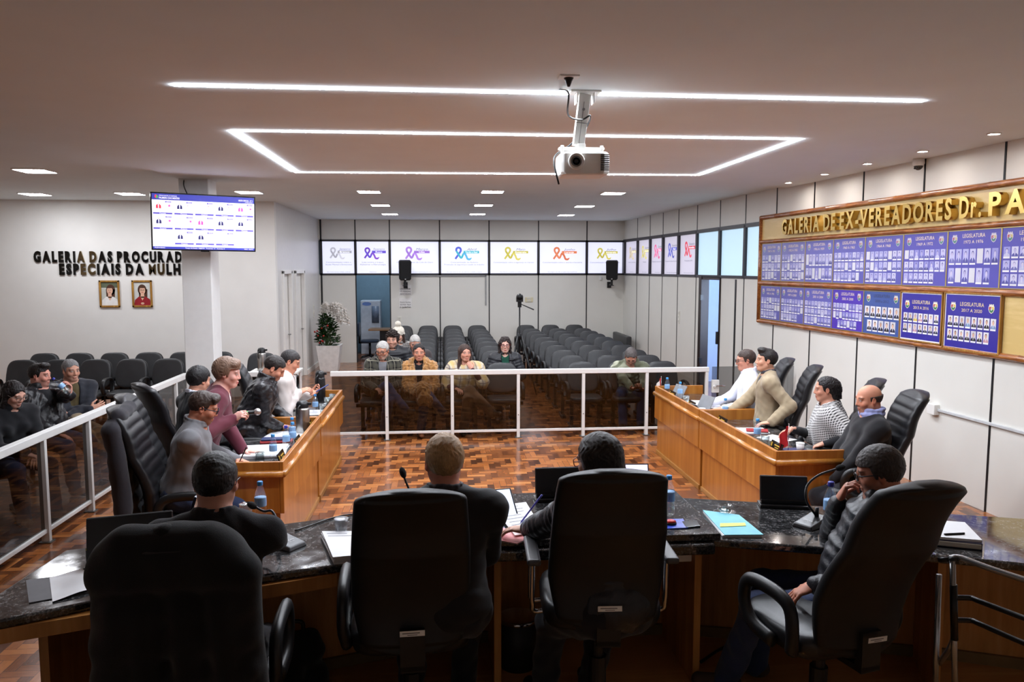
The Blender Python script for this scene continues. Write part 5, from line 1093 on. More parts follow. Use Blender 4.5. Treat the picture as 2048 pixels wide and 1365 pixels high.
FLY['l5'] = person('person in a pale blazer looking at a phone at the end of the desk', Y(581,724,8.3), -80, dict(fy=.30, lean=12, head=(-6,24,0), style='short', hair=(46,42,42), skin=(206,148,122), fat=.02, h=.005, shut=True, tops=[('tee', BLKSU, dict(i=.002, sleeves=False)), ('blazer', CREAM, dict(open=.2, i=.02))], legs_mat=DKTR,
   R=dict(w=(-1.5,8.25,1.0), pole=(.6,-.5,-.8), hd=(.85,.1,.35), pn=(.1,.4,-.8), curl=.8), L=dict(w=(-1.42,8.42,.95), pole=(-.8,-.3,-.7), hd=(.85,-.1,.3), pn=(-.2,-.4,.8), curl=.7)))
# ---- desk on the gallery side
FLY['r1'] = person('person in glasses and a white shirt at the far end of the desk', Y(1491,722,8.15), 74, dict(fy=.30, lean=6, head=(8,6,0), style='short', hair=(58,44,38), skin=(206,146,124), glasses=(40,38,40), grim=1.3, fat=.012, belly=.02, h=.005, tops=[('shirt', WHSH, dict(collar=1.15, seam=True, wr=.003))], legs_mat=DKTR,
   L=dict(w=(3.02,8.0,.80), pole=(-.7,-.5,-.5), hd=(-.95,.1,-.1), curl=.4), R=dict(w=(3.02,8.35,.80), pole=(.7,-.5,-.5), hd=(-.95,0,-.1), curl=.4)))
FLY['r2'] = person('person in a beige blazer over a charcoal shirt sitting upright', Y(1532,722,7.55), 72, dict(fy=.30, lean=2, head=(8,-3,0), style='quiff', hair=(30,25,24), skin=(210,158,132), h=.0048, sw=.2, tops=[('shirt', DKSH, dict(i=.003, collar=1.0, sleeves=False)), ('blazer', BEIGE, dict(open=.16, i=.022))], legs_mat=DKTR,
   R=dict(w=(2.98,7.75,.80), pole=(.6,-.3,-.8), hd=(-.95,.1,-.08), curl=.45), L=dict(w=(3.2,7.2,.80), pole=(-.3,-.6,-.9), hd=(-.9,.4,-.1), curl=.5)))
FLY['r3'] = person('dark-haired person wrapped in a black and white houndstooth shawl', Y(1651,780,6.6), 66, dict(fy=.30, fem=True, hs=.97, lean=4, head=(6,4,0), style='tied', cut=(.112,.004,.102), hair=(24,20,22), skin=(200,144,120), h=.0048, fat=.012, lips=(160,84,80), tops=[('sweater', SWEAT, dict(i=.004)), ('shawl', HOUND, dict(shawl=True, i=.02, sleeves=False, wr=.008, wf=20, hem=.0))], legs_mat=DKTR,
   R=dict(w=(3.2,6.75,.83), pole=(.6,-.4,-.8), hd=(-.8,.2,-.3), curl=.5), L=dict(w=(3.3,6.35,.78), pole=(-.6,-.4,-.8), hd=(-.8,.3,-.3), curl=.5)))
FLY['r4'] = person('bald person in a black sweater over a blue collar', Y(1737,800,5.85), 78, dict(fy=.30, lean=-2, head=(10,8,0), style='bald', hair=(70,60,56), skin=(206,146,120), beard=((110,100,96),.5), brow=(60,50,46), fat=.03, belly=.05, h=.0048, tops=[('collar_shirt', BLUSH, dict(i=.004, collar=1.7, sleeves=False)), ('sweater', SWEAT, dict(i=.016))], legs_mat=DKTR,
   L=dict(l=(-.12,.30,.60), pole=(-.9,-.4,-.4), curl=.6), R=dict(l=(.12,.32,.62), pole=(.9,-.4,-.4), curl=.6)))
# ---- audience
FLY['a1'] = person('grey-haired person in glasses and dark plaid jacket in the front row', Y(765,702,10.95), 176, dict(hs=1.05, lean=10, head=(-14,14,0), style='short', hair=(168,166,162), brow=(120,112,106), skin=(196,138,112), beard=((170,164,158),.45), glasses=(34,30,30), grim=1.5, h=.006, fat=.02, belly=.03, tops=[('tee', GREYSH, dict(i=.002, sleeves=False)), ('plaid_jacket', PLAID, dict(open=.2, i=.024, collar=1.2))], legs_mat=DENIM,
   fr=(-.34,.42,.36), fl=(-.05,.48,.085), fdr=(-.75,.75,.15), L=dict(l=(-.1,.3,.66)), R=dict(l=(.08,.3,.64))))
FLY['a2'] = person('person in a tan fur coat over a black roll-neck in the front row', Y(838,706,10.95), 178, dict(hs=1.05, fem=True, lean=6, head=(6,2,0), style='tied', cut=(.112,.0,.10), hair=(28,22,22), skin=(196,136,112), h=.006, tops=[('roll_neck', SWEAT, dict(i=.004, collar=1.6)), ('fur_coat', FUR, dict(open=.14, i=.03, fur=True, skirt=True, wr=.008, wf=60))], legs_mat=DENIM,
   fr=(-.34,.42,.32), fl=(-.04,.48,.085), fdr=(-.75,.75,.15), shoe_mat=P('boot_suede', (120,84,58), .9), L=dict(l=(-.08,.32,.6)), R=dict(l=(.02,.34,.6))))
FLY['a3'] = person('long-haired person in a yellow plaid shawl with a hand at the chin', Y(930,707,10.95), 172, dict(hs=1.05, fem=True, lean=8, head=(24,0,0), style='long', hair=(62,44,38), skin=(206,150,128), h=.006, tops=[('sweater', cloth('sweater_wine', (66,34,40), .9, .3), dict(i=.004)), ('shawl', SHAWL, dict(shawl=True, i=.02, sleeves=False, wr=.008, wf=20))], legs_mat=BROWNT, flare=1.5,
   fr=(-.40,.44,.32), fl=(-.02,.46,.085), fdr=(-.75,.75,.15), shoe_mat=P('boot_black', (18,18,20), .3), L=dict(l=(-.12,.27,.90), pole=(-.6,.2,-.9), hl=(.45,-.1,.85), nl=(.3,-.9,0), curl=.9), R=dict(l=(.1,.3,.62))))
FLY['a4'] = person('person in red glasses and dark puffer jacket in the second row', Y(1010,691,11.85), 180, dict(hs=1.05, fem=True, lean=8, head=(-2,2,0), style='wavy', hair=(40,28,26), skin=(228,182,164), lips=(180,60,66), glasses=(120,40,50), grim=1.4, h=.006, ridge=True, vol=.006, tops=[('top', GREENT, dict(i=.002, ridge=False)), ('puffer_jacket', PUFF, dict(open=.14, i=.024, collar=1.2))], legs_mat=DKTR))
FLY['a5'] = person('curly-haired person in a dark padded jacket in the second row', Y(785,680,11.85), 178, dict(hs=1.05, lean=8, head=(-8,8,0), style='curly', hair=(40,30,26), vol=.016, skin=(220,168,146), beard=((60,46,40),.35), h=.006, ridge=True, tops=[('padded_jacket', PUFF, dict(i=.02, collar=1.2))], legs_mat=DKTR))
FLY['a6'] = person('person in a cream bobble hat and tweed coat in the third row', Y(797,671,12.7), 186, dict(hs=1.05, fem=True, lean=6, head=(-20,12,0), style='long', hair=(60,44,38), hat=True, skin=(220,172,150), h=.007, tops=[('tweed_coat', TWEED, dict(i=.03, collar=1.3))], legs_mat=DKTR))
FLY['a7'] = person('white-haired person with face half hidden behind the fur coat', Y(830,687,12.65), 182, dict(hs=1.05, lean=8, head=(0,20,0), style='short', hair=(190,188,184), brow=(150,146,140), skin=(206,150,128), h=.007, tops=[('coat', cloth('coat_grey_brown', (74,66,66), .8, .2), dict(i=.022, collar=1.2))], legs_mat=DKTR))
FLY['a8'] = person('person in a grey-green hoodie bent over a phone in the front row', Y(1262,714,11.0), 172, dict(hs=1.05, lean=26, head=(-6,44,0), style='short', hair=(84,78,76), recede=.012, skin=(200,140,116), beard=((120,112,106),.4), glasses=(60,60,62), h=.006, shut=True, fat=.015, tops=[('hoodie', CAMO, dict(i=.024, hood=True, wr=.008))], legs_mat=DENIM,
   L=dict(w=Y(1285,782,10.6), pole=(-.8,-.4,-.4), hl=(.5,.8,.2), nl=(0,0,1), curl=.7), R=dict(w=Y(1268,784,10.6), pole=(.8,-.4,-.4), hl=(-.5,.8,.1), nl=(0,0,1), curl=.7)))
# ---- side seating by the railing
FLY['g1'] = person('long-haired person in thin glasses and black top reading by the railing', Y(28,790,7.45), -128, dict(fem=True, hs=1.02, lean=10, head=(16,22,0), style='long', hair=(26,20,20), skin=(216,164,144), h=.005, shut=True, glasses=(120,110,104), tops=[('sweater', SWEAT, dict(i=.016, collar=1.4))], legs_mat=DENIM,
   R=dict(l=(.02,.38,.62), pole=(.8,-.4,-.4), curl=.5), L=dict(l=(-.05,.40,.60), curl=.5)))
FLY['g2'] = person('reclining person in a black leather jacket holding up a water bottle', Y(80,752,8.4), -112, dict(lean=-6, hs=1.0, head=(20,4,0), style='quiff', hair=(28,23,22), skin=(214,150,132), beard=((80,60,54),.5), h=.005, fat=.03, belly=.04, tops=[('tee', SWEAT, dict(i=.002, sleeves=False)), ('leather_jacket', LEATH, dict(open=.2, i=.024, collar=1.3, wr=.008))], legs_mat=DENIM,
   L=dict(w=Y(140,790,8.15), pole=(-.6,-.2,-1), hd=(.1,.1,1), pn=(-.6,-.6,.1), curl=.8), R=dict(l=(.1,.3,.62), curl=.4)))
FLY['g3'] = person('grey-haired person in a dark navy jacket with folded arms', Y(142,742,9.0), -142, dict(lean=-2, hs=1.0, head=(12,6,0), style='short', hair=(120,118,118), recede=.008, brow=(70,62,58), skin=(206,152,128), beard=((120,104,96),.25), h=.005, fat=.02, tops=[('tee', OLIVE, dict(i=.004, sleeves=False)), ('jacket', cloth('jacket_navy', (34,36,44), .8, .2), dict(open=.1, i=.024))], legs_mat=KHAKI,
   R=dict(l=(-.12,.24,.74), pole=(.9,-.1,-.5), hl=(-.9,.1,.25), nl=(0,-1,0), curl=.4), L=dict(l=(.10,.27,.70), pole=(-.9,-.1,-.5), hl=(.9,.1,.1), nl=(0,-1,0), curl=.5), fr=(-.1,.55,.3), fdr=(-.3,1,.2), fl=(-.16,.5,.09)))

# ---- chairs take their place behind the people at the desks and on the dais
CH = {'l1':(-.03,'black ribbed executive chair with a dark jacket hung on it by the railing'),'l2':(-.14,'ribbed executive chair behind the standing speaker'),'l3':(-.02,'ribbed executive chair behind the dark-suited person by the column'),
  'l4':(-.06,'ribbed executive chair of the person in the leather jacket'),'l5':(-.03,'ribbed executive chair of the person in the pale blazer'),
  'r1':(.0,'ribbed executive chair of the person in the white shirt'),'r2':(-.08,'ribbed executive chair standing behind the person in the beige blazer'),'r3':(.0,'ribbed executive chair of the person in the houndstooth shawl'),'r4':(.0,'ribbed executive chair of the bald person in black')}
first = None
for k, (off, lab) in CH.items():
    o, q = FLY[k]; rzz = o.rotation_euler.z; f = Vector((-math.sin(rzz), math.cos(rzz), 0)); p = Vector(q['root'])+f*(.08+off); p.z = 0
    if first is None: first = make_exec(lab, 'executive chairs behind the council desks', H=.84, lift=.06, recl=4); c = first; c.location = p; c.rotation_euler = (0,0,rzz+math.pi)
    else: c = dup(first, p, rzz+math.pi, lab)
    FLY[k+'c'] = c
def dchair(label, x, y, hd, lift, H, arm, sticker=True, recl=0.0, roll=0.0):
    c = make_exec(label, 'executive chairs on the dais', False, arm, sticker, H, lift, recl, roll); c.location = (x,y,DZ); c.rotation_euler = (0,0,(hd+180)*D2R); return c
p = ay(815,1150,3.02); dchair('tall black dais chair of the fair-haired person, loop armrests', p.x, 3.33, 3, .13, .72, 'loop')
p = ay(1228,1150,3.02); dchair('tall black dais chair with chrome and grey pad armrests', p.x, 3.33, -3, .2, .71, 'pad')
p = ay(1770,1130,2.98); dchair('black dais chair turned aside under the person in jeans', p.x-.125, 3.26, 15, .07, .845, 'loop', True, 9, 3)
p = ay(372,1200,2.85); COATC = dchair('black dais chair draped with a dark coat', p.x, 3.1, 2, .06, .68, 'loop', False)
# dark coat over the chair back
xc, yc0 = p.x, 3.1-.36
r = empty('draped_coat', (xc-.02,yc0,1.325), 2*D2R, 'long black coat hung over the back of a dais chair', 'coat')
COATM = cloth('coat_black', (15,15,17), .9, .3)
pr = [cap((-.13,.0,.0),(.13,.0,.0),.085,None,.05), cap((-.17,.02,-.06),(.17,.02,-.06),.10,None,.05), cap((-.17,.02,-.3),(.2,.02,-.3),.08,None,.05), cap((-.17,.04,-.6),(.2,.04,-.6),.08,None,.05), cap((-.10,-.0,-.02),(-.2,.0,-.10),.05,.055,.04), cap((.10,-.0,-.02),(.235,.0,-.10),.05,.055,.04)]
for i in range(7):
    zz = -.1-.12*i; pr.append(cap((-.195-.006*i,-.01,zz),(.235+.004*i,-.01,zz),.055,None,.06)); 
for xx in (-.17,-.07,.06,.19): pr.append(cap((xx,-.05,-.2),(xx*1.1,-.06,-.95),.03,.035,.05))
pr += [cap((-.2,.02,-.1),(-.245,.06,-.72),.05,.045,.04), cap((.25,.02,-.1),(.285,.06,-.72),.05,.045,.04)]
V, F = sdf_mesh(pr, .009, hnoise(.006, 18, 5, (1.5,1,.35))); np_mesh('cloth', V, F, COATM, r)
pr = [cap((-.09,.02,.035),(.0,-.02,.055),.03,.03,.03), cap((.0,-.02,.055),(.09,.02,.035),.03,.03,.03)]; V, F = sdf_mesh(pr, .008); np_mesh('collar', V, F, COATM, r)
# dark jacket over the desk chair
c = FLY['l1c']; r = empty('draped_jacket', (c.location.x,c.location.y,1.05), c.rotation_euler.z, 'dark grey jacket hanging from the shoulder of an executive chair by the railing', 'jacket')
pr = [cap((-.16,.40,.24),(.16,.40,.24),.05,None,.05)]+[cap((-.21-.004*k,.44-.012*k,.16-.11*k),(.22+.005*k,.44-.012*k,.16-.11*k),.05,None,.06) for k in range(7)]+[cap((.23,.42,.14),(.29,.36,-.40),.055,.05,.04), cap((-.23,.42,.14),(-.27,.36,-.40),.055,.05,.04), cap((.05,.47,.1),(.08,.42,-.5),.03,.035,.04), cap((-.1,.47,.1),(-.12,.42,-.5),.03,.035,.04)]
V, F = sdf_mesh(pr, .009, hnoise(.006, 22, 9, (1.2,1.2,.5))); np_mesh('cloth', V, F, cloth('jacket_dark_grey', (40,38,44), .85, .25), r)
# ================================================================ SMALL THINGS
PET = pane('pet_plastic', (.955,.97,.98), .1, .06); GLS = pane('clear_glass', (.82,.86,.86), .16, .03); PETL = P('bottle_label_blue', (140,182,226), .4, .1); PAPER = P('paper_white', (236,236,238), .7, .02); PAPINK = P('paper_ink', (150,150,156), .7)
CAPB = P('bottle_cap_blue', (58,140,204), .4); CAPD = P('bottle_cap_dark_blue', (44,52,150), .4); INKB = P('label_dark', (80,110,190), .4)
def bottle(loc, label, cap_=CAPB, s=1.0, rot_=None):
    r = empty('water_bottle', loc, 0, label, 'bottle', 'water bottles')
    if rot_: r.rotation_euler = rot_
    k = s; m = M().mat(PET); m.lathe([(.004*k,.006*k),(.026*k,0),(.031*k,.008*k),(.031*k,.04*k),(.029*k,.05*k),(.031*k,.06*k),(.031*k,.13*k),(.027*k,.15*k),(.017*k,.18*k),(.0125*k,.188*k),(.0125*k,.2*k)], n=18); m.build('body', r, True)
    m = M().mat(PETL); m.lathe([(.0316*k,.078*k),(.0318*k,.08*k),(.0318*k,.125*k),(.0314*k,.127*k)], n=18); m.mat(INKB); m.T = Matrix.Identity(4)
    for a in (0,2.1,4.2): m.add([(.0323*k*math.cos(a+d), .0323*k*math.sin(a+d), z*k) for d, z in ((-.4,.09),(.4,.09),(.4,.112),(-.4,.112))], [(0,1,2,3)])
    m.build('label', r, True)
    m = M().mat(cap_); m.lathe([(.0145*k,.192*k),(.0155*k,.194*k),(.0155*k,.212*k),(.013*k,.215*k),(0,.215*k)], n=14); m.build('cap', r, True); return r
def sheet(m, poly, z, t=.0015): m.prism([(p[0],p[1]) for p in poly], z, z+t)
def papers(name, pts, z, label, n=3, mat=PAPER, lines=6, cat='papers', jitter=.012, t=.002, group=None):
    """loose sheets lying flat: pts are four table-plane corners (near edge first)"""
    c = sum((Vector((p[0],p[1],0)) for p in pts), Vector())/4; r = empty(name, (c.x,c.y,z), 0, label, cat, group); rnd = random.Random(label)
    for i in range(n):
        a = rnd.uniform(-1,1)*jitter*6 if i else 0; dx, dy = (rnd.uniform(-1,1)*jitter, rnd.uniform(-1,1)*jitter) if i else (0,0); m = M().mat(mat if i == n-1 or mat is PAPER else PAPER)
        q = [Matrix.Rotation(a, 3, 'Z') @ (Vector((p[0],p[1],0))-c)+Vector((dx,dy,0)) for p in pts]; sheet(m, q, i*(t+.0004), t)
        if i == n-1 and lines:
            m.mat(PAPINK); z2 = i*(t+.0004)+t+.0005
            for k in range(lines):
                v = .88-.1*k; u1 = rnd.uniform(.55,.9)
                f = lambda u, w: tuple((q[0].lerp(q[1], u)).lerp(q[3].lerp(q[2], u), w))[:2]
                m.add([(*f(.1,v),z2),(*f(u1,v),z2),(*f(u1,v+.025),z2),(*f(.1,v+.025),z2)], [(0,1,2,3)])
        m.build('sheet', r)
    return r
def quad(cx, cy, w, h, a):
    c, s = math.cos(a*D2R), math.sin(a*D2R); return [(cx+x*c-y*s, cy+x*s+y*c) for x, y in ((-w/2,-h/2),(w/2,-h/2),(w/2,h/2),(-w/2,h/2))]
def cup(loc, label, name='plastic_cup', h=.085, r0=.026, r1=.035, mat=None, liquid=None):
    r = empty(name, loc, 0, label, 'cup'); m = M().mat(mat or pane('cup_plastic', (.8,.82,.84), .12, .2)); m.lathe([(r0,0),(r1,h),(r1-.002,h),(r0-.002,.003),(0,.003)], n=18); m.lathe([(r1,h-.003),(r1+.002,h),(r1,h+.002)], n=18); m.build('wall', r, True)
    if liquid: m = M().mat(P('drink_milky', (214,204,184), .3)); m.disc(0,0,r0+.001,r0+.001,.012); m.build('drink', r)
    return r
def microphone(loc, neck, label, basecol=None):
    r = empty('desk_microphone', loc, 0, label, 'microphone'); m = M().mat(basecol or BLK)
    d = Vector((neck[-1][0],neck[-1][1],0)).normalized(); a = math.atan2(d.y, d.x)
    m.T = Matrix.Rotation(a, 4, 'Z'); m.add([(-.09,-.06,0),(.09,-.06,0),(.09,.06,0),(-.09,.06,0),(-.08,-.052,.022),(.08,-.052,.05),(.08,.052,.05),(-.08,.052,.022)], [(0,3,2,1),(4,5,6,7),(0,1,5,4),(1,2,6,5),(2,3,7,6),(3,0,4,7)]); m.build('base', r, bevel=.006)
    m = M().mat(BLK); p = bez([(d.x*.05,d.y*.05,.04)]+neck, 8); m.tube(p, .0065, 8); m.cyl(p[0], p[0]+Vector((0,0,.05)), .011, 10); m.build('gooseneck', r, True)
    m = M().mat(P('mic_foam', (18,18,19), .95, .2, 200, bump=.6)); e = Vector(neck[-1]); t = (e-Vector(neck[-2])).normalized(); Rq = t.to_track_quat('Z','Y').to_matrix(); m.ball(tuple(e+t*.02), (.018,.018,.032), 12, 8, Rq); m.build('foam_head', r, True)
    m = M().mat(P('mic_print', (170,170,170), .5)); m.T = Matrix.Rotation(a, 4, 'Z') @ Matrix.Translation((-.03,0,.034)) @ Matrix.Rotation(-.175, 4, 'Y') @ Matrix.Rotation(-math.pi/2, 4, 'Z'); m.text('DYLAN', 0, 0, .011, .001, bold=.01); m.text('DL-50', 0, -.016, .008, .001); m.build('printing', r); return r
def monitor(c, rz, w, h, tilt, label, lit=False):
    r = empty('desk_monitor', c, rz*D2R, label, 'monitor'); m = M().mat(BLK); T = Matrix.Translation((0,0,.035)) @ Matrix.Rotation(tilt*D2R, 4, 'X'); m.T = T
    m.box((-w/2,-.012,0),(w/2,.012,h)); m.mat(P('monitor_edge', (60,62,64), .4)); m.box((-w/2-.003,-.01,-.002),(w/2+.003,.01,-.0)); m.box((-w/2-.003,.0,0),(-w/2,.01,h)); m.box((w/2,.0,0),(w/2+.003,.01,h)); m.box((-w/2,.0,h),(w/2,.01,h+.003)); m.build('display', r, bevel=.002)
    m = M().mat(BLK); m.box((-w/2-.01,-.05,0),(w/2+.01,.05,.02)); m.box((-w/2,-.02,.02),(w/2,.02,.045)); m.build('stand', r, bevel=.004); return r
Zc = CT; Zs = CT+.035
monitor((*az(1567,1014,Zc)[:2],Zc), -12, .26, .14, -10, 'black desk monitor on the counter beside the gooseneck microphone')
monitor((*az(1118,1000,Zs)[:2],Zs), 2, .27, .15, -8, 'black desk monitor half hidden behind the writing person')
monitor((*az(262,1128,Zc)[:2],Zc), 14, .36, .19, -12, 'black desk monitor next to the coat-draped chair at the counter end')
m = M().mat(P('speaker_box_black',(18,18,18),.4)); p = az(192,1128,Zc); m.box((p.x-.03,p.y-.03,Zc),(p.x+.03,p.y+.03,Zc+.085)); m.mat(P('yellow_stripe',(214,206,60),.4)); m.box((p.x-.028,p.y-.031,Zc+.074),(p.x+.028,p.y-.029,Zc+.082)); m.mat(P('box_print',(180,180,180),.5)); m.T = frame_mat((p.x,p.y-.031,Zc+.045),(1,0,0),(0,-1,0)); m.text('MAX', 0, 0, .012, 0.0005); tag(m.build('pocket_device', bevel=.004), 'small black device with a yellow edge in front of the counter-end monitor', 'device')
p = az(1622,1052,Zc); microphone(p, [(-.02,.02,.13),(.0,.06,.2),(.08,.09,.25),(.2,.12,.275)], 'black gooseneck microphone before the person in the quilted jacket')
p = az(571,1092,Zc); microphone(p, [(-.03,.0,.1),(-.07,.05,.16),(-.12,.09,.15),(-.17,.12,.165)], 'gooseneck microphone with a grey base beside the charcoal sweater', P('mic_base_grey', (92,94,98), .4))
p = az(838,1050,Zc); microphone(p, [(-.02,.0,.1),(-.05,.03,.18),(-.075,.06,.235),(-.08,.065,.25)], 'gooseneck microphone rising behind the fair-haired person chair')
p = az(1180,1040,Zs); microphone(p, [(-.05,.0,.08),(-.1,.02,.14),(-.13,.04,.17),(-.1,.06,.2)], 'gooseneck microphone beside the writing person')
bottle((*az(522,1040,Zc)[:2],Zc), 'half-litre water bottle with light blue cap at the counter end'); bottle((*az(1337,1030,Zs)[:2],Zs), 'water bottle with light blue cap on the raised slab', s=1.02); bottle((*az(1659,1052,Zc)[:2],Zc), 'water bottle with dark blue cap beside the gooseneck base', CAPD, 1.12)
cup((*az(683,1072,Zc)[:2],Zc), 'translucent disposable cup with a little drink left', h=.09, r0=.026, r1=.036, liquid=True)
cup((*az(493,1052,Zc)[:2],Zc), 'clear tumbler beside the bottle at the counter end', 'drinking_glass', .12, .03, .034, GLS); cup((*az(1681,1046,Zc)[:2],Zc), 'clear tumbler behind the dark-capped bottle', 'drinking_glass', .11, .03, .035, GLS)
r = empty('tea_cup', (*az(1449,1029,Zc)[:2],Zc), 0, 'clear glass tea cup on its saucer', 'cup'); m = M().mat(GLS); m.lathe([(.02,.008),(.036,.02),(.038,.055),(.035,.055),(.032,.02),(0,.012)], n=20); m.build('bowl', r, True); m = M().mat(GLS); m.lathe([(.03,0),(.055,.01),(.062,.014),(.055,.013),(.028,.004),(0,.004)], n=22); m.build('saucer', r, True); m = M().mat(GLS); m.tube([(.036,0,.045),(.055,0,.042),(.055,0,.025),(.036,0,.022)], .004, 8); m.build('handle', r, True)
cy_ = P('folder_cyan', (120,196,214), .6); q = [az(1446,1076,Zc),az(1524,1076,Zc),az(1478,1036,Zc),az(1406,1026,Zc)]; r = papers('document_folder', q, Zc, 'stack of pale cyan folders with a yellow note', 4, cy_, 0, 'folder', .006, .004)
m = M().mat(P('note_yellow',(224,226,110),.6)); q2 = [az(1440,1054,Zc+.02)-Vector(r.location),az(1492,1052,Zc+.02)-Vector(r.location),az(1490,1046,Zc+.02)-Vector(r.location),az(1440,1047,Zc+.02)-Vector(r.location)]; sheet(m, q2, .019, .001); m.build('sticky_note', r)
q = [az(668,1130,Zc),az(728,1124,Zc),az(728,1076,Zc),az(642,1077,Zc)]; papers('paper_stack', q, Zc, 'thick stack of white paper beside the disposable cup', 5, PAPER, 2, 'papers', .004, .007)
q = [az(60,1207,Zc),az(110,1199,Zc),az(101,1155,Zc),az(53,1163,Zc)]
r = empty('ring_folder', (*az(120,1180,Zc)[:2],Zc), 0, 'open grey folder with white pages at the counter end', 'folder'); o = Vector(r.location)
m = M().mat(P('folder_grey',(96,96,100),.5)); sheet(m, [az(58,1208,Zc)-o,az(215,1180,Zc)-o,az(212,1140,Zc)-o,az(52,1163,Zc)-o], 0, .004); m.build('cover', r)
m = M().mat(PAPER); a, b, c_, d_ = [az(*t_, Zc)-o for t_ in ((105,1207),(212,1176),(206,1136),(99,1158))]
m.grid(lambda u, v: (lambda P0: (P0.x, P0.y, .006+.018*math.sin(math.pi*min(1,u*1.2))*u))(a.lerp(b,u).lerp(d_.lerp(c_,u),v)), 14, 6); m.build('page', r, True)
# tablet with sheets, pink folder and pens on the raised slab
r = empty('tablet', (*az(1003,1040,Zs)[:2],Zs), 12*D2R, 'tablet with a lit page propped up beside the writing person', 'tablet')
T = Matrix.Rotation(38*D2R, 4, 'X') @ Matrix.Rotation(0, 4, 'Z'); m = M().mat(BLK); m.T = T @ Matrix.Translation((0,.0,0)); m.box((-.1,0,-.008),(.1,.2,0)); m.mat(screen('tablet_page', (196,216,248), .5)); m.rect(-.09,.01,.09,.19,.001); m.mat(screen('tablet_bar', (150,170,220), .4)); m.rect(-.09,.165,.09,.168,.0015)
for i in range(5): m.rect(-.07,.13-.02*i,.05-.02*(i%2),.134-.02*i,.0015)
m.build('display', r, bevel=.003); m = M().mat(BLK); m.T = Matrix.Identity(4); m.box((-.04,.06,0),(.04,.16,.004)); m.add([(-.04,.15,.004),(.04,.15,.004),(.04,.085,.07),(-.04,.085,.07),(-.04,.155,.004),(.04,.155,.004),(.04,.09,.075),(-.04,.09,.075)], [(0,1,2,3),(7,6,5,4),(0,3,7,4),(1,5,6,2)]); m.build('stand', r)
q = [az(985,1080,Zs),az(1035,1090,Zs),az(1062,1076,Zs),az(985,1050,Zs)]; papers('document_folder', q, Zs, 'pink folder under loose sheets at the slab edge', 2, P('folder_pink',(232,160,160),.6), 0, 'folder', .004, .003)
q = [az(1030,1073,Zs+.012),az(1085,1062,Zs+.012),az(1047,1006,Zs+.012),az(985,1014,Zs+.012)]; papers('loose_sheets', q, Zs+.012, 'white printed sheets in front of the lit tablet', 2, PAPER, 7, 'papers', .008)
def pen(a, b, label, col, r=.0045):
    m = M().mat(col); a = Vector(a); b = Vector(b); m.cyl(a, b, r, 8); m.cyl(b, b+(b-a).normalized()*.012, r, 8, r*.2); o = tag(m.build('pen', smooth=True), label, 'pen'); return o
pen(az(1070,1030,Zs+.012), az(1092,1048,Zs+.012), 'pink pen lying by the writing hands', P('pen_pink',(232,160,172),.4), .006)
pen(Vector((.50,3.80,1.16)), Vector((.40,3.84,1.01)), 'blue pen held in the writing hand', P('pen_blue',(60,60,170),.4)); pen(Vector((-1.50,6.02,.93)), Vector((-1.56,6.06,.82)), 'black pen held by the bearded person', BLK)
r = empty('tablet', (*az(1270,985,Zs)[:2],Zs), -4*D2R, 'dark-framed tablet peeking out behind the chrome-armed chair', 'tablet'); m = M().mat(BLK); m.T = Matrix.Rotation(70*D2R, 4, 'X'); m.box((-.09,0,-.008),(.09,.17,0)); m.mat(screen('tablet_violet', (214,206,255), .5)); m.rect(-.083,.008,.083,.163,.001); m.build('display', r, bevel=.003); m = M().mat(BLK); m.box((-.06,0,0),(.06,.1,.006)); m.build('stand', r)
q = [az(1334,1060,Zs),az(1376,1058,Zs),az(1366,1040,Zs),az(1334,1041,Zs)]; papers('booklet', q, Zs, 'glossy blue booklet at the slab edge', 1, P('booklet_blue',(40,70,180),.25,.3,20), 0, 'booklet', 0, .006)
m = M().mat(P('phone_black',(16,16,20),.15)); q = [az(1372,1058,Zs),az(1401,1055,Zs),az(1394,1044,Zs),az(1364,1046,Zs)]; sheet(m, q, Zs, .008); tag(m.build('smartphone', bevel=.002), 'black phone beside the glossy blue booklet', 'phone')
m = M().mat(P('red_plastic',(196,36,30),.3)); p = az(1341,1046,Zs+.012); m.ball((p.x,p.y,Zs+.017), (.03,.024,.012)); m.mat(BLK); m.cyl((p.x,p.y,Zs+.006),(p.x,p.y,Zs+.016),.031,16); tag(m.build('pocket_tin', smooth=True), 'small red and black round tin on the booklet', 'tin')
# books at the counter end near the walking frame
r = empty('book_stack', (*az(1917,1095,Zc)[:2],Zc), 0, 'thick bound volume topped with white sheets by the walking frame', 'book'); 
m = M().mat(P('book_dark',(52,48,70),.5)); m.T = Matrix.Rotation(-24*D2R, 4, 'Z'); m.box((-.11,-.02,0),(.1,.28,.035)); m.mat(P('book_pages',(206,200,186),.7)); m.box((-.105,-.023,.005),(.095,.275,.03)); m.build('volume', r, bevel=.003)
m = M().mat(PAPER); m.T = Matrix.Rotation(-20*D2R, 4, 'Z'); m.box((-.1,-.01,.036),(.1,.27,.048)); m.mat(BLK); m.cyl((-.06,.02,.053),(.04,.06,.053),.005,8); m.build('sheet_pile', r)
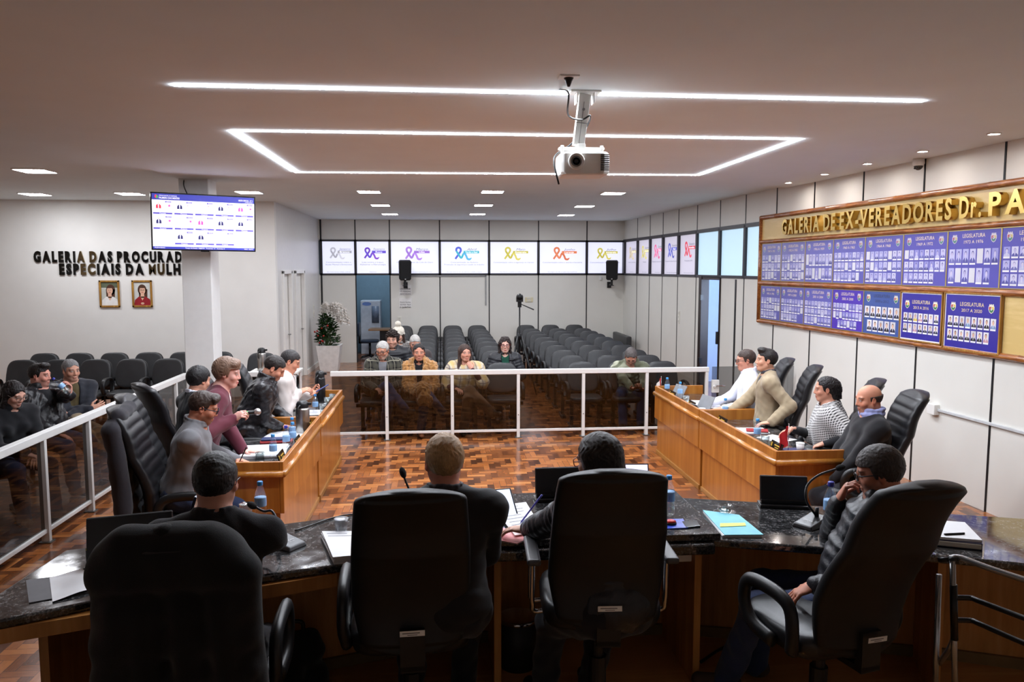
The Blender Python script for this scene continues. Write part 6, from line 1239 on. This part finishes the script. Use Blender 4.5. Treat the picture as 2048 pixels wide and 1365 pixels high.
# walking frame
TUB = P('tube_aluminium', (168,170,172), .25, metal=.9); r = empty('walking_frame', (2.02,2.95,DZ), 0, 'folding aluminium and black walking frame beside the turned chair', 'walking frame'); o = Vector(r.location)
A = ay(1910,1120,3.0); Bq = ay(1905,1365,3.0); m = M().mat(TUB)
def Yv(u, v, y): return ay(u, v, y)-o
m = M().mat(TUB); m.tube(bez([Yv(1899,1118,3.02),Yv(1920,1116,3.0),Yv(1975,1136,2.9),Yv(2048,1160,2.78),Yv(2150,1192,2.62)], 6), .0125, 10); m.build('hand_tube', r, True)
m = M().mat(TUB); m.cyl(Yv(1905,1122,3.0), Yv(1912,1500,3.0), .0125, 10); m.build('leg', r, True); m = M().mat(TUB); m.cyl(Yv(1878,1150,3.1), Yv(1866,1500,3.1), .0125, 10); m.build('leg', r, True)
m = M().mat(BLK); m.cyl(Yv(1907,1170,3.0), Yv(1909,1280,3.0), .0155, 10); m.cyl(Yv(1898,1121,3.01), Yv(1915,1120,3.0), .016, 10); m.cyl(Yv(1876,1120,3.05), Yv(1901,1120,3.02), .011, 10); m.build('sleeve', r, True)
for v0, v1 in ((1196,1234),(1241,1284)):
    m = M().mat(BLK); m.tube(bez([Yv(1909,v0,3.0),Yv(1942,v0+1,2.98),Yv(1958,v0+7,2.94),Yv(2048,v1+3,2.78),Yv(2150,v1+40,2.6)], 6), .0115, 10); m.build('cross_bar', r, True)
m = M().mat(TUB); m.tube(bez([Yv(1910,1272,3.0),Yv(1898,1300,3.03),Yv(1878,1328,3.1)], 5), .012, 10); m.build('brace', r, True)
# bin and cables under the counter
r = empty('waste_bin', (.40,4.02,DZ), 0, 'dark grey waste bin with a chrome rim under the counter', 'bin'); m = M().mat(P('bin_grey',(42,42,44),.5)); m.lathe([(.095,0),(.105,.27),(.1,.27),(.09,.01),(0,.01)], n=24); m.build('body', r, True); m = M().mat(CHROME); m.lathe([(.103,.255),(.109,.26),(.109,.275),(.1,.278)], n=24); m.build('rim', r, True)
m = M().mat(BLK); m.tube(bez([(1.38,3.9,.18),(1.55,3.98,.22),(1.75,3.9,.32),(2.0,3.85,.45)], 8), .008, 8); tag(m.build('floor_cable', smooth=True), 'black cable running along the panel under the counter', 'cable')
m = M().mat(BLK); m.tube(bez([az(590,1062,Zc+.006),az(625,1050,Zc+.006),az(660,1038,Zc+.006),az(700,1030,Zc+.006),az(760,1030,Zc+.006)], 6), .0045, 8); tag(m.build('microphone_cable', smooth=True), 'thin black cable lying across the counter near the cup', 'cable')
r = empty('backpack', (*az(590,1400,DZ)[:2],DZ), 10*D2R, 'black backpack on the dais beside the coat-draped chair', 'bag'); V, F = sdf_mesh([cap((-.07,0,.1),(.07,0,.1),.1,None,.05), cap((-.06,0,.26),(.06,0,.26),.09,None,.05), cap((0,-.09,.12),(0,-.09,.2),.05,None,.03)], .01, hnoise(.005,25,2)); np_mesh('body', V, F, cloth('bag_black',(20,20,22),.8,.3), r); m = M().mat(BLK); m.tube(bez([(-.05,0,.34),(-.04,0,.4),(.04,0,.4),(.05,0,.34)],5), .01, 8); m.build('handle', r, True)
# ---------------------------------------------------------------- things on the council desks
ZD = .745
for (u, v), lab, cp in (((547,921),'water bottle with light blue cap closest to the bearded person',CAPB),((573,901),'water bottle with dark blue cap beside the open folder',CAPD),((586,893),'water bottle behind the dark-capped one on the column-side desk',CAPB),((585,882),'water bottle close to the steel pump flask',CAPB),((631,828),'water bottle on the column-side desk near the glasses',CAPB),
   ((1334,790),'water bottle beside the small white and red flag',CAPB),((1360,800),'water bottle between the grey tablet stands',CAPB),((1450,838),'water bottle before the person in the beige blazer',CAPB),((1514,885),'water bottle before the person in the shawl',CAPB)): bottle((*az(u,v,ZD)[:2],ZD), lab, cp)
FLY['hb'] = bottle(Y(139,787,8.1), 'water bottle held aloft by the reclining person', CAPD, 1.0, (.2,-.7,0))
BRASS = P('nameplate_gold', (150,112,44), .3, metal=.7); BKPL = P('nameplate_black', (26,24,20), .2)
def nameplate(u, v, a, label, z=ZD):
    p = az(u,v,z); r = empty('name_plate', p, a*D2R, label, 'name plate', 'name plates on the council desks'); m = M().mat(BKPL); m.T = Matrix.Rotation(-18*D2R, 4, 'X'); m.box((-.11,-.004,.0),(.11,.004,.09)); m.mat(BRASS); m.box((-.11,-.006,.0),(.11,-.0,.018)); m.mat(P('plate_crest',(190,150,50),.4)); m.cbox((-.085,-.006,.055),(.02,.004,.035)); m.cbox((.02,-.006,.06),(.1,.003,.01)); m.cbox((.02,-.006,.04),(.07,.003,.007)); m.build('plate', r); m = M().mat(BKPL); m.box((-.11,-.02,0),(.11,.05,.012)); m.build('foot', r)
for (u, v), a, lab in (((567,925),90,'black and gold name plate in front of the bearded person'),((600,893),90,'name plate beside the pump flask on the column-side desk'),((627,856),90,'name plate on the column-side desk between flask and bottle'),((1342,797),-90,'name plate behind the small white and red flag'),((1380,818),-90,'name plate in front of the folded grey tablet'),((1441,852),-90,'name plate on the gallery-side desk just past the desk joint'),((1549,905),-90,'name plate next to the red flag')): nameplate(u, v, a, lab)
def flask(loc, label, h, r0, mats, pump=True):
    r = empty('vacuum_flask', loc, 0, label, 'flask'); m = M().mat(mats[0]); m.lathe([(r0,0),(r0*1.04,.01),(r0*1.04,h*.72),(r0*.9,h*.8)], n=24); m.build('body', r, True); m = M().mat(BLK); m.lathe([(r0*.95,h*.78),(r0*.92,h*.9),(r0*.75,h*.97),(r0*.3,h),(0,h)], n=24); m.T = Matrix.Translation((0,0,0)); m.box((r0*.6,-.02,h*.86),(r0*1.35,.02,h*.93)); m.build('lid', r, True, autosm=50)
    m = M().mat(BLK); m.tube(bez([(-.01,r0*.98,h*.88),(-.03,r0*1.35,h*.78),(-.03,r0*1.3,h*.6),(-.03,0,h*.52),(-.03,-r0*1.3,h*.6),(-.03,-r0*1.35,h*.78),(-.01,-r0*.98,h*.88)], 4), .008, 8); m.build('handle', r, True)
STEEL = P('brushed_steel', (178,176,172), .28, metal=1.0, var=.04)
flask((*az(606,866,ZD)[:2],ZD), 'brushed steel pump flask with a black lid on the column-side desk', .31, .062, (STEEL,)); flask((*az(641,802,ZD)[:2],ZD), 'tall black vacuum flask at the far end of the column-side desk', .36, .058, (P('flask_black',(24,24,26),.3),))
def cupgroup(u, v, lab): cup((*az(u,v,ZD)[:2],ZD), lab, 'drinking_glass', .11, .03, .036, GLS)
cupgroup(655,815,'clear tumbler at the end of the column-side desk'); cupgroup(665,808,'tall clear glass next to the desk edge'); cupgroup(646,828,'clear tumbler beside the far bottle'); cupgroup(1530,898,'clear tumbler beside the shawl wearer bottle'); cupgroup(1372,812,'tumbler behind the name plate near the grey tablet')
cup((*az(1404,832,ZD)[:2],ZD), 'white disposable cup at the joint of the gallery-side desk', h=.08, mat=P('cup_white',(220,220,218),.5)); cup((*az(1600,905,ZD)[:2],ZD), 'white disposable cup at the desk end near the red flag', h=.08, mat=P('cup_white',(220,220,218),.5))
cup((*az(520,918,ZD)[:2],ZD), 'low clear glass near the bearded person hands', 'drinking_glass', .05, .034, .038, GLS)
r = empty('gourd_cup', (-1.62,9.05,ZD), 0, 'brown gourd cup filled with green herb and a metal straw', 'cup'); m = M().mat(P('gourd_brown',(98,66,44),.5)); m.lathe([(.02,0),(.036,.03),(.034,.07),(.03,.09)], n=18); m.build('bowl', r, True); m = M().mat(P('mate_green',(120,150,50),.9,.3,80)); m.ball((0,0,.092),(.034,.034,.02),14,8); m.build('herb', r, True); m = M().mat(CHROME); m.cyl((.0,0,.08),(-.05,.02,.19),.004,8); m.build('straw', r)
PL = 'white sheets on the column-side desk '
papers('loose_sheets', quad(-1.55,6.12,.3,.24,15), ZD, PL+'under the writing hands', 5, cat='papers', jitter=.02); papers('open_folder', quad(-1.5,6.62,.36,.4,6), ZD, 'open ring folder with violet-edged pages between bottles and speaker', 4, jitter=.01, cat='folder', t=.006)
papers('loose_sheets', quad(-1.45,7.32,.34,.26,-8), ZD, PL+'beyond the red pencil case', 3); papers('loose_sheets', quad(-1.42,7.9,.3,.3,5), ZD, PL+'before the leather jacket', 3); papers('loose_sheets', quad(-1.38,8.45,.22,.3,0), ZD, PL+'near the phone user', 2)
m = M().mat(P('case_red',(176,60,62),.5)); m.T = Matrix.Translation((-1.48,7.0,ZD)) @ Matrix.Rotation(.1, 4, 'Z'); m.box((-.14,-.05,0),(.14,.05,.025)); m.mat(P('case_blue',(50,60,100),.5)); m.box((-.13,-.045,.025),(.13,.045,.045)); tag(m.build('pencil_case', bevel=.01), 'red and navy pencil case lying on the column-side desk', 'case')
PR = 'white sheets on the gallery-side desk '
papers('loose_sheets', quad(2.98,8.55,.34,.5,-5), ZD, PR+'before the white shirt', 4); papers('loose_sheets', quad(2.98,7.95,.36,.4,8), ZD, PR+'under the reaching hand', 4); papers('loose_sheets', quad(2.95,7.1,.3,.24,-6), ZD, PR+'before the beige blazer', 3); papers('loose_sheets', quad(3.05,6.75,.22,.26,28), ZD, PR+'curled beside the shawl', 2)
papers('loose_sheets', quad(2.98,6.08,.38,.34,-4), ZD, PR+'at the end beside the red flag', 4)
papers('booklet', quad(3.0,7.06,.2,.14,-20), ZD+.012, 'dark red booklet on sheets before the beige blazer', 1, P('booklet_red',(150,36,44),.4), 0, 'booklet', 0, .006); papers('booklet', quad(2.95,5.97,.22,.15,14), ZD+.012, 'red and white booklet beside the end cup', 1, P('booklet_red2',(186,50,56),.4), 0, 'booklet', 0, .006)
papers('notebook', quad(2.98,6.22,.2,.13,4), ZD+.014, 'navy notebook on sheets behind the red flag', 1, P('notebook_navy',(40,48,90),.4), 0, 'notebook', 0, .01)
for (u, v), lab in (((1352,796),'grey tablet stand closest to the audience railing'),((1405,820),'folded grey tablet stand by the desk joint')):
    p = az(u,v,ZD); r = empty('tablet_stand', p, -75*D2R, lab, 'tablet'); g_ = P('tablet_grey',(120,122,126),.4); m = M().mat(g_); m.T = Matrix.Rotation(-28*D2R, 4, 'X'); m.box((-.12,-.004,0),(.12,.004,.17)); m.build('display', r, bevel=.002); m = M().mat(g_); m.T = Matrix.Translation((0,-.1,0)) @ Matrix.Rotation(35*D2R, 4, 'X') ; m.box((-.12,-.003,0),(.12,.003,.1)); m.build('kickstand', r)
def flag(u, v, h, cols, label, w=.12):
    p = az(u,v,ZD); r = empty('table_flag', p, 0, label, 'flag'); m = M().mat(P('flag_base',(70,50,36),.4)); m.lathe([(.03,0),(.03,.012),(.008,.02)], n=14); m.build('foot', r, True); m = M().mat(CHROME); m.cyl((0,0,.01),(0,0,h),.0035,8); m.ball((0,0,h),.007,8,6); m.build('pole', r, True)
    m = M()
    for k, c in enumerate(cols):
        m.mat(c); z1 = h-.01-k*.0; n_ = len(cols); m.grid(lambda a, b, k=k: (-w*(k+a)/n_*(.55 if len(cols) > 1 else .5)+.0, .02*math.sin(5*(k+a)/n_*2+3*b), h-.01-.16*b-.1*((k+a)/n_)**1.3), 6, 8)
    m.build('cloth', r, True)
flag(1322,788,.21,(P('flag_red',(206,44,40),.7),P('flag_white',(228,228,226),.7),P('flag_white',(228,228,226),.7)),'small white and red table flag at the audience end of the gallery-side desk'); flag(1576,908,.25,(P('flag_crimson',(186,32,40),.7),),'small all-red table flag at the dais end of the gallery-side desk',.17)
m = M().mat(P('phone_blue',(56,74,130),.3)); T_ = Matrix.Translation((-1.27,8.33,1.03)) @ Matrix.Rotation(-.5, 4, 'Y') @ Matrix.Rotation(.3, 4, 'Z'); m.T = T_; m.box((-.075,-.036,-.005),(.075,.036,.005)); tag(m.build('smartphone', bevel=.003), 'blue-cased phone in the hands of the pale blazer wearer', 'phone')
m = M().mat(P('phone_black',(16,16,20),.15)); p = Vector(Y(1277,783,10.52)); m.box((p.x-.04,p.y-.07,p.z-.005),(p.x+.04,p.y+.07,p.z+.005)); tag(m.build('smartphone', bevel=.002), 'dark phone held low by the bent hoodie wearer', 'phone')
r = empty('handheld_microphone', Y(500,828,6.15), 0, 'handheld microphone with a silver grille held by the speaker', 'microphone'); m = M().mat(BLK); m.cyl((-.1,0,.0),(.03,.01,.01),.012,10,.018); m.mat(P('mic_green',(40,220,90),.3)); m.cyl((-.02,0,.006),(-.015,0,.007),.0165,10); m.build('grip', r, True); m = M().mat(P('mic_silver',(190,190,192),.35,metal=.8)); m.ball((.055,.012,.012),.028,12,8); m.build('grille', r, True)
m = M().mat(P('phone_navy',(30,34,60),.2)); p = Vector(Y(386,1022,3.33)); m.T = Matrix.Translation(p) @ Matrix.Rotation(.3, 4, 'Y'); m.box((-.006,-.03,-.07),(.006,.03,.07)); tag(m.build('smartphone', bevel=.003), 'phone held at the ear of the charcoal sweater wearer', 'phone')
# ---------------------------------------------------------------- hall: tripod, planter, side table, pantry
r = empty('camera_tripod', (1.42,14.0,0), 0, 'black camera tripod with a pan handle standing in the middle aisle', 'tripod')
for a in (100,215,330):
    m = M().mat(BLK); c, s = math.cos(a*D2R), math.sin(a*D2R); m.tube([(c*.03,s*.03,1.08),(c*.2,s*.2,.5),(c*.34,s*.34,.01)], [.022,.018,.012], 8); m.tube([(c*.02,s*.02,.6),(c*.17,s*.17,.62)], .007, 6); m.build('leg', r, True)
m = M().mat(BLK); m.cyl((0,0,.55),(0,0,1.62),.014,10); m.cyl((0,0,1.02),(0,0,1.12),.04,12); m.build('column', r, True)
m = M().mat(BLK); m.cyl((0,0,1.6),(0,0,1.7),.035,12); m.box((-.06,-.05,1.7),(.06,.06,1.78)); m.tube([(.02,-.03,1.66),(.25,-.1,1.56)], [.008,.012], 8); m.build('pan_head', r, True, autosm=40)
m = M().mat(P('camcorder_dark',(24,24,26),.35)); m.ball((0,-.02,1.79),(.065,.08,.06),12,8); m.build('camera_body', r, True)
r = empty('planter', (-2.5,17.6,0), 0, 'tall white square planter with orchid and leafy plant by the corridor wall', 'planter')
m = M().mat(P('planter_white',(232,232,230),.3)); m.loft([[(x*k,y*k,z) for x,y in ((-.5,-.5),(.5,-.5),(.5,.5),(-.5,.5))] for z,k in ((0,.36),(.02,.38),(.58,.52),(.6,.54),(.6,.48),(.5,.45))]); m.build('pot', r, bevel=.008)
rnd = random.Random(4); m = M().mat(P('leaf_green',(44,78,36),.4,.4,20)); m2 = M().mat(P('stem_green',(70,90,50),.5))
def leaf(mm, p, d, ln, wd):
    d = Vector(d).normalized(); s = d.cross(Vector((0,0,1))).normalized()*wd; u = s.cross(d).normalized()*ln*.12; p = Vector(p)
    mm.add([tuple(x) for x in (p, p+d*ln*.35+s+u, p+d*ln*.75+s*.7+u, p+d*ln, p+d*ln*.75-s*.7+u, p+d*ln*.35-s+u, p+d*ln*.5)], [(0,1,6),(1,2,6),(2,3,6),(3,4,6),(4,5,6),(5,0,6)])
for i in range(46):
    a = rnd.uniform(0,6.28); h0 = rnd.uniform(.6,1.25); rr = .3*(1-(h0-.6)/.9); p0 = (-.05+rr*.5*math.cos(a), rr*.5*math.sin(a), h0)
    m2.cyl((-.05,0,.55), p0, .004, 5)
    for k in range(9): b = a+rnd.uniform(-1.2,1.2); leaf(m, (p0[0]+rnd.uniform(-.08,.08),p0[1]+rnd.uniform(-.08,.08),h0+rnd.uniform(-.1,.08)), (math.cos(b),math.sin(b),rnd.uniform(-.2,.7)), rnd.uniform(.09,.17), rnd.uniform(.018,.03))
m.build('foliage', r, True); m2.build('stems', r)
m = M().mat(P('flower_red',(170,40,34),.6)); 
for i in range(9): m.ball((-.05+rnd.uniform(-.25,.2), -.2+rnd.uniform(-.05,.05), rnd.uniform(.65,1.05)), .022, 7, 5)
m.build('red_blossom', r, True)
m = M().mat(P('orchid_white',(232,228,222),.5)); m2 = M().mat(P('orchid_stem',(90,86,60),.6))
for sx, sy in ((.0,-.05),(.1,0),(-.12,.02)):
    path = bez([(sx*.3,0,.6),(sx*.6-.05,sy,1.1),(sx+.02,sy,1.45),(sx+.2,sy-.03,1.42),(sx+.34,sy-.05,1.12)], 8); m2.tube(path, .006, 6)
    for q in path[12:]:
        for k in range(2):
            c = Vector(q)+Vector((rnd.uniform(-.05,.05),rnd.uniform(-.06,.02),rnd.uniform(-.05,.05)))
            for w_ in range(5): b = w_*1.256; leaf(m, c, (math.cos(b),-.4,math.sin(b)), .06, .024)
m.build('orchid_flowers', r, True); m2.build('orchid_stem', r, True)
r = empty('side_table', (-2.38,11.6,0), 0, 'small white table against the column holding a flask', 'table'); m = M().mat(TRIMW); m.box((-.4,-.25,.78),(.3,.25,.81)); m.build('tabletop', r, bevel=.004)
for x_ in (-.36,.26):
    for y_ in (-.21,.21): m = M().mat(FIX); m.cyl((x_,y_,0),(x_,y_,.78),.018,8); m.build('leg', r)
flask((-2.62,11.55,.81), 'black-topped steel flask on the small table by the column', .34, .06, (STEEL,))
# pantry furniture seen through the opening
r = empty('pantry_table', (-1.55,20.2,0), 0, 'small wooden table inside the pantry opening', 'table'); m = M().mat(wood('pantry_table_top',(150,112,78),(176,138,100),.4,6,.6,.2,'x')); m.box((-.3,-.3,.72),(.35,.3,.76)); m.build('tabletop', r, bevel=.004); m = M().mat(BLK); m.box((-.02,-.2,.03),(.2,.2,.72)); m.box((-.15,-.25,0),(.3,.25,.03)); m.build('pedestal', r)
r = empty('office_chair', (-1.82,19.95,0), 0, 'dark blue swivel office chair inside the pantry opening', 'chair'); bl = cloth('office_fabric_blue',(40,52,70),.85,.3); m = M().mat(bl); pad(m, Matrix.Translation((0,0,.46)), .46,.44,.07,4); m.build('seat', r, True); m = M().mat(bl); pad(m, Matrix.Translation((-.27,0,.76)) @ Matrix.Rotation(90*D2R,4,'Y'), .36,.4,.06,4); m.build('backrest', r, True); m = M().mat(BLK); m.cyl((0,0,.06),(0,0,.44),.03); m.box((-.27,-.03,.4),(.0,.03,.44)); m.box((-.28,-.03,.4),(-.24,.03,.7))
for k in range(5): a = k*1.256; m.tube([(0,0,.1),(.27*math.cos(a),.27*math.sin(a),.04)], [.025,.018], 8)
m.build('star_base', r, True)
r = empty('water_cooler', (-1.9,21.2,0), 0, 'white appliance with a dispenser standing in the pantry', 'water cooler'); m = M().mat(P('appliance_white',(206,212,220),.3)); m.box((-.25,-.2,.0),(.28,.3,1.45)); m.build('cabinet', r, bevel=.02); m = M().mat(P('appliance_grey',(110,122,140),.4)); m.box((.05,-.215,.85),(.24,-.19,1.3)); m.ball((.15,-.21,1.08),(.08,.03,.12)); m.build('dispenser', r, True); m = M().mat(P('appliance_logo',(110,140,200),.4)); m.T = frame_mat((-.08,-.201,1.36),(1,0,0),(0,-1,0)); m.disc(0,0,.12,.05,.001,18); m.build('badge', r)
m = M().mat(glow('pantry_light',(226,240,255),6.0)); m.add([(-1.9,20.3,ZC-.01),(-1.3,20.3,ZC-.01),(-1.3,20.9,ZC-.01),(-1.9,20.9,ZC-.01)], [(0,3,2,1)]); tag(m.build('ceiling_panel_light'), 'ceiling light panel inside the pantry', 'light', 'square ceiling panel lights')
# ================================================================ CAMERA, WORLD, COLOUR
cam = bpy.data.cameras.new('camera'); cam.sensor_width = 36; cam.lens = FPX/2048*36; cam.clip_start = .05
co = bpy.data.objects.new('camera', cam); COL.objects.link(co); co.location = (0,0,CAMH)
co.rotation_euler = (math.pi/2-PITCH, 0, -YAW); SC.camera = co
w = bpy.data.worlds.new('world'); SC.world = w; w.use_nodes = True
w.node_tree.nodes['Background'].inputs[0].default_value = (.75,.8,.9,1); w.node_tree.nodes['Background'].inputs[1].default_value = .12
SC.view_settings.view_transform = 'Standard'; SC.view_settings.look = 'None'; SC.view_settings.gamma = 1.0
SC.view_settings.use_curve_mapping = False; SC.view_settings.exposure = EXPO
cy = SC.cycles; cy.max_bounces = 8; cy.diffuse_bounces = 5; cy.glossy_bounces = 4; cy.transmission_bounces = 6; cy.transparent_max_bounces = 16
cy.caustics_reflective = False; cy.caustics_refractive = False; cy.sample_clamp_indirect = 6.0; cy.blur_glossy = .5; cy.use_light_tree = True; cy.use_adaptive_sampling = True; cy.adaptive_threshold = .02
